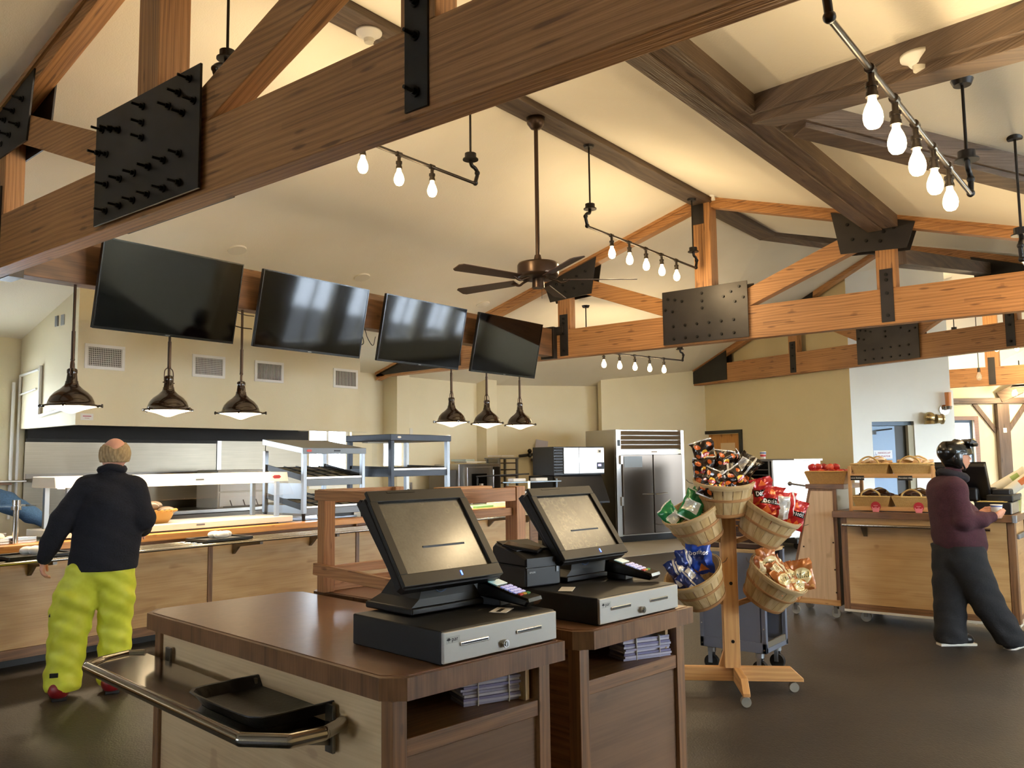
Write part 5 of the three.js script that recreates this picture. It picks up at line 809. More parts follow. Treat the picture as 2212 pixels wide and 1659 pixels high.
// chip bags
function bagGeo(w, h, bulge, s) {
  const nx = 12, ny = 16, pos = [], uv = [], nz = (u, v, k) => fbm(u * 0.99, v * 0.99, 4, 5, s + k, 2) - 0.5;
  const P = (i, j, sd) => { const u = i / nx, v = j / ny, a = Math.abs(2 * u - 1), b = Math.abs(2 * v - 1), f = Math.pow(1 - Math.pow(a, 2.2), 0.6) * Math.pow(Math.max(0, 1 - Math.pow(b / 0.9, 3)), 0.7) || 0; const crimp = b > 0.88 ? 0.004 * Math.sin(u * 40) : 0;
    const pin = 1 - 0.12 * (1 - b) ; return [(u - 0.5) * w * pin + 0.02 * nz(v, u, 4), (v - 0.5) * h + 0.012 * nz(u, v, 3), sd * (bulge * f * (1 + 1.4 * nz(u, v, sd > 0 ? 1 : 2)) + 0.0012) + crimp + 0.03 * nz(u, v, 5)]; };
  for (const sd of [1, -1]) for (let i = 0; i < nx; i++) for (let j = 0; j < ny; j++) { const q = [[i, j], [i + 1, j], [i + 1, j + 1], [i, j + 1]], o = sd > 0 ? [0, 1, 2, 0, 2, 3] : [0, 2, 1, 0, 3, 2]; for (const k of o) { pos.push(...P(q[k][0], q[k][1], sd)); uv.push(sd > 0 ? q[k][0] / nx : 1 - q[k][0] / nx, q[k][1] / ny); } }
  const g = new THREE.BufferGeometry(); g.setAttribute('position', new THREE.Float32BufferAttribute(pos, 3)); g.setAttribute('uv', new THREE.Float32BufferAttribute(uv, 2)); g.computeVertexNormals(); return toCreasedNormals(g, 0.9);
}
const bagShapes = [0, 1, 2, 3, 4].map(i => bagGeo(0.15, 0.2, 0.035, 200 + i * 11));
const bagTex = {
  lays: canvasTex(256, 340, (c, w, h) => { c.fillStyle = '#241814'; c.fillRect(0, 0, w, h); c.fillStyle = '#c9642a'; for (const [x, y, r] of [[60, 70, 36], [190, 60, 30], [200, 200, 40], [60, 250, 44], [150, 280, 30], [40, 160, 22]]) { c.beginPath(); c.ellipse(x, y, r, r * 0.7, 0.5, 0, 6.3); c.fill(); } c.fillStyle = '#e8b63a'; c.beginPath(); c.arc(128, 150, 44, 0, 6.3); c.fill(); c.fillStyle = '#b3202b'; c.beginPath(); c.ellipse(128, 156, 58, 20, -0.15, 0, 6.3); c.fill(); c.fillStyle = '#fff'; c.font = 'italic bold 34px serif'; c.textAlign = 'center'; c.fillText("Lay's", 128, 167); c.fillStyle = '#d8d8d8'; c.fillRect(0, 0, w, 14); c.fillRect(0, h - 14, w, 14); }),
  laysBack: canvasTex(256, 340, (c, w, h) => { c.fillStyle = '#1c1512'; c.fillRect(0, 0, w, h); c.fillStyle = '#cfd2d4'; c.fillRect(30, 60, 80, 200); c.fillRect(150, 0, 26, h); c.fillStyle = '#55585a'; for (let i = 0; i < 12; i++) c.fillRect(38, 76 + i * 14, 64, 4); c.fillStyle = '#c9642a'; c.fillRect(190, 210, 50, 60); }),
  green: canvasTex(256, 340, (c, w, h) => { c.fillStyle = '#1d7d48'; c.fillRect(0, 0, w, h); c.fillStyle = '#d7dcd6'; c.fillRect(30, 130, 190, 130); c.fillStyle = '#9aa89c'; for (let i = 0; i < 8; i++) c.fillRect(44, 146 + i * 14, 150, 4); c.fillStyle = '#e5e8e2'; c.fillRect(0, 0, w, 14); c.fillRect(0, h - 14, w, 14); }),
  red: canvasTex(256, 340, (c, w, h) => { c.fillStyle = '#a8171c'; c.fillRect(0, 0, w, h); c.fillStyle = '#d9662a'; for (const [x, y, s] of [[70, 250, 60], [170, 270, 50], [120, 60, 44]]) { c.beginPath(); c.moveTo(x - s, y + s * 0.6); c.lineTo(x + s, y + s * 0.6); c.lineTo(x, y - s * 0.8); c.fill(); } c.fillStyle = '#1a1413'; c.fillRect(10, 130, 236, 60); c.fillStyle = '#fff'; c.font = 'bold 56px sans-serif'; c.textAlign = 'center'; c.fillText('Doritos', 128, 180); }),
  redBack: canvasTex(256, 340, (c, w, h) => { c.fillStyle = '#b01c20'; c.fillRect(0, 0, w, h); c.fillStyle = '#dcdcd8'; c.fillRect(24, 40, 130, 250); c.fillRect(190, 0, 22, h); c.fillStyle = '#6d6d6d'; for (let i = 0; i < 15; i++) c.fillRect(34, 54 + i * 15, 104, 4); }),
  blue: canvasTex(256, 340, (c, w, h) => { c.fillStyle = '#1b3f9e'; c.fillRect(0, 0, w, h); c.fillStyle = '#d07a35'; for (const [x, y, s] of [[150, 270, 56], [60, 290, 36]]) { c.beginPath(); c.moveTo(x - s, y + s * 0.6); c.lineTo(x + s, y + s * 0.6); c.lineTo(x, y - s * 0.8); c.fill(); } c.fillStyle = '#12286a'; c.beginPath(); c.moveTo(20, 100); c.lineTo(236, 100); c.lineTo(128, 230); c.fill(); c.fillStyle = '#fff'; c.font = 'bold 58px sans-serif'; c.textAlign = 'center'; c.fillText('Doritos', 128, 130); }),
  blueBack: canvasTex(256, 340, (c, w, h) => { c.fillStyle = '#17307c'; c.fillRect(0, 0, w, h); c.fillStyle = '#d5d9de'; c.fillRect(150, 30, 80, 130); c.fillRect(40, 190, 60, 100); c.fillRect(118, 0, 22, h); }),
  tan: canvasTex(256, 340, (c, w, h) => { c.fillStyle = '#a8642f'; c.fillRect(0, 0, w, h); c.fillStyle = '#e3d2a0'; c.beginPath(); c.ellipse(128, 170, 100, 84, 0, 0, 6.3); c.fill(); c.strokeStyle = '#6b4a24'; c.lineWidth = 6; c.font = 'italic bold 64px serif'; c.textAlign = 'center'; c.fillStyle = '#3f4a2c'; c.fillText('Mild', 128, 190); c.fillStyle = '#c98b4a'; for (let i = 0; i < 5; i++) { c.beginPath(); c.ellipse(40 + i * 44, 295, 26, 16, i, 0, 6.3); c.fill(); } }),
  tanBack: canvasTex(256, 340, (c, w, h) => { c.fillStyle = '#8e5127'; c.fillRect(0, 0, w, h); c.fillStyle = '#e9ddb8'; c.fillRect(40, 60, 120, 150); c.fillRect(180, 0, 30, h); c.strokeStyle = '#7a6440'; c.lineWidth = 3; for (let i = 0; i < 9; i++) { c.beginPath(); c.moveTo(52, 80 + i * 14); c.lineTo(148, 80 + i * 14); c.stroke(); } }),
};
const bagMat = {}; for (const k in bagTex) bagMat[k] = phys('#ffffff', 0.24, 0.15, { map: bagTex[k], clearcoat: 0.5, clearcoatRoughness: 0.15 });
function bag(key, tex, x, y, z, rx, ry, rz, label, group, k = 1) {
  const m = new THREE.Mesh(bagShapes[Math.floor(rnd() * 5)], bagMat[tex]); m.name = numbered('chip_bag'); m.castShadow = m.receiveShadow = true;
  const l = new THREE.Matrix4().compose(V3(x, y, z), new THREE.Quaternion().setFromEuler(new THREE.Euler(rad(rx), rad(ry), rad(rz), 'YXZ')), V3(k, k, k));
  l.premultiply(baskets[key].matrixWorld); l.decompose(m.position, m.quaternion, m.scale);
  m.userData = { label, category: 'chip bag', group }; scene.add(m);
}
const gB = 'black and orange chip bags in the top basket', lB = 'black and orange chip bag packed in the top basket';
bag('T', 'lays', -0.115, 0.37, -0.04, -8, 12, 12, 'black and orange chip bag standing highest at the left of the top basket', gB, 1.05);
bag('T', 'lays', -0.12, 0.27, 0.02, -12, -20, 8, lB, gB, 1.0);
bag('T', 'lays', 0.01, 0.31, -0.01, -15, 20, -14, lB, gB, 1.0);
bag('T', 'laysBack', 0.13, 0.285, 0.0, -18, -15, -32, 'silver backed black chip bag leaning out at the right of the top basket', gB, 1.0);
bag('T', 'laysBack', 0.02, 0.24, 0.07, -20, 0, 16, lB, gB, 0.95);
bag('T', 'lays', -0.09, 0.22, 0.1, -22, -10, -20, lB, gB, 0.95);
bag('T', 'lays', 0.075, 0.23, 0.08, -18, 25, 25, lB, gB, 0.95);
bag('T', 'lays', -0.02, 0.2, 0.115, -28, 5, 60, lB, gB, 0.85);
bag('T', 'lays', 0.06, 0.29, -0.09, 5, 30, -60, lB, gB, 0.95); bag('T', 'lays', -0.03, 0.27, -0.1, 5, -30, 50, lB, gB, 0.95);
const gG = 'green chip bags in the upper left basket';
bag('UL', 'green', -0.12, 0.235, 0.03, -10, 20, 16, 'small green and silver chip bag at the far left of the upper left basket', gG, 0.85);
bag('UL', 'green', 0.03, 0.245, 0.03, -30, 10, -52, 'long green chip bag lying slantwise in the upper left basket', gG, 1.0);
bag('UL', 'green', 0.1, 0.26, -0.02, -20, -10, -48, 'green chip bag against the top basket in the upper left basket', gG, 1.0);
const gR = 'red chip bags in the upper right basket';
bag('UR', 'red', -0.11, 0.29, 0.0, -10, 10, 34, 'red chip bag pointing up beside the top basket', gR, 1.0);
bag('UR', 'red', -0.04, 0.26, 0.03, -18, -10, 20, 'red chip bag with orange corn chips, second from left in the upper right basket', gR, 1.0);
bag('UR', 'redBack', 0.055, 0.265, 0.03, -15, 12, 16, 'red chip bag turned to its white nutrition panel', gR, 1.0);
bag('UR', 'red', 0.13, 0.25, 0.02, -12, -15, 12, 'red chip bag at the right edge of the upper right basket', gR, 0.95);
bag('UR', 'red', 0.02, 0.22, -0.06, 0, 20, -20, 'red chip bag at the back of the upper right basket', gR, 1.0);
const gU = 'blue chip bags in the lower left basket';
bag('LL', 'blue', 0.085, 0.28, -0.02, -14, -8, -16, 'blue chip bag facing out with white lettering in the lower left basket', gU, 1.1);
bag('LL', 'blueBack', -0.01, 0.27, -0.01, -10, 20, -22, 'blue and silver chip bag behind the lettered one', gU, 1.0);
bag('LL', 'blueBack', -0.07, 0.24, 0.01, -20, -12, 12, 'blue chip bag at the left of the lower left basket', gU, 1.0);
bag('LL', 'blueBack', -0.02, 0.2, 0.08, -30, 10, 20, 'crumpled blue chip bag lowest in the lower left basket', gU, 0.85);
const gT = 'brown and cream chip bags in the lower right basket', lT = 'brown and cream chip bag lying in the lower right basket';
bag('LR', 'tan', -0.1, 0.25, -0.02, -15, 15, 30, 'brown chip bag with a pointed top at the left of the lower right basket', gT, 0.95);
bag('LR', 'tanBack', -0.02, 0.235, 0.04, -40, 0, 60, lT, gT, 0.95); bag('LR', 'tan', 0.045, 0.225, 0.03, -50, 10, 30, lT, gT, 0.95); bag('LR', 'tan', 0.0, 0.215, 0.1, -55, 5, 40, lT, gT, 0.8);
bag('LR', 'tan', 0.13, 0.27, 0.0, -12, -10, 40, 'cream fronted brown chip bag sticking up at the right of the lower right basket', gT, 1.0);
bag('LR', 'tan', 0.12, 0.21, 0.06, -50, 0, -20, lT, gT, 0.8); bag('LR', 'tanBack', -0.12, 0.2, 0.03, -30, 20, 10, lT, gT, 0.85);
// ---------- grey utility cart behind the stand ----------
{ const t = thing('utility_cart', 'grey blue steel utility cart on black casters behind the snack stand', 'cart', [5.71, 0, -2.79]), G = M.cartBlue;   // x away from the camera, z along the front
  part(t, 'front_panel', [bb(0, 0.235, 0.02, 0.012, 0.84, 0.45, 0.002)], G); part(t, 'bottom_rail', [bb(-0.005, 0.165, 0, 0.012, 0.235, 0.49, 0.003)], G);
  for (const [x, z] of [[0, 0], [0, 0.46], [0.37, 0.46], [0.37, 0]]) part(t, 'corner_post', [bb(x - 0.005, 0.165, z, x + 0.03, 0.86, z + 0.03, 0.003)], G);
  part(t, 'top_shelf', [bb(0, 0.84, 0, 0.4, 0.862, 0.49, 0.003)], std('#b39a72', 0.6)); part(t, 'bottom_shelf', [bb(0, 0.17, 0, 0.4, 0.2, 0.49)], G); part(t, 'side_rail', [bb(0.03, 0.165, 0.47, 0.37, 0.24, 0.485, 0.002)], std('#6b6558', 0.5)); part(t, 'back_panel', [bb(0.38, 0.2, 0.02, 0.39, 0.84, 0.47)], G); part(t, 'middle_shelf', [bb(0.02, 0.5, 0.02, 0.38, 0.52, 0.47)], G);
  part(t, 'left_panel', [bb(0.03, 0.2, 0.0, 0.37, 0.84, 0.01)], G);
  for (const [x, z] of [[0.05, 0.06], [0.05, 0.42], [0.34, 0.43], [0.34, 0.06]]) { const c = part(t, 'caster', [cyl(0.052, 0.052, 0.034, x, 0.052, z, 20, 0, Math.PI / 2)], M.rubber); part(c, 'fork', [bb(x - 0.03, 0.05, z - 0.014, x - 0.02, 0.125, z + 0.014), bb(x + 0.02, 0.05, z - 0.014, x + 0.03, 0.125, z + 0.014), cyl(0.03, 0.03, 0.03, x, 0.14, z, 12)], M.galv); }
  for (let i = 0; i < 6; i++) part(t, 'screw', [cyl(0.005, 0.005, 0.004, -0.006, 0.19 + (i % 3) * 0.14, i < 3 ? 0.015 : 0.475, 8, 0, Math.PI / 2)], M.steelFlat); }
{ const t = thing('cardboard_box', 'brown box on the middle shelf of the utility cart', 'box', [5.9, 0.521, -2.5]); part(t, 'carton', [rbox(0.26, 0.22, 0.26, 0.004, 0, 0.11, 0)], M.cardboard); part(t, 'tape', [bb(-0.13, 0.22, -0.02, 0.13, 0.2215, 0.02)], M.offwhite); }
{ const t = thing('slatted_crate', 'dark brown slatted crate on top of the utility cart', 'crate', [5.75, 0.863, -2.74]); for (let i = 0; i < 6; i++) part(t, 'slat', [bb(0, 0.005 + i * 0.04, 0, 0.012, 0.035 + i * 0.04, 0.44, 0.002)], std('#3a2620', 0.6)); for (let i = 0; i < 6; i++) part(t, 'slat', [bb(0.012, 0.005 + i * 0.04, 0.43, 0.33, 0.035 + i * 0.04, 0.44, 0.002)], std('#33221c', 0.6)); for (const [x, z] of [[0.014, 0.01], [0.014, 0.41], [0.31, 0.41], [0.31, 0.01]]) part(t, 'corner_post', [bb(x, 0, z, x + 0.02, 0.24, z + 0.02)], std('#2e1d18', 0.6)); part(t, 'floor', [bb(0.012, 0, 0.01, 0.33, 0.01, 0.43)], std('#2e1d18', 0.6)); }
// ---------- holding cabinet by the tan wall ----------
{ const p = wing(2.75, 4.05), t = thing('holding_cabinet', 'steel holding cabinet with an open shiny door by the tan wall', 'cabinet', [p[0], 0, p[2]], -TH);   // x along s, z along t
  part(t, 'shell', [bb(0, 0.18, 0, 0.7, 0.22, 1.05), bb(0, 1.44, -0.02, 0.7, 1.48, 1.1, 0.004), bb(0.66, 0.2, 0, 0.7, 1.45, 1.05), bb(0, 0.2, -0.02, 0.68, 1.45, 0.0)], M.steelDark);
  part(t, 'partition', [bb(0.02, 0.22, 0.52, 0.65, 1.44, 0.56)], M.steelDark); part(t, 'side_panel', [bb(0, 0.2, 1.03, 0.68, 1.45, 1.06)], M.steelFlat);
  for (let i = 0; i < 12; i++) part(t, 'wire_shelf', [bb(0.03, 0.3 + i * 0.09, 0.02, 0.6, 0.31 + i * 0.09, 0.5)], M.steelDark);
  part(t, 'open_door', [bb(-0.5, 0.2, 1.07, -0.01, 1.46, 1.11, 0.005)], M.steelFlat); part(t, 'latch', [bb(-0.02, 1.2, 1.04, 0.0, 1.3, 1.07), bb(-0.02, 0.8, 1.04, 0.0, 1.0, 1.07)], M.chrome); part(t, 'bumper', [bb(-0.06, 0.1, -0.05, 0.75, 0.17, 1.15, 0.01)], M.black);
  for (const [x, z] of [[0.05, 0.05], [0.05, 1.05], [0.65, 1.05], [0.65, 0.05]]) part(t, 'caster', [cyl(0.06, 0.06, 0.035, x, 0.06, z, 16, 0, Math.PI / 2), rod([x, 0.06, z], [x, 0.12, z], 0.015)], M.rubber); }
{ const p = wing(3.0, 4.25), c = solo('paper_cup', [cyl(0.055, 0.04, 0.13, 0, 0.065, 0, 20)], M.whitePaint, 'white paper cup with a red and blue band on the holding cabinet', 'cup'); c.position.set(p[0], 1.481, p[2]); part(c, 'red_band', [cyl(0.0495, 0.046, 0.04, 0, 0.06, 0, 20, 0, 0, true)], std('#b7332f', 0.6)); part(c, 'blue_band', [cyl(0.0545, 0.052, 0.02, 0, 0.105, 0, 20, 0, 0, true)], std('#2f4a86', 0.6)); }
// ---------- coffee counter ----------
const caster = (t, x, z, m = M.casterGray, r = 0.045) => { const c = part(t, 'caster', [cyl(r, r, 0.03, x, r, z, 18, 0, Math.PI / 2)], m); part(c, 'fork', [bb(x - 0.025, r, z - 0.015, x - 0.018, r * 2.3, z + 0.015), bb(x + 0.018, r, z - 0.015, x + 0.025, r * 2.3, z + 0.015), cyl(0.025, 0.025, 0.02, x, r * 2.4, z, 12)], M.steelDark); };
{ const t = thing('coffee_counter', 'plywood coffee counter with steel rail behind the helmeted person', 'counter', [8.09, 0, -2.505]), L = 1.4;
  part(t, 'body', [bb(0.02, 0.12, 0.02, 0.66, 0.94, L - 0.02)], M.trimWood);
  part(t, 'front_panel', [bb(0.005, 0.17, 0.05, 0.02, 0.94, L - 0.06)], M.ply, { grain: 2 });
  for (const z of [0, L - 0.055]) part(t, 'stile', [bb(0, 0.11, z, 0.03, 0.945, z + 0.055, 0.003)], M.trimWood, { grain: 1 });
  part(t, 'bottom_rail', [bb(0, 0.115, 0.055, 0.03, 0.17, L - 0.055, 0.003)], M.trimWood, { grain: 2 }); part(t, 'base_strip', [bb(-0.004, 0.095, 0, 0.64, 0.115, L)], M.offwhite);
  part(t, 'counter_top', [bb(-0.05, 0.943, -0.06, 0.7, 1.002, L + 0.02, 0.005)], M.edgeWood, { grain: 2 }); part(t, 'corner_trim', [bb(-0.053, 0.942, L - 0.01, 0.0, 1.004, L + 0.024, 0.003)], M.galv);
  part(t, 'end_panel', [bb(0.06, 0.17, L - 0.02, 0.62, 0.93, L - 0.012)], M.ply); for (const x of [0.03, 0.6]) part(t, 'end_stile', [bb(x, 0.11, L - 0.03, x + 0.06, 0.945, L, 0.003)], M.trimWood, { grain: 1 }); part(t, 'end_handle', [bb(0.1, 0.8, L, 0.6, 0.84, L + 0.02, 0.004)], M.galv);
  part(t, 'tray_rail', [rod([-0.12, 0.885, 0.05], [-0.12, 0.885, L - 0.16], 0.014, 10), bb(-0.12, 0.878, 0.06, -0.01, 0.886, L - 0.18)], M.polish);
  for (const z of [0.22, 0.9]) part(t, 'rail_bracket', [prism([[0, 0.875], [-0.11, 0.875], [-0.02, 0.78], [0, 0.78]], 0.03).translate(0, 0, z)], M.steelDark);
  for (const [x, z] of [[0.1, 0.16], [0.1, 1.25], [0.55, 0.16], [0.55, 1.25]]) caster(t, x, z); }
{ const t = thing('fruit_cart', 'slanted plywood stand with a dark top carrying the fruit basket', 'cart', [8.18, 0, -3.066]);
  const o = [[0, 0.12], [0.503, 0.12], [0.503, 1.2], [0.243, 1.2]];
  part(t, 'side_board', [prism(o.map(p => [-p[0], p[1]]).reverse(), 0.02).rotateY(Math.PI / 2).translate(0.015, 0, 0)], M.trimWood, { grain: 1 });
  part(t, 'face_board', [prism([[0.04, 0.17], [0.47, 0.17], [0.47, 1.18], [0.268, 1.18]].map(p => [-p[0], p[1]]).reverse(), 0.012).rotateY(Math.PI / 2).translate(0.0, 0, 0)], M.plyPink, { grain: 1 });
  part(t, 'bottom_rail', [bb(-0.008, 0.118, 0, 0.012, 0.17, 0.503, 0.002)], M.pine, { grain: 2 });
  part(t, 'rear_board', [slab([[0.03, 0.12, 0.0], [0.5, 0.12, 0.0], [0.5, 1.2, 0.243], [0.03, 1.2, 0.243]], [0, 0, 0.02])], M.plyPink); part(t, 'end_board', [bb(0.03, 0.12, 0.49, 0.5, 1.2, 0.503)], M.steelDark);
  part(t, 'top', [bb(-0.01, 1.2, 0.22, 0.52, 1.245, 0.58, 0.004)], M.edgeWood); part(t, 'handle', [rod([0.05, 1.22, 0.24], [0.05, 1.245, 0.06], 0.009), sph(0.022, 0.05, 1.246, 0.05)], M.steelDark);
  for (const [y, z] of [[0.65, 0.18], [0.7, 0.46], [0.45, 0.465], [0.24, 0.47], [0.2, 0.08]]) part(t, 'screw', [cyl(0.008, 0.008, 0.006, -0.007, y, z, 10, 0, Math.PI / 2)], M.bronze);
  for (const [x, z] of [[0.06, 0.06], [0.06, 0.44], [0.44, 0.06], [0.44, 0.44]]) caster(t, x, z, M.casterGray, 0.04); }
// wicker baskets
const wickTex = (a, b, s) => dataTex(256, 128, (u, v) => { const r = Math.floor(v * 10), k = Math.sin((u * 26 + (r % 2) * 0.5) * Math.PI * 2), e = Math.sin((v * 10 - r) * Math.PI); return mixc(hex(b), hex(a), 0.45 * e + 0.3 * (0.5 + 0.5 * k) * e + 0.3 * vnoise(u, v, 40, 20, s)); });
const wkPale = std('#ffffff', 0.65, 0, { map: wickTex('#dcbd7d', '#b28d4e', 160), bumpMap: bumpFine, bumpScale: 0.002 }), wkBrown = std('#ffffff', 0.65, 0, { map: wickTex('#c99b58', '#8f6630', 161) });
function wickBasket(name, label, pos, ry, w, d, h, mat, handles, group) {   // open rectangular flared basket, w along x
  const t = thing(name, label, 'basket', pos, ry, group), r = 9, P = (k, y, o) => { const sx = [-1, 1, 1, -1][k], sz = [1, 1, -1, -1][k], f = 0.8 + 0.2 * y / h; return [sx * (w / 2 * f - o), y, sz * (d / 2 * f - o)]; };
  const pos2 = [], uv = [], quad = (a, b, c, e, len) => { pos2.push(...a, ...b, ...c, ...a, ...c, ...e); uv.push(0, 0, len, 0, len, 1, 0, 0, len, 1, 0, 1); };
  for (let k = 0; k < 4; k++) { const n = (k + 1) % 4, L = k % 2 ? d : w; quad(P(k, 0, 0), P(n, 0, 0), P(n, h, 0), P(k, h, 0), L * 2.4); quad(P(n, 0.008, 0.012), P(k, 0.008, 0.012), P(k, h, 0.012), P(n, h, 0.012), L * 2.4); quad(P(k, h, 0), P(n, h, 0), P(n, h, 0.012), P(k, h, 0.012), L); }
  quad(P(0, 0.008, 0.012), P(1, 0.008, 0.012), P(2, 0.008, 0.012), P(3, 0.008, 0.012), 1); quad(P(3, 0, 0), P(2, 0, 0), P(1, 0, 0), P(0, 0, 0), 1);
  const g = new THREE.BufferGeometry(); g.setAttribute('position', new THREE.Float32BufferAttribute(pos2, 3)); g.setAttribute('uv', new THREE.Float32BufferAttribute(uv, 2)); g.computeVertexNormals();
  part(t, 'wicker_body', [g], mat, { keepUV: true });
  const c4 = [0, 1, 2, 3].map(k => P(k, h, 0.004)); part(t, 'woven_rim', [tube([c4[0], c4[1], c4[2], c4[3]].flatMap((p, i, a) => { const q = a[(i + 1) % 4]; return [0.1, 0.5, 0.9].map(f => [p[0] + (q[0] - p[0]) * f, p[1], p[2] + (q[2] - p[2]) * f]); }), r / 1000, 48, 6, true)], mat);
  if (handles) for (const s of [1, -1]) { const z = s * (d / 2 - 0.005); part(t, 'handle', [tube([[-0.085, h - 0.01, z], [-0.07, h + 0.035, z], [0, h + 0.068, z], [0.07, h + 0.035, z], [0.085, h - 0.01, z]], 0.0085, 24, 6)], mat); }
  return t;
}
wickBasket('fruit_basket', 'brown wicker basket of red apples on the slanted stand', [8.36, 1.246, -2.66], Math.PI / 2, 0.4, 0.34, 0.115, wkBrown, false);
const appleG = (() => { const g = lathe([[0.001, -0.03], [0.014, -0.034], [0.03, -0.026], [0.038, -0.005], [0.038, 0.012], [0.03, 0.028], [0.014, 0.033], [0.006, 0.028], [0.001, 0.022]], 18); return uvMetres(g); })();
const appM = ['#a3201f', '#b8322a', '#8f1a1f', '#c24a2e'].map(c => phys(c, 0.3, 0));
for (let i = 0; i < 17; i++) { const a = thing('apple', 'shiny red apple heaped in the brown wicker basket', 'apple', [8.24 + (i % 3) * 0.095 + (i > 11 ? 0.04 : 0), 1.35 + (i > 11 ? 0.052 : 0), -2.79 + (Math.floor(i / 3) % 4) * 0.085 + (i > 11 ? (i - 12) * 0.028 - 0.02 : 0)], i, 'apples in the wicker basket'); share(a, 'fruit', appleG, appM[i % 4], 0, 0, 0, 0, rr(-0.4, 0.4), rr(-0.4, 0.4)); share(a, 'stem', boltGeo, M.bronze, 0, 0.024, 0, 0, 0, -Math.PI / 2).scale.setScalar(0.2); }
// cookie rack with four baskets
{ const t = thing('cookie_rack', 'two tier wooden cookie rack on the coffee counter', 'rack', [8.12, 1.003, -2.43]);
  for (const [x, z] of [[0, 0], [0, 0.71], [0.36, 0], [0.36, 0.71]]) part(t, 'post', [bb(x, 0, z, x + 0.025, 0.41, z + 0.03, 0.002)], M.pine, { grain: 1 });
  for (const y of [0.02, 0.315]) { part(t, 'shelf_board', [bb(0.01, y, 0.03, 0.37, y + 0.012, 0.71)], M.pine, { grain: 2 }); part(t, 'shelf_rail', [bb(-0.012, y - 0.012, 0.03, 0.003, y + 0.025, 0.71, 0.002)], M.pine, { grain: 2 }); }
  part(t, 'side_rail', [bb(0.02, 0.36, 0.0, 0.36, 0.4, 0.012)], M.pine, { grain: 0 }); part(t, 'side_rail', [bb(0.02, 0.36, 0.73, 0.36, 0.4, 0.742)], M.pine, { grain: 0 }); }
const cb = [['upper left wicker basket of wrapped pale cookies on the rack', 1.331, -2.245], ['upper right wicker basket of wrapped pale cookies on the rack', 1.331, -1.895], ['lower left wicker basket of dark cookies on the rack', 1.036, -2.245], ['lower right wicker basket of dark cookies on the rack', 1.036, -1.895]];
cb.forEach(([l, y, z], i) => { wickBasket('cookie_basket', l, [8.3, y, z], Math.PI / 2, 0.34, 0.32, 0.1, wkPale, true, 'cookie baskets on the rack');
  const col = i < 2 ? ['#cfb08a', '#c19c72', '#dcc6a4'] : ['#3b2417', '#4d2f1c', '#5b3a22'];
  for (let k = 0; k < 8; k++) { const m = solo('wrapped_cookie', [cyl(0.052, 0.05, 0.02, 0, 0, 0, 18), sph(0.05, 0, 0.006, 0, 1, 0.28, 1, 14, 6)], phys(col[k % 3], 0.3, 0), (i < 2 ? 'pale plastic wrapped cookie in the ' : 'dark plastic wrapped cookie in the ') + ['upper left', 'upper right', 'lower left', 'lower right'][i] + ' rack basket', 'cookie', { group: 'cookies in the ' + ['upper left', 'upper right', 'lower left', 'lower right'][i] + ' basket' }); m.position.set(8.22 + (k % 2) * 0.11 + 0.02 * (k % 3), y + 0.092 + 0.02 * (k % 3), z - 0.105 + Math.floor(k / 2) * 0.07); m.rotation.set(rr(-0.7, 0.2), rr(0, 3), rr(-0.1, 0.6)); } });
const signT = (txt, bg, fg) => canvasTex(256, 80, (c, w, h) => { c.fillStyle = bg; c.fillRect(0, 0, w, h); c.fillStyle = fg; c.font = 'italic bold 36px serif'; c.textAlign = 'center'; c.fillText(txt, w / 2, 52); });
[['Peanut Butter Cup', -2.34, 'black card reading Peanut Butter Cup on the upper shelf edge'], ['Chocolate Chip', -1.93, 'black card reading Chocolate Chip on the upper shelf edge']].forEach(([s, z, l]) => { const m = solo('cookie_sign', [bb(-0.003, -0.02, -0.06, 0.0, 0.022, 0.06)], M.black, l, 'sign'); m.position.set(8.105, 1.305, z); m.updateMatrix(); part(m, 'print', [new THREE.PlaneGeometry(0.116, 0.038).toNonIndexed().rotateY(-Math.PI / 2).translate(-0.0036, 0.001, 0)], std('#ffffff', 0.6, 0, { map: signT(s, '#15130f', '#efe9da') }), { keepUV: true }); });
[[-2.19, 'left'], [-1.83, 'right']].forEach(([z, s]) => { const t = thing('cupcake_sign', s + ' red and pink cupcake shaped sign on the lower shelf edge', 'sign', [8.1, 1.0, z]);
  part(t, 'icing', [cyl(0.042, 0.042, 0.004, 0, 0.052, 0, 24, 0, Math.PI / 2)], std('#b3202f', 0.5)); part(t, 'cup', [prism([[-0.026, 0.002], [0.026, 0.002], [0.034, 0.046], [-0.034, 0.046]], 0.006).rotateY(-Math.PI / 2)], std('#e88a98', 0.5));
  const tx = canvasTex(128, 96, (c, ww, h) => { c.fillStyle = '#b3202f'; c.fillRect(0, 0, ww, h); c.strokeStyle = '#f5d9d9'; c.lineWidth = 7; for (const [y, x0, x1] of [[34, 16, 112], [70, 40, 88]]) { c.beginPath(); for (let x = x0; x <= x1; x += 6) c.lineTo(x, y + ((x / 6) % 2 ? 9 : -9)); c.stroke(); } }); part(t, 'print', [new THREE.PlaneGeometry(0.05, 0.036).toNonIndexed().rotateY(-Math.PI / 2).translate(-0.0042, 0.056, 0)], std('#ffffff', 0.5, 0, { map: tx }), { keepUV: true }); });
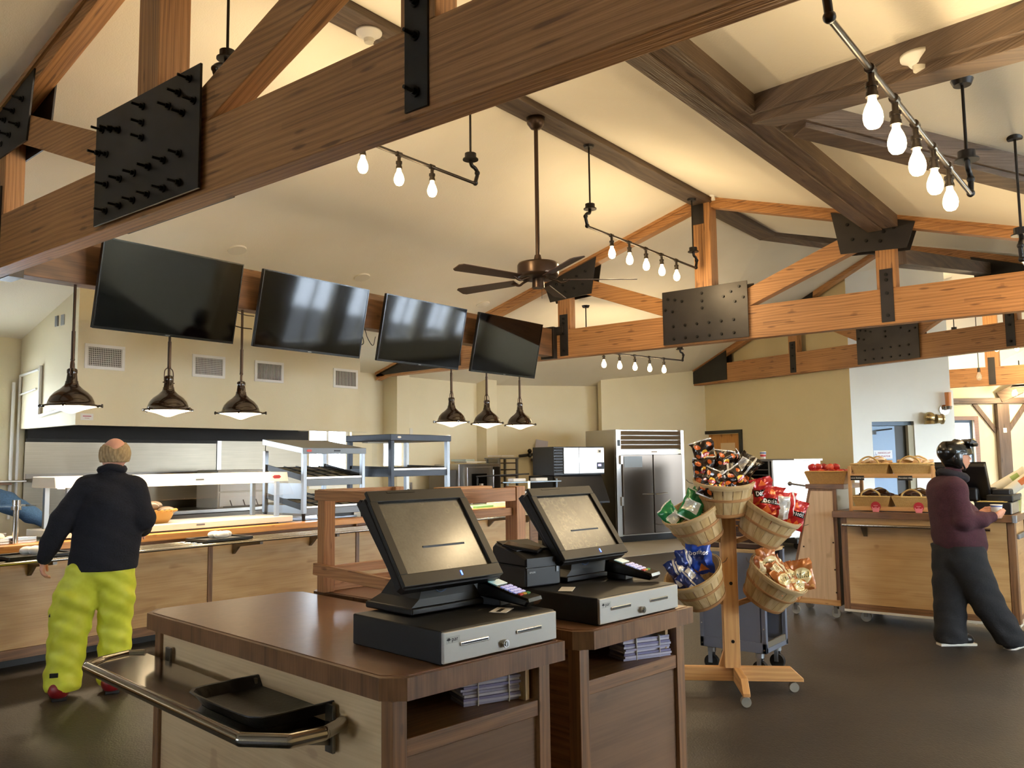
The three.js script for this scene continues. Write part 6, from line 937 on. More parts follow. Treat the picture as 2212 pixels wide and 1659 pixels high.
// coffee station behind the helmeted person
{ const t = thing('cash_drawer', 'black box with papers on it at the right end of the coffee counter', 'cash drawer', [8.14, 1.003, -1.4]); part(t, 'housing', [rbox(0.4, 0.1, 0.27, 0.004, 0.2, 0.05, 0.135)], M.black); part(t, 'end_plate', [rbox(0.38, 0.09, 0.008, 0.002, 0.2, 0.05, 0.272)], M.steelFlat); }
solo('papers', [rbox(0.2, 0.004, 0.22, 0.001, 8.24, 1.106, -1.27), rbox(0.1, 0.003, 0.16, 0.001, 8.2, 1.11, -1.27, 0.3)], std('#c9b36a', 0.7), 'yellow papers on the black box at the coffee counter', 'papers');
{ const t = thing('register_terminal', 'black register seen edge on behind the helmeted person', 'cash register', [8.3, 1.105, -1.5], Math.PI / 2); part(t, 'stand', [rbox(0.24, 0.12, 0.2, 0.02, 0, 0.06, 0)], M.plastic); const g = new THREE.Group(); g.name = 'display_head'; g.position.set(0, 0.05, 0.08); g.rotation.x = -rad(36); t.add(g); part(g, 'shell', [rbox(0.4, 0.34, 0.06, 0.012, 0, 0.18, -0.03)], M.plastic); part(g, 'screen', [bb(-0.17, 0.04, 0.0, 0.17, 0.32, 0.004)], std('#7d838a', 0.3)); part(g, 'bezel', [bb(-0.2, 0.01, 0, 0.2, 0.04, 0.008), bb(-0.2, 0.32, 0, 0.2, 0.35, 0.008), bb(-0.2, 0.04, 0, -0.17, 0.32, 0.008), bb(0.17, 0.04, 0, 0.2, 0.32, 0.008)], M.blackGloss); part(t, 'cash_slip', [rbox(0.12, 0.06, 0.1, 0.01, -0.16, 0.03, 0.12)], M.plastic); }
function cupTube(label, pos, ry, tilt, band) { const t = thing('cup_dispenser', label, 'cups', pos, ry); const g = new THREE.Group(); g.name = 'tube_head'; g.rotation.x = tilt; t.add(g); part(g, 'cup_stack', [cyl(0.048, 0.044, 0.34, 0, 0.17, 0, 24), cyl(0.051, 0.051, 0.012, 0, 0.345, 0, 24), cyl(0.05, 0.05, 0.01, 0, 0.325, 0, 24), cyl(0.044, 0.044, 0.002, 0, 0.352, 0, 24)], std('#e6e0cc', 0.5)); part(g, 'printed_band', [new THREE.CylinderGeometry(0.0475, 0.047, 0.07, 12, 1, true, -2.2, 1.1).toNonIndexed().translate(0, 0.25, 0)], std(band, 0.5, 0, { side: THREE.DoubleSide })); part(t, 'cradle', [rbox(0.11, 0.07, 0.12, 0.015, 0, 0.01, 0.01)], M.black); }
cupTube('white cup stack with a green mark tilted in a black dispenser', [8.62, 1.17, -1.36], 0.1, rad(58), '#9db46a'); cupTube('white cup stack with an orange mark tilted in a black dispenser', [8.5, 1.12, -1.27], 0.1, rad(52), '#c7713c');
{ const m = thing('blue_carton', 'blue carton leaning above the coffee station', 'carton', [8.72, 1.28, -1.55], 0.1); m.rotation.x = rad(-20); part(m, 'carton', [rbox(0.1, 0.1, 0.17, 0.004, 0, 0.05, 0, 0, 0, -0.5)], std('#274e9c', 0.5)); part(m, 'white_end', [rbox(0.102, 0.102, 0.03, 0.004, 0, 0.09, 0.085, 0, 0, -0.5)], M.paper); part(m, 'stand', [rbox(0.05, 0.3, 0.05, 0.004, 0, -0.13, 0)], M.black); }
{ const t = thing('coffee_brewer', 'black coffee equipment at the right picture edge', 'coffee machine', [8.45, 1.003, -1.22]); part(t, 'base', [rbox(0.5, 0.06, 0.2, 0.01, 0.02, 0.13, 0.0)], M.black); part(t, 'lid', [rbox(0.2, 0.05, 0.14, 0.012, -0.05, 0.18, 0.0)], M.plastic); part(t, 'foot', [rbox(0.2, 0.1, 0.12, 0.008, 0.1, 0.05, 0)], M.black); }
solo('green_cup', [cyl(0.045, 0.036, 0.13, 0, 0.065, 0, 24)], std('#b9b77a', 0.5), 'pale green paper cup at the right end of the coffee counter', 'cup').position.set(8.66, 1.003, -1.16);
// ---------- people ----------
// surface nets over a distance field: fields are joined tapered capsules
const cap = (a, b, ra, rb) => { const ab = [b[0] - a[0], b[1] - a[1], b[2] - a[2]], l2 = ab[0] ** 2 + ab[1] ** 2 + ab[2] ** 2 || 1e-9; return (x, y, z) => { const px = x - a[0], py = y - a[1], pz = z - a[2]; let t = (px * ab[0] + py * ab[1] + pz * ab[2]) / l2; t = t < 0 ? 0 : t > 1 ? 1 : t; return Math.hypot(px - ab[0] * t, py - ab[1] * t, pz - ab[2] * t) - (ra + (rb - ra) * t); }; };
const ell = (c, r) => (x, y, z) => { const k = Math.hypot((x - c[0]) / r[0], (y - c[1]) / r[1], (z - c[2]) / r[2]); return (k - 1) * Math.min(...r); };
const uni = (fs, k = 0.03) => (x, y, z) => { let d = fs[0](x, y, z); for (let i = 1; i < fs.length; i++) { const e = fs[i](x, y, z), h = Math.max(k - Math.abs(d - e), 0) / k; d = Math.min(d, e) - h * h * k * 0.25; } return d; };
const chain = (pts, k) => uni(pts.slice(1).map((p, i) => cap(pts[i], p, pts[i][3], p[3])), k || 0.02);
function nets(f, lo, hi, c) {
  const n = [0, 1, 2].map(i => Math.ceil((hi[i] - lo[i]) / c) + 1), at = (i, j, k) => (k * n[1] + j) * n[0] + i, F = new Float32Array(n[0] * n[1] * n[2]), id = new Int32Array(F.length).fill(-1), pos = [], nor = [], idx = [];
  for (let k = 0; k < n[2]; k++) for (let j = 0; j < n[1]; j++) for (let i = 0; i < n[0]; i++) F[at(i, j, k)] = f(lo[0] + i * c, lo[1] + j * c, lo[2] + k * c);
  const E = [[0, 1], [2, 3], [4, 5], [6, 7], [0, 2], [1, 3], [4, 6], [5, 7], [0, 4], [1, 5], [2, 6], [3, 7]];
  for (let k = 0; k < n[2] - 1; k++) for (let j = 0; j < n[1] - 1; j++) for (let i = 0; i < n[0] - 1; i++) {
    const v = []; let m = 0; for (let q = 0; q < 8; q++) { v[q] = F[at(i + (q & 1), j + (q >> 1 & 1), k + (q >> 2))]; if (v[q] < 0) m |= 1 << q; }
    if (m === 0 || m === 255) continue;
    let s = [0, 0, 0], w = 0; for (const [a, b] of E) if ((v[a] < 0) !== (v[b] < 0)) { const t = v[a] / (v[a] - v[b]); for (let q = 0; q < 3; q++) { const A = a >> q & 1, B = b >> q & 1; s[q] += A + (B - A) * t; } w++; }
    const p = [lo[0] + (i + s[0] / w) * c, lo[1] + (j + s[1] / w) * c, lo[2] + (k + s[2] / w) * c]; id[at(i, j, k)] = pos.length / 3; pos.push(...p);
    const e = c * 0.6, g = [f(p[0] + e, p[1], p[2]) - f(p[0] - e, p[1], p[2]), f(p[0], p[1] + e, p[2]) - f(p[0], p[1] - e, p[2]), f(p[0], p[1], p[2] + e) - f(p[0], p[1], p[2] - e)], L = Math.hypot(...g) || 1; nor.push(g[0] / L, g[1] / L, g[2] / L);
  }
  const quad = (a, b, d, e, flip) => { if (a < 0 || b < 0 || d < 0 || e < 0) return; flip ? idx.push(a, d, b, a, e, d) : idx.push(a, b, d, a, d, e); };
  for (let k = 1; k < n[2] - 1; k++) for (let j = 1; j < n[1] - 1; j++) for (let i = 1; i < n[0] - 1; i++) { const v = F[at(i, j, k)] < 0;
    if (v !== F[at(i + 1, j, k)] < 0) quad(id[at(i, j - 1, k - 1)], id[at(i, j, k - 1)], id[at(i, j, k)], id[at(i, j - 1, k)], !v);
    if (v !== F[at(i, j + 1, k)] < 0) quad(id[at(i - 1, j, k - 1)], id[at(i - 1, j, k)], id[at(i, j, k)], id[at(i, j, k - 1)], !v);
    if (v !== F[at(i, j, k + 1)] < 0) quad(id[at(i - 1, j - 1, k)], id[at(i, j - 1, k)], id[at(i, j, k)], id[at(i - 1, j, k)], !v); }
  const g = new THREE.BufferGeometry(); g.setAttribute('position', new THREE.Float32BufferAttribute(pos, 3)); g.setAttribute('normal', new THREE.Float32BufferAttribute(nor, 3)); g.setIndex(idx); return g.toNonIndexed();
}
const cut = (f, y0, y1) => (x, y, z) => Math.max(f(x, y, z), y0 - y, y - y1);
const folds = (f, a, s = 0) => (x, y, z) => f(x, y, z) + a * (Math.sin(y * 34 + Math.sin(x * 17 + z * 13 + s) * 2.4 + s) * 0.6 + Math.sin(y * 61 + x * 30 - z * 24 + s * 2) * 0.4);
// relaxed hand: wrist at w, fingers towards d, thumb side th, curl direction q (unit arrays)
function hand(w, d, th, q, k = 1, curl = 0.6) {
  const at = (a, b, c) => [w[0] + (d[0] * a + th[0] * b + q[0] * c) * k, w[1] + (d[1] * a + th[1] * b + q[1] * c) * k, w[2] + (d[2] * a + th[2] * b + q[2] * c) * k], fs = [];
  fs.push(cap(at(0, 0, 0), at(0.03, 0, 0), 0.024 * k, 0.024 * k)); for (const b of [-0.026, -0.009, 0.009, 0.026]) fs.push(cap(at(0.025, b * 0.6, 0), at(0.078, b, 0), 0.014 * k, 0.0115 * k));
  const palm = uni(fs, 0.014), fing = [];
  [[-0.03, 0.056], [-0.01, 0.07], [0.01, 0.074], [0.03, 0.064]].forEach(([b, L]) => { const a1 = curl * 0.5, a2 = curl * 1.25, a3 = curl * 1.9, l = [L * 0.42, L * 0.32, L * 0.26], p0 = at(0.08, b, 0), p1 = at(0.08 + l[0] * Math.cos(a1), b * 1.04, l[0] * Math.sin(a1)), p2 = at(0.08 + l[0] * Math.cos(a1) + l[1] * Math.cos(a2), b * 1.04, l[0] * Math.sin(a1) + l[1] * Math.sin(a2)), p3 = at(0.08 + l[0] * Math.cos(a1) + l[1] * Math.cos(a2) + l[2] * Math.cos(a3), b * 1.02, l[0] * Math.sin(a1) + l[1] * Math.sin(a2) + l[2] * Math.sin(a3)); fing.push(chain([[...p0, 0.0095 * k], [...p1, 0.0088 * k], [...p2, 0.0082 * k], [...p3, 0.0074 * k]], 0.004)); });
  fing.push(chain([[...at(0.022, 0.026, 0.004), 0.013 * k], [...at(0.05, 0.05, 0.014), 0.0105 * k], [...at(0.082, 0.056, 0.026), 0.0085 * k]], 0.006));
  return uni([palm, ...fing], 0.007);
}
const boxOf = (p, r) => [[p[0] - r, p[1] - r, p[2] - r], [p[0] + r, p[1] + r, p[2] + r]];
const fleece = (c, s) => std('#ffffff', 0.95, 0, { map: dataTex(128, 128, (u, v) => mixc(hex(c).map(k => k * 0.85), hex(c).map(k => Math.min(255, k * 1.12 + 3)), fbm(u, v, 30, 30, s, 3)), [4, 4]), bumpMap: bumpFine, bumpScale: 0.0015 });
function person(label, pos, ry, bodyGeos, skin) { const m = part(scene, 'person', bodyGeos, skin); m.userData.label = label; m.userData.category = 'person'; m.position.set(...pos); m.rotation.y = ry; return m; }
// head looking along -z, centre c
function headField(c, s = 1) { const o = (x, y, z) => [c[0] + x * s, c[1] + y * s, c[2] + z * s];
  return uni([ell(c, [0.076 * s, 0.1 * s, 0.096 * s]), ell(o(0, -0.055, -0.025), [0.058 * s, 0.062 * s, 0.07 * s]), cap(o(0, -0.09, -0.07), o(0, -0.085, -0.055), 0.022 * s, 0.03 * s), cap(o(0, 0.005, -0.09), o(0, -0.03, -0.115), 0.009 * s, 0.013 * s), cap(o(-0.015, -0.062, -0.096), o(0.015, -0.062, -0.096), 0.009 * s, 0.009 * s), ell(o(-0.078, -0.01, 0.008), [0.012 * s, 0.032 * s, 0.02 * s]), ell(o(0.078, -0.01, 0.008), [0.012 * s, 0.032 * s, 0.02 * s])], 0.022 * s); }
{ // man in yellow ski pants, seen from behind; -z is forward
  const hc = [0.165, 1.585, -0.03], Lw = [-0.245, 0.905, -0.03], Rw = [0.3, 1.04, -0.32];
  const body = uni([cap([0.155, 1.38, 0.01], [0.16, 1.52, -0.01], 0.055, 0.052), cap([0.06, 1.33, 0], [0.25, 1.33, 0], 0.09, 0.09), cap([0.15, 1.3, 0], [0.12, 0.9, 0], 0.11, 0.12), chain([[0.0, 1.36, 0, 0.05], [-0.15, 1.15, 0.02, 0.042], [...Lw, 0.028]]), chain([[0.3, 1.35, 0, 0.05], [0.36, 1.14, 0.02, 0.042], [...Rw, 0.028]]), chain([[0.05, 0.88, 0, 0.085], [-0.05, 0.48, 0, 0.06], [-0.11, 0.1, 0.02, 0.045]]), chain([[0.18, 0.88, 0, 0.085], [0.19, 0.48, -0.04, 0.06], [0.195, 0.1, -0.05, 0.045]])], 0.03);
  const turn = rad(24), hf0 = headField([0, 0, 0], 1.04), hf = (x, y, z) => { const dx = x - hc[0], dz = z - hc[2]; return hf0(dx * Math.cos(turn) - dz * Math.sin(turn), y - hc[1], dx * Math.sin(turn) + dz * Math.cos(turn)); };
  const h1 = hand(Lw, [-0.12, -0.98, -0.1], [-0.1, -0.1, -0.98], [0.98, -0.1, 0], 1.05, 0.75), h2 = hand(Rw, [-0.1, -0.2, -0.97], [-0.95, 0.2, 0.05], [0, -0.97, 0.2], 1, 0.8);
  const p = person('balding man in a navy fleece and bright yellow ski pants at the serving counter', [2.72, 0, -5.78], -rad(35), [nets(body, [-0.35, 0.02, -0.45], [0.5, 1.56, 0.2], 0.014), nets(uni([hf, cap([0.155, 1.44, 0.0], [0.16, 1.54, -0.015], 0.056, 0.052)], 0.03), [hc[0] - 0.16, 1.4, -0.19], [hc[0] + 0.16, 1.72, 0.13], 0.005), nets(h1, ...boxOf([-0.25, 0.82, -0.04], 0.15), 0.0045), nets(h2, ...boxOf([0.29, 1.02, -0.41], 0.14), 0.0045)], M.skinPale);
  const fl = fleece('#0d0f1a', 301);
  const jk = uni([cap([0.045, 1.345, 0.0], [0.265, 1.335, 0.0], 0.1, 0.1), cap([0.07, 1.2, 0.0], [0.03, 0.86, 0.0], 0.125, 0.125), cap([0.24, 1.2, 0.0], [0.215, 0.86, 0.0], 0.125, 0.12), cap([0.155, 1.25, 0.02], [0.125, 0.8, 0.02], 0.145, 0.16), cap([0.155, 1.42, 0.0], [0.158, 1.47, 0.0], 0.08, 0.07)], 0.05);
  const sl = chain([[0.01, 1.36, 0, 0.085], [-0.13, 1.15, 0.02, 0.078], [-0.2, 1.0, 0.0, 0.062], [-0.24, 0.905, -0.02, 0.048]], 0.03), sr = chain([[0.295, 1.34, 0, 0.088], [0.36, 1.14, 0.02, 0.076], [0.33, 1.07, -0.18, 0.06], [0.3, 1.045, -0.3, 0.047]], 0.03);
  part(p, 'jacket', [nets(cut(folds(uni([jk, sl, sr], 0.025), 0.0025, 1), 0.815, 1.6), [-0.36, 0.78, -0.4], [0.5, 1.58, 0.26], 0.012)], fl);
  part(p, 'collar', [tube([[0.09, 1.475, 0.03], [0.095, 1.485, -0.05], [0.155, 1.485, -0.075], [0.215, 1.485, -0.05], [0.222, 1.475, 0.03], [0.155, 1.495, 0.068]], 0.024, 40, 8, true)], fl);
  const py = std('#ffffff', 0.55, 0, { map: dataTex(128, 128, (u, v) => mixc(hex('#cdd02e'), hex('#dade44'), fbm(u, v, 12, 12, 310, 3)), [3, 3]) });
  const lg = uni([chain([[0.04, 0.86, 0.0, 0.13], [-0.03, 0.65, 0.01, 0.13], [-0.075, 0.42, 0.0, 0.118], [-0.1, 0.1, 0.02, 0.112]], 0.03), chain([[0.19, 0.86, 0.0, 0.125], [0.2, 0.65, -0.01, 0.118], [0.195, 0.4, -0.05, 0.1], [0.2, 0.1, -0.06, 0.105]], 0.03), cap([0.12, 0.88, 0.02], [0.12, 0.82, 0.02], 0.15, 0.14), ell([-0.125, 0.56, 0.02], [0.07, 0.1, 0.09])], 0.03);
  const pants = part(p, 'ski_pants', [nets(cut(folds(lg, 0.009, 4), 0.05, 0.88), [-0.3, 0.03, -0.26], [0.4, 0.9, 0.24], 0.012)], py);
  part(pants, 'pocket_tab', [rbox(0.012, 0.06, 0.012, 0.003, -0.165, 0.56, 0.085, 0, -0.4)], M.black); part(pants, 'leg_emblem', [rbox(0.05, 0.028, 0.01, 0.002, -0.13, 0.17, 0.128)], M.black);
  const bt = std('#7e1a1c', 0.35); for (const [x, z] of [[-0.1, 0.02], [0.2, -0.06]]) { part(p, 'boot', [nets(cut(uni([cap([x - 0.01, 0.07, z + 0.05], [x - 0.05, 0.05, z - 0.16], 0.066, 0.05), cap([x, 0.1, z + 0.02], [x, 0.2, z + 0.01], 0.07, 0.07)], 0.03), 0.012, 0.3), [x - 0.15, 0, z - 0.26], [x + 0.13, 0.26, z + 0.15], 0.01)], bt); part(p, 'sole', [rbox(0.09, 0.022, 0.29, 0.008, x - 0.02, 0.011, z - 0.05, 0.15)], M.rubber); }
  const hair = std('#ffffff', 0.9, 0, { map: dataTex(128, 128, (u, v) => mixc(hex('#8a6f4c'), hex('#c9b288'), fbm(u, v, 40, 8, 320, 3)), [6, 6]) });
  part(p, 'hair', [nets((x, y, z) => { const lx = x - hc[0], ly = y - hc[1], lz = z - hc[2]; const r = hf(x, y, z) - 0.008 - 0.003 * Math.sin(x * 190) * Math.sin(z * 170 + y * 60); return Math.max(r, ly - 0.068 + 0.3 * lz - 0.008 * Math.sin(x * 60), -0.06 - ly, -0.02 - lz - 0.35 * ly, -(hf(x, y, z) + 0.004)); }, [hc[0] - 0.13, hc[1] - 0.09, hc[2] - 0.12], [hc[0] + 0.13, hc[1] + 0.13, hc[2] + 0.14], 0.006)], hair);
  const gx = (x, y, z) => [hc[0] + x * Math.cos(turn) + z * Math.sin(turn), hc[1] + y, hc[2] - x * Math.sin(turn) + z * Math.cos(turn)];
  part(p, 'eyeglasses', [tube([gx(-0.084, -0.002, 0.0), gx(-0.083, 0.004, -0.05), gx(-0.072, 0.0, -0.1)], 0.0018, 10, 5), tube([gx(0.084, -0.002, 0.0), gx(0.083, 0.004, -0.05), gx(0.072, 0.0, -0.1)], 0.0018, 10, 5), tube([0, 1, 2, 3, 4, 5].map(i => gx(-0.042 + 0.028 * Math.cos(i * 1.047), -0.012 + 0.02 * Math.sin(i * 1.047), -0.115)), 0.002, 24, 5, true), tube([0, 1, 2, 3, 4, 5].map(i => gx(0.042 + 0.028 * Math.cos(i * 1.047), -0.012 + 0.02 * Math.sin(i * 1.047), -0.115)), 0.002, 24, 5, true)], M.chrome); }
{ // woman in a ski helmet walking to the right; +x is forward, +z faces the camera
  const hc = [0.02, 1.5, 0], Rw = [0.225, 1.025, 0.13], Lw = [0.235, 1.03, -0.12];
  const hf0 = headField([0, 0, 0], 0.93), hf = (x, y, z) => hf0(z - hc[2], y - hc[1], -(x - hc[0]));      // turned to look along +x
  const body = uni([cap([-0.03, 1.3, 0], [-0.005, 1.43, 0], 0.05, 0.046), cap([-0.06, 1.24, -0.1], [-0.06, 1.24, 0.1], 0.08, 0.08), cap([-0.05, 1.2, 0], [-0.02, 0.8, 0], 0.11, 0.13), chain([[-0.06, 1.25, 0.14, 0.045], [-0.055, 1.0, 0.18, 0.04], [...Rw, 0.026]]), chain([[-0.05, 1.25, -0.14, 0.045], [-0.02, 1.0, -0.18, 0.04], [...Lw, 0.026]]), chain([[-0.03, 0.76, -0.07, 0.08], [-0.065, 0.4, -0.07, 0.06], [-0.075, 0.09, -0.07, 0.045]]), chain([[0.0, 0.76, 0.07, 0.08], [0.14, 0.42, 0.08, 0.06], [0.335, 0.1, 0.08, 0.045]])], 0.03);
  const h1 = hand(Rw, [0.93, 0.2, -0.3], [0.25, 0.85, 0.4], [0.1, -0.3, -0.95], 0.9, 0.95), h2 = hand(Lw, [0.93, 0.2, 0.3], [0.25, 0.85, -0.4], [0.1, -0.3, 0.95], 0.9, 0.95);
  const p = person('woman in a black ski helmet and maroon fleece walking beside the coffee counter', [7.53, 0, -1.42], -rad(51.8), [nets(body, [-0.25, 0.03, -0.3], [0.42, 1.46, 0.3], 0.014), nets(uni([hf, cap([-0.01, 1.38, 0], [0.0, 1.46, 0], 0.045, 0.046)], 0.03), [-0.12, 1.34, -0.12], [0.16, 1.63, 0.12], 0.0048), nets(h1, ...boxOf([0.29, 1.04, 0.11], 0.11), 0.004), nets(h2, ...boxOf([0.3, 1.04, -0.1], 0.11), 0.004)], M.skin);
  const mf = fleece('#3a1420', 302);
  const jk = uni([cap([-0.07, 1.24, -0.1], [-0.07, 1.24, 0.1], 0.095, 0.095), cap([-0.075, 1.18, -0.05], [-0.02, 0.86, -0.05], 0.125, 0.155), cap([-0.075, 1.18, 0.05], [-0.02, 0.86, 0.05], 0.125, 0.155), cap([0.02, 0.98, 0], [0.03, 0.8, 0], 0.16, 0.175), cap([-0.03, 1.31, 0], [-0.02, 1.36, 0], 0.075, 0.07)], 0.05);
  const s1 = chain([[-0.07, 1.24, 0.13, 0.085], [-0.055, 1.0, 0.19, 0.072], [0.09, 1.0, 0.17, 0.058], [0.2, 1.022, 0.135, 0.042]], 0.03), s2 = chain([[-0.06, 1.24, -0.13, 0.085], [-0.02, 1.0, -0.19, 0.072], [0.12, 1.01, -0.15, 0.058], [0.21, 1.025, -0.125, 0.042]], 0.03);
  part(p, 'fleece_jacket', [nets(cut(folds(uni([jk, s1, s2], 0.025), 0.003, 2), 0.738, 1.44), [-0.26, 0.71, -0.32], [0.3, 1.46, 0.32], 0.012)], mf);
  part(p, 'scarf', [tube([[-0.1, 1.37, 0.03], [-0.04, 1.35, 0.085], [0.04, 1.33, 0.07], [0.075, 1.31, 0], [0.04, 1.33, -0.07], [-0.04, 1.35, -0.085], [-0.1, 1.37, -0.03]], 0.03, 40, 8, true)], fleece('#1d1a22', 303));
  const bp = fleece('#15161a', 304), lg = uni([chain([[-0.03, 0.76, -0.06, 0.15], [-0.055, 0.5, -0.07, 0.125], [-0.065, 0.34, -0.07, 0.115], [-0.075, 0.07, -0.07, 0.12]], 0.03), chain([[0.0, 0.76, 0.06, 0.15], [0.07, 0.55, 0.07, 0.13], [0.15, 0.36, 0.08, 0.115], [0.31, 0.09, 0.08, 0.108]], 0.03), cap([-0.01, 0.78, -0.03], [-0.01, 0.7, 0.03], 0.16, 0.15)], 0.035);
  part(p, 'snow_pants', [nets(cut(folds(lg, 0.006, 7), 0.03, 0.8), [-0.25, 0.0, -0.27], [0.48, 0.83, 0.27], 0.012)], bp);
  const bm = std('#17181a', 0.35);
  const b1 = part(p, 'ski_boot', [nets(cut(uni([cap([-0.12, 0.06, -0.07], [0.06, 0.045, -0.07], 0.055, 0.045), cap([-0.08, 0.08, -0.07], [-0.08, 0.16, -0.07], 0.07, 0.07)], 0.03), 0.014, 0.3), [-0.24, 0, -0.19], [0.15, 0.25, 0.05], 0.01)], bm); part(b1, 'sole', [rbox(0.29, 0.022, 0.085, 0.006, -0.03, 0.011, -0.07)], M.offwhite); part(b1, 'buckle', [rbox(0.03, 0.018, 0.06, 0.004, 0.03, 0.095, -0.055, 0, -0.5)], M.chrome);
  const b2g = new THREE.Group(); b2g.name = 'ski_boot'; b2g.position.set(0.34, 0.0, 0.08); b2g.rotation.z = 0.32; p.add(b2g); part(b2g, 'shell', [nets(cut(uni([cap([-0.02, 0.06, 0], [0.16, 0.045, 0], 0.055, 0.045), cap([0.0, 0.08, 0], [-0.02, 0.15, 0], 0.068, 0.068)], 0.03), 0.014, 0.3), [-0.14, 0, -0.12], [0.25, 0.25, 0.12], 0.01)], bm); part(b2g, 'sole', [rbox(0.29, 0.022, 0.085, 0.006, 0.06, 0.011, 0)], M.offwhite); part(b2g, 'buckle', [rbox(0.03, 0.018, 0.07, 0.004, 0.11, 0.1, 0.01, 0, -0.5), rbox(0.03, 0.018, 0.07, 0.004, 0.06, 0.13, 0.01, 0, -0.6)], M.chrome);
  const hm = phys('#0b0b0c', 0.22, 0, { clearcoat: 0.4 });
  const shell = (x, y, z) => { const d = hf(x, y, z), s = Math.min(ell([hc[0] - 0.02, hc[1] + 0.03, 0], [0.128, 0.105, 0.105])(x, y, z), d - 0.028); return Math.max(s, -(d - 0.006), (hc[1] + 0.005 - y) * (x > hc[0] - 0.005 ? 1 : -9) - (x > hc[0] - 0.005 ? 0 : 1), x > hc[0] - 0.005 ? -1 : hc[1] - 0.105 - y); };
  const helm = part(p, 'ski_helmet', [nets(shell, [hc[0] - 0.17, hc[1] - 0.12, -0.14], [hc[0] + 0.15, hc[1] + 0.16, 0.14], 0.006)], hm);
  const vz = []; for (let i = 0; i < 9; i++) { const a = -1.1 + i * 0.275; vz.push([hc[0] + 0.02 + 0.135 * Math.cos(a), hc[1] + 0.075 + 0.012 * Math.cos(a), 0.1 * Math.sin(a) * 1.05]); }
  part(helm, 'visor', [tube(vz, 0.014, 30, 8), slab([[hc[0] + 0.05, hc[1] + 0.1, 0.08], [hc[0] + 0.15, hc[1] + 0.07, 0.05], [hc[0] + 0.15, hc[1] + 0.07, -0.05], [hc[0] + 0.05, hc[1] + 0.1, -0.08]], 0.012), rbox(0.06, 0.05, 0.16, 0.012, hc[0] + 0.1, hc[1] + 0.1, 0, 0, -0.5)], M.black);
  part(helm, 'goggle_clip', [rbox(0.02, 0.035, 0.02, 0.005, hc[0] + 0.13, hc[1] + 0.115, 0.03)], std('#b59a62', 0.4, 0.6));
  const tx = canvasTex(128, 48, (c, w, h) => { c.fillStyle = '#0b0b0c'; c.fillRect(0, 0, w, h); c.fillStyle = '#9fc4d6'; c.font = 'italic bold 26px sans-serif'; c.fillText('SMITH', 16, 32); }); part(helm, 'lettering', [new THREE.PlaneGeometry(0.075, 0.024).toNonIndexed().translate(hc[0] - 0.02, hc[1] + 0.03, 0.108)], std('#ffffff', 0.4, 0, { map: tx }), { keepUV: true }); part(helm, 'ear_decal', [rbox(0.045, 0.009, 0.003, 0.001, hc[0] - 0.03, hc[1] - 0.02, 0.101), rbox(0.02, 0.008, 0.003, 0.001, hc[0] - 0.015, hc[1] - 0.045, 0.098)], std('#c9c9c9', 0.5));
  part(p, 'chin_strap', [tube([[hc[0] + 0.0, hc[1] - 0.05, 0.078], [hc[0] + 0.04, hc[1] - 0.105, 0.045], [hc[0] + 0.055, hc[1] - 0.115, 0], [hc[0] + 0.04, hc[1] - 0.105, -0.045], [hc[0], hc[1] - 0.05, -0.078]], 0.007, 24, 6)], M.black);
  part(p, 'eyeglasses', [tube([0, 1, 2, 3, 4, 5].map(i => [hc[0] + 0.105, hc[1] + 0.002 + 0.017 * Math.sin(i * 1.047), 0.036 + 0.024 * Math.cos(i * 1.047)]), 0.002, 24, 5, true), tube([0, 1, 2, 3, 4, 5].map(i => [hc[0] + 0.105, hc[1] + 0.002 + 0.017 * Math.sin(i * 1.047), -0.036 + 0.024 * Math.cos(i * 1.047)]), 0.002, 24, 5, true), rod([hc[0] + 0.105, hc[1] + 0.004, 0.058], [hc[0] + 0.0, hc[1] + 0.006, 0.08], 0.002, 5)], std('#5b6a80', 0.2, 0.6));
  part(p, 'eye', [sph(0.008, hc[0] + 0.083, hc[1] + 0.003, 0.034)], M.whitePaint); part(p, 'eye', [sph(0.008, hc[0] + 0.083, hc[1] + 0.003, -0.034)], M.whitePaint); part(p, 'teeth', [rbox(0.008, 0.008, 0.026, 0.002, hc[0] + 0.093, hc[1] - 0.058, 0)], M.whitePaint);
  const c = thing('coffee_cup', 'white paper cup with a blue rim band held by the helmeted woman', 'cup', [0, 0, 0]); const cp = V3(0.315, 0, 0.0).applyAxisAngle(V3(0, 1, 0), -rad(51.8)); c.position.set(7.53 + cp.x, 1.0, -1.42 + cp.z); part(c, 'cup_body', [cyl(0.043, 0.032, 0.105, 0, 0.0525, 0, 24)], M.whitePaint); part(c, 'rim', [new THREE.TorusGeometry(0.043, 0.003, 6, 28).toNonIndexed().rotateX(Math.PI / 2).translate(0, 0.105, 0)], M.whitePaint); part(c, 'band', [cyl(0.0436, 0.0432, 0.008, 0, 0.094, 0, 24, 0, 0, true)], std('#3555a0', 0.5)); }
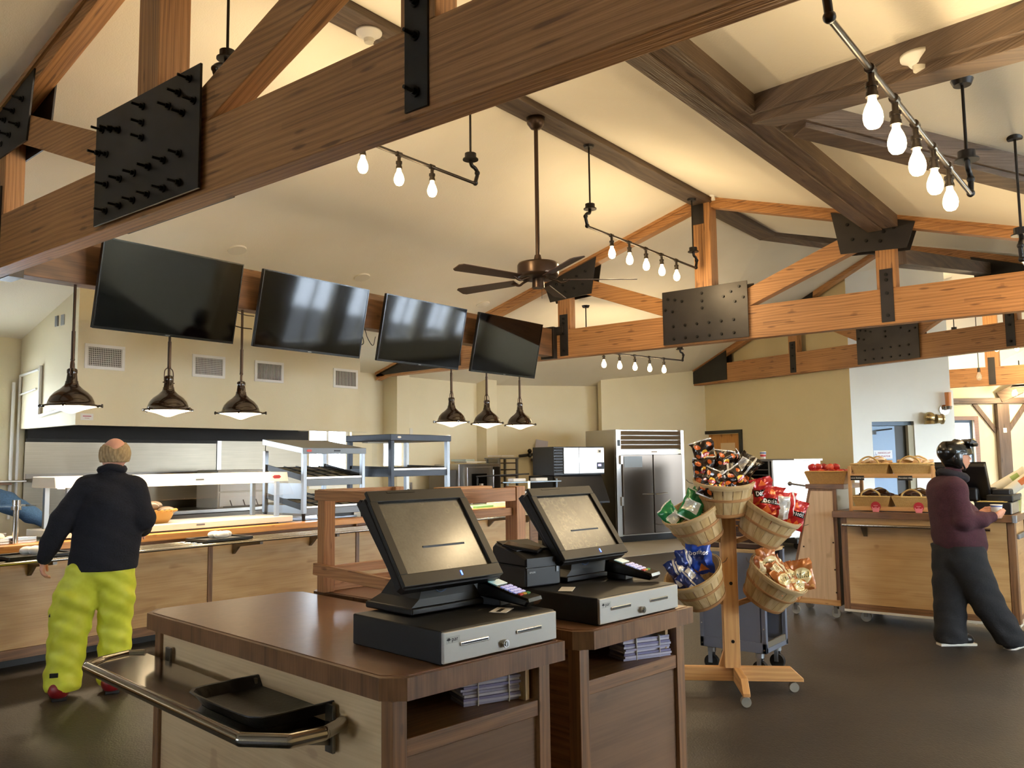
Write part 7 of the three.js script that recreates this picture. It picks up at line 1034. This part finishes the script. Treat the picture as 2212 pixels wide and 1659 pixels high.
{ // server behind the counter, only an arm in view; +x is towards the right along the counter
  const W = [0.93, 1.02, 0.08];   // wrist, from the body's base
  const body = uni([cap([0, 1.42, -0.1], [0.02, 1.52, -0.08], 0.055, 0.05), headField([0.03, 1.6, -0.08], 1), cap([0, 1.3, -0.25], [0, 1.3, 0.03], 0.09, 0.09), cap([0, 1.28, -0.12], [0, 0.85, -0.12], 0.12, 0.12), chain([[0.02, 1.34, 0.02, 0.05], [0.42, 1.3, 0.02, 0.045], [...W, 0.03]]), chain([[0, 1.34, -0.28, 0.05], [0.02, 1.05, -0.34, 0.042], [0.2, 0.98, -0.3, 0.03]]), chain([[0, 0.85, -0.2, 0.09], [0, 0.45, -0.2, 0.06], [0, 0.04, -0.2, 0.045]]), chain([[0, 0.85, -0.04, 0.09], [0, 0.45, -0.04, 0.06], [0, 0.04, -0.04, 0.045]])], 0.03);
  const p = person('server in a blue jacket reaching in from the left edge with a purple glove', [2.44, 0, -7.95], 0, [nets(body, [-0.2, -0.01, -0.45], [1.0, 1.74, 0.2], 0.016)], M.skinPale);
  const bj = fleece('#25466b', 305), dn = [0.75, -0.1, 0.65];
  part(p, 'jacket', [nets(cut(folds(uni([cap([0, 1.3, -0.27], [0, 1.3, 0.03], 0.11, 0.11), cap([0, 1.25, -0.12], [0, 0.85, -0.12], 0.16, 0.16), chain([[0.02, 1.33, 0.02, 0.1], [0.38, 1.29, 0.02, 0.098], [0.62, 1.2, 0.04, 0.085], [0.8, 1.09, 0.06, 0.07], [0.9, 1.035, 0.075, 0.058]], 0.03), chain([[0, 1.34, -0.28, 0.085], [0.02, 1.05, -0.34, 0.07], [0.18, 0.98, -0.3, 0.05]], 0.03)], 0.03), 0.006, 9), 0.78, 1.5), [-0.25, 0.75, -0.5], [1.02, 1.52, 0.22], 0.012)], bj);
  part(p, 'trousers', [nets(cut(uni([chain([[0, 0.85, -0.2, 0.12], [0, 0.45, -0.2, 0.09], [0, 0.06, -0.2, 0.08]]), chain([[0, 0.85, -0.04, 0.12], [0, 0.45, -0.04, 0.09], [0, 0.06, -0.04, 0.08]])], 0.03), 0.01, 0.85), [-0.2, 0, -0.4], [0.2, 0.9, 0.15], 0.016)], M.blackMat);
  part(p, 'purple_glove', [nets(uni([hand(W, [0.93, -0.2, 0.3], [0.2, 0.3, -0.93], [0, -0.95, -0.2], 1.15, 0.5), cap([W[0] - 0.03, W[1] + 0.01, W[2]], W, 0.036, 0.032)], 0.01), ...boxOf([W[0] + 0.08, W[1] - 0.01, W[2] + 0.03], 0.16), 0.005)], std('#6a4fd0', 0.4)); }
renderer.render(scene, camera);
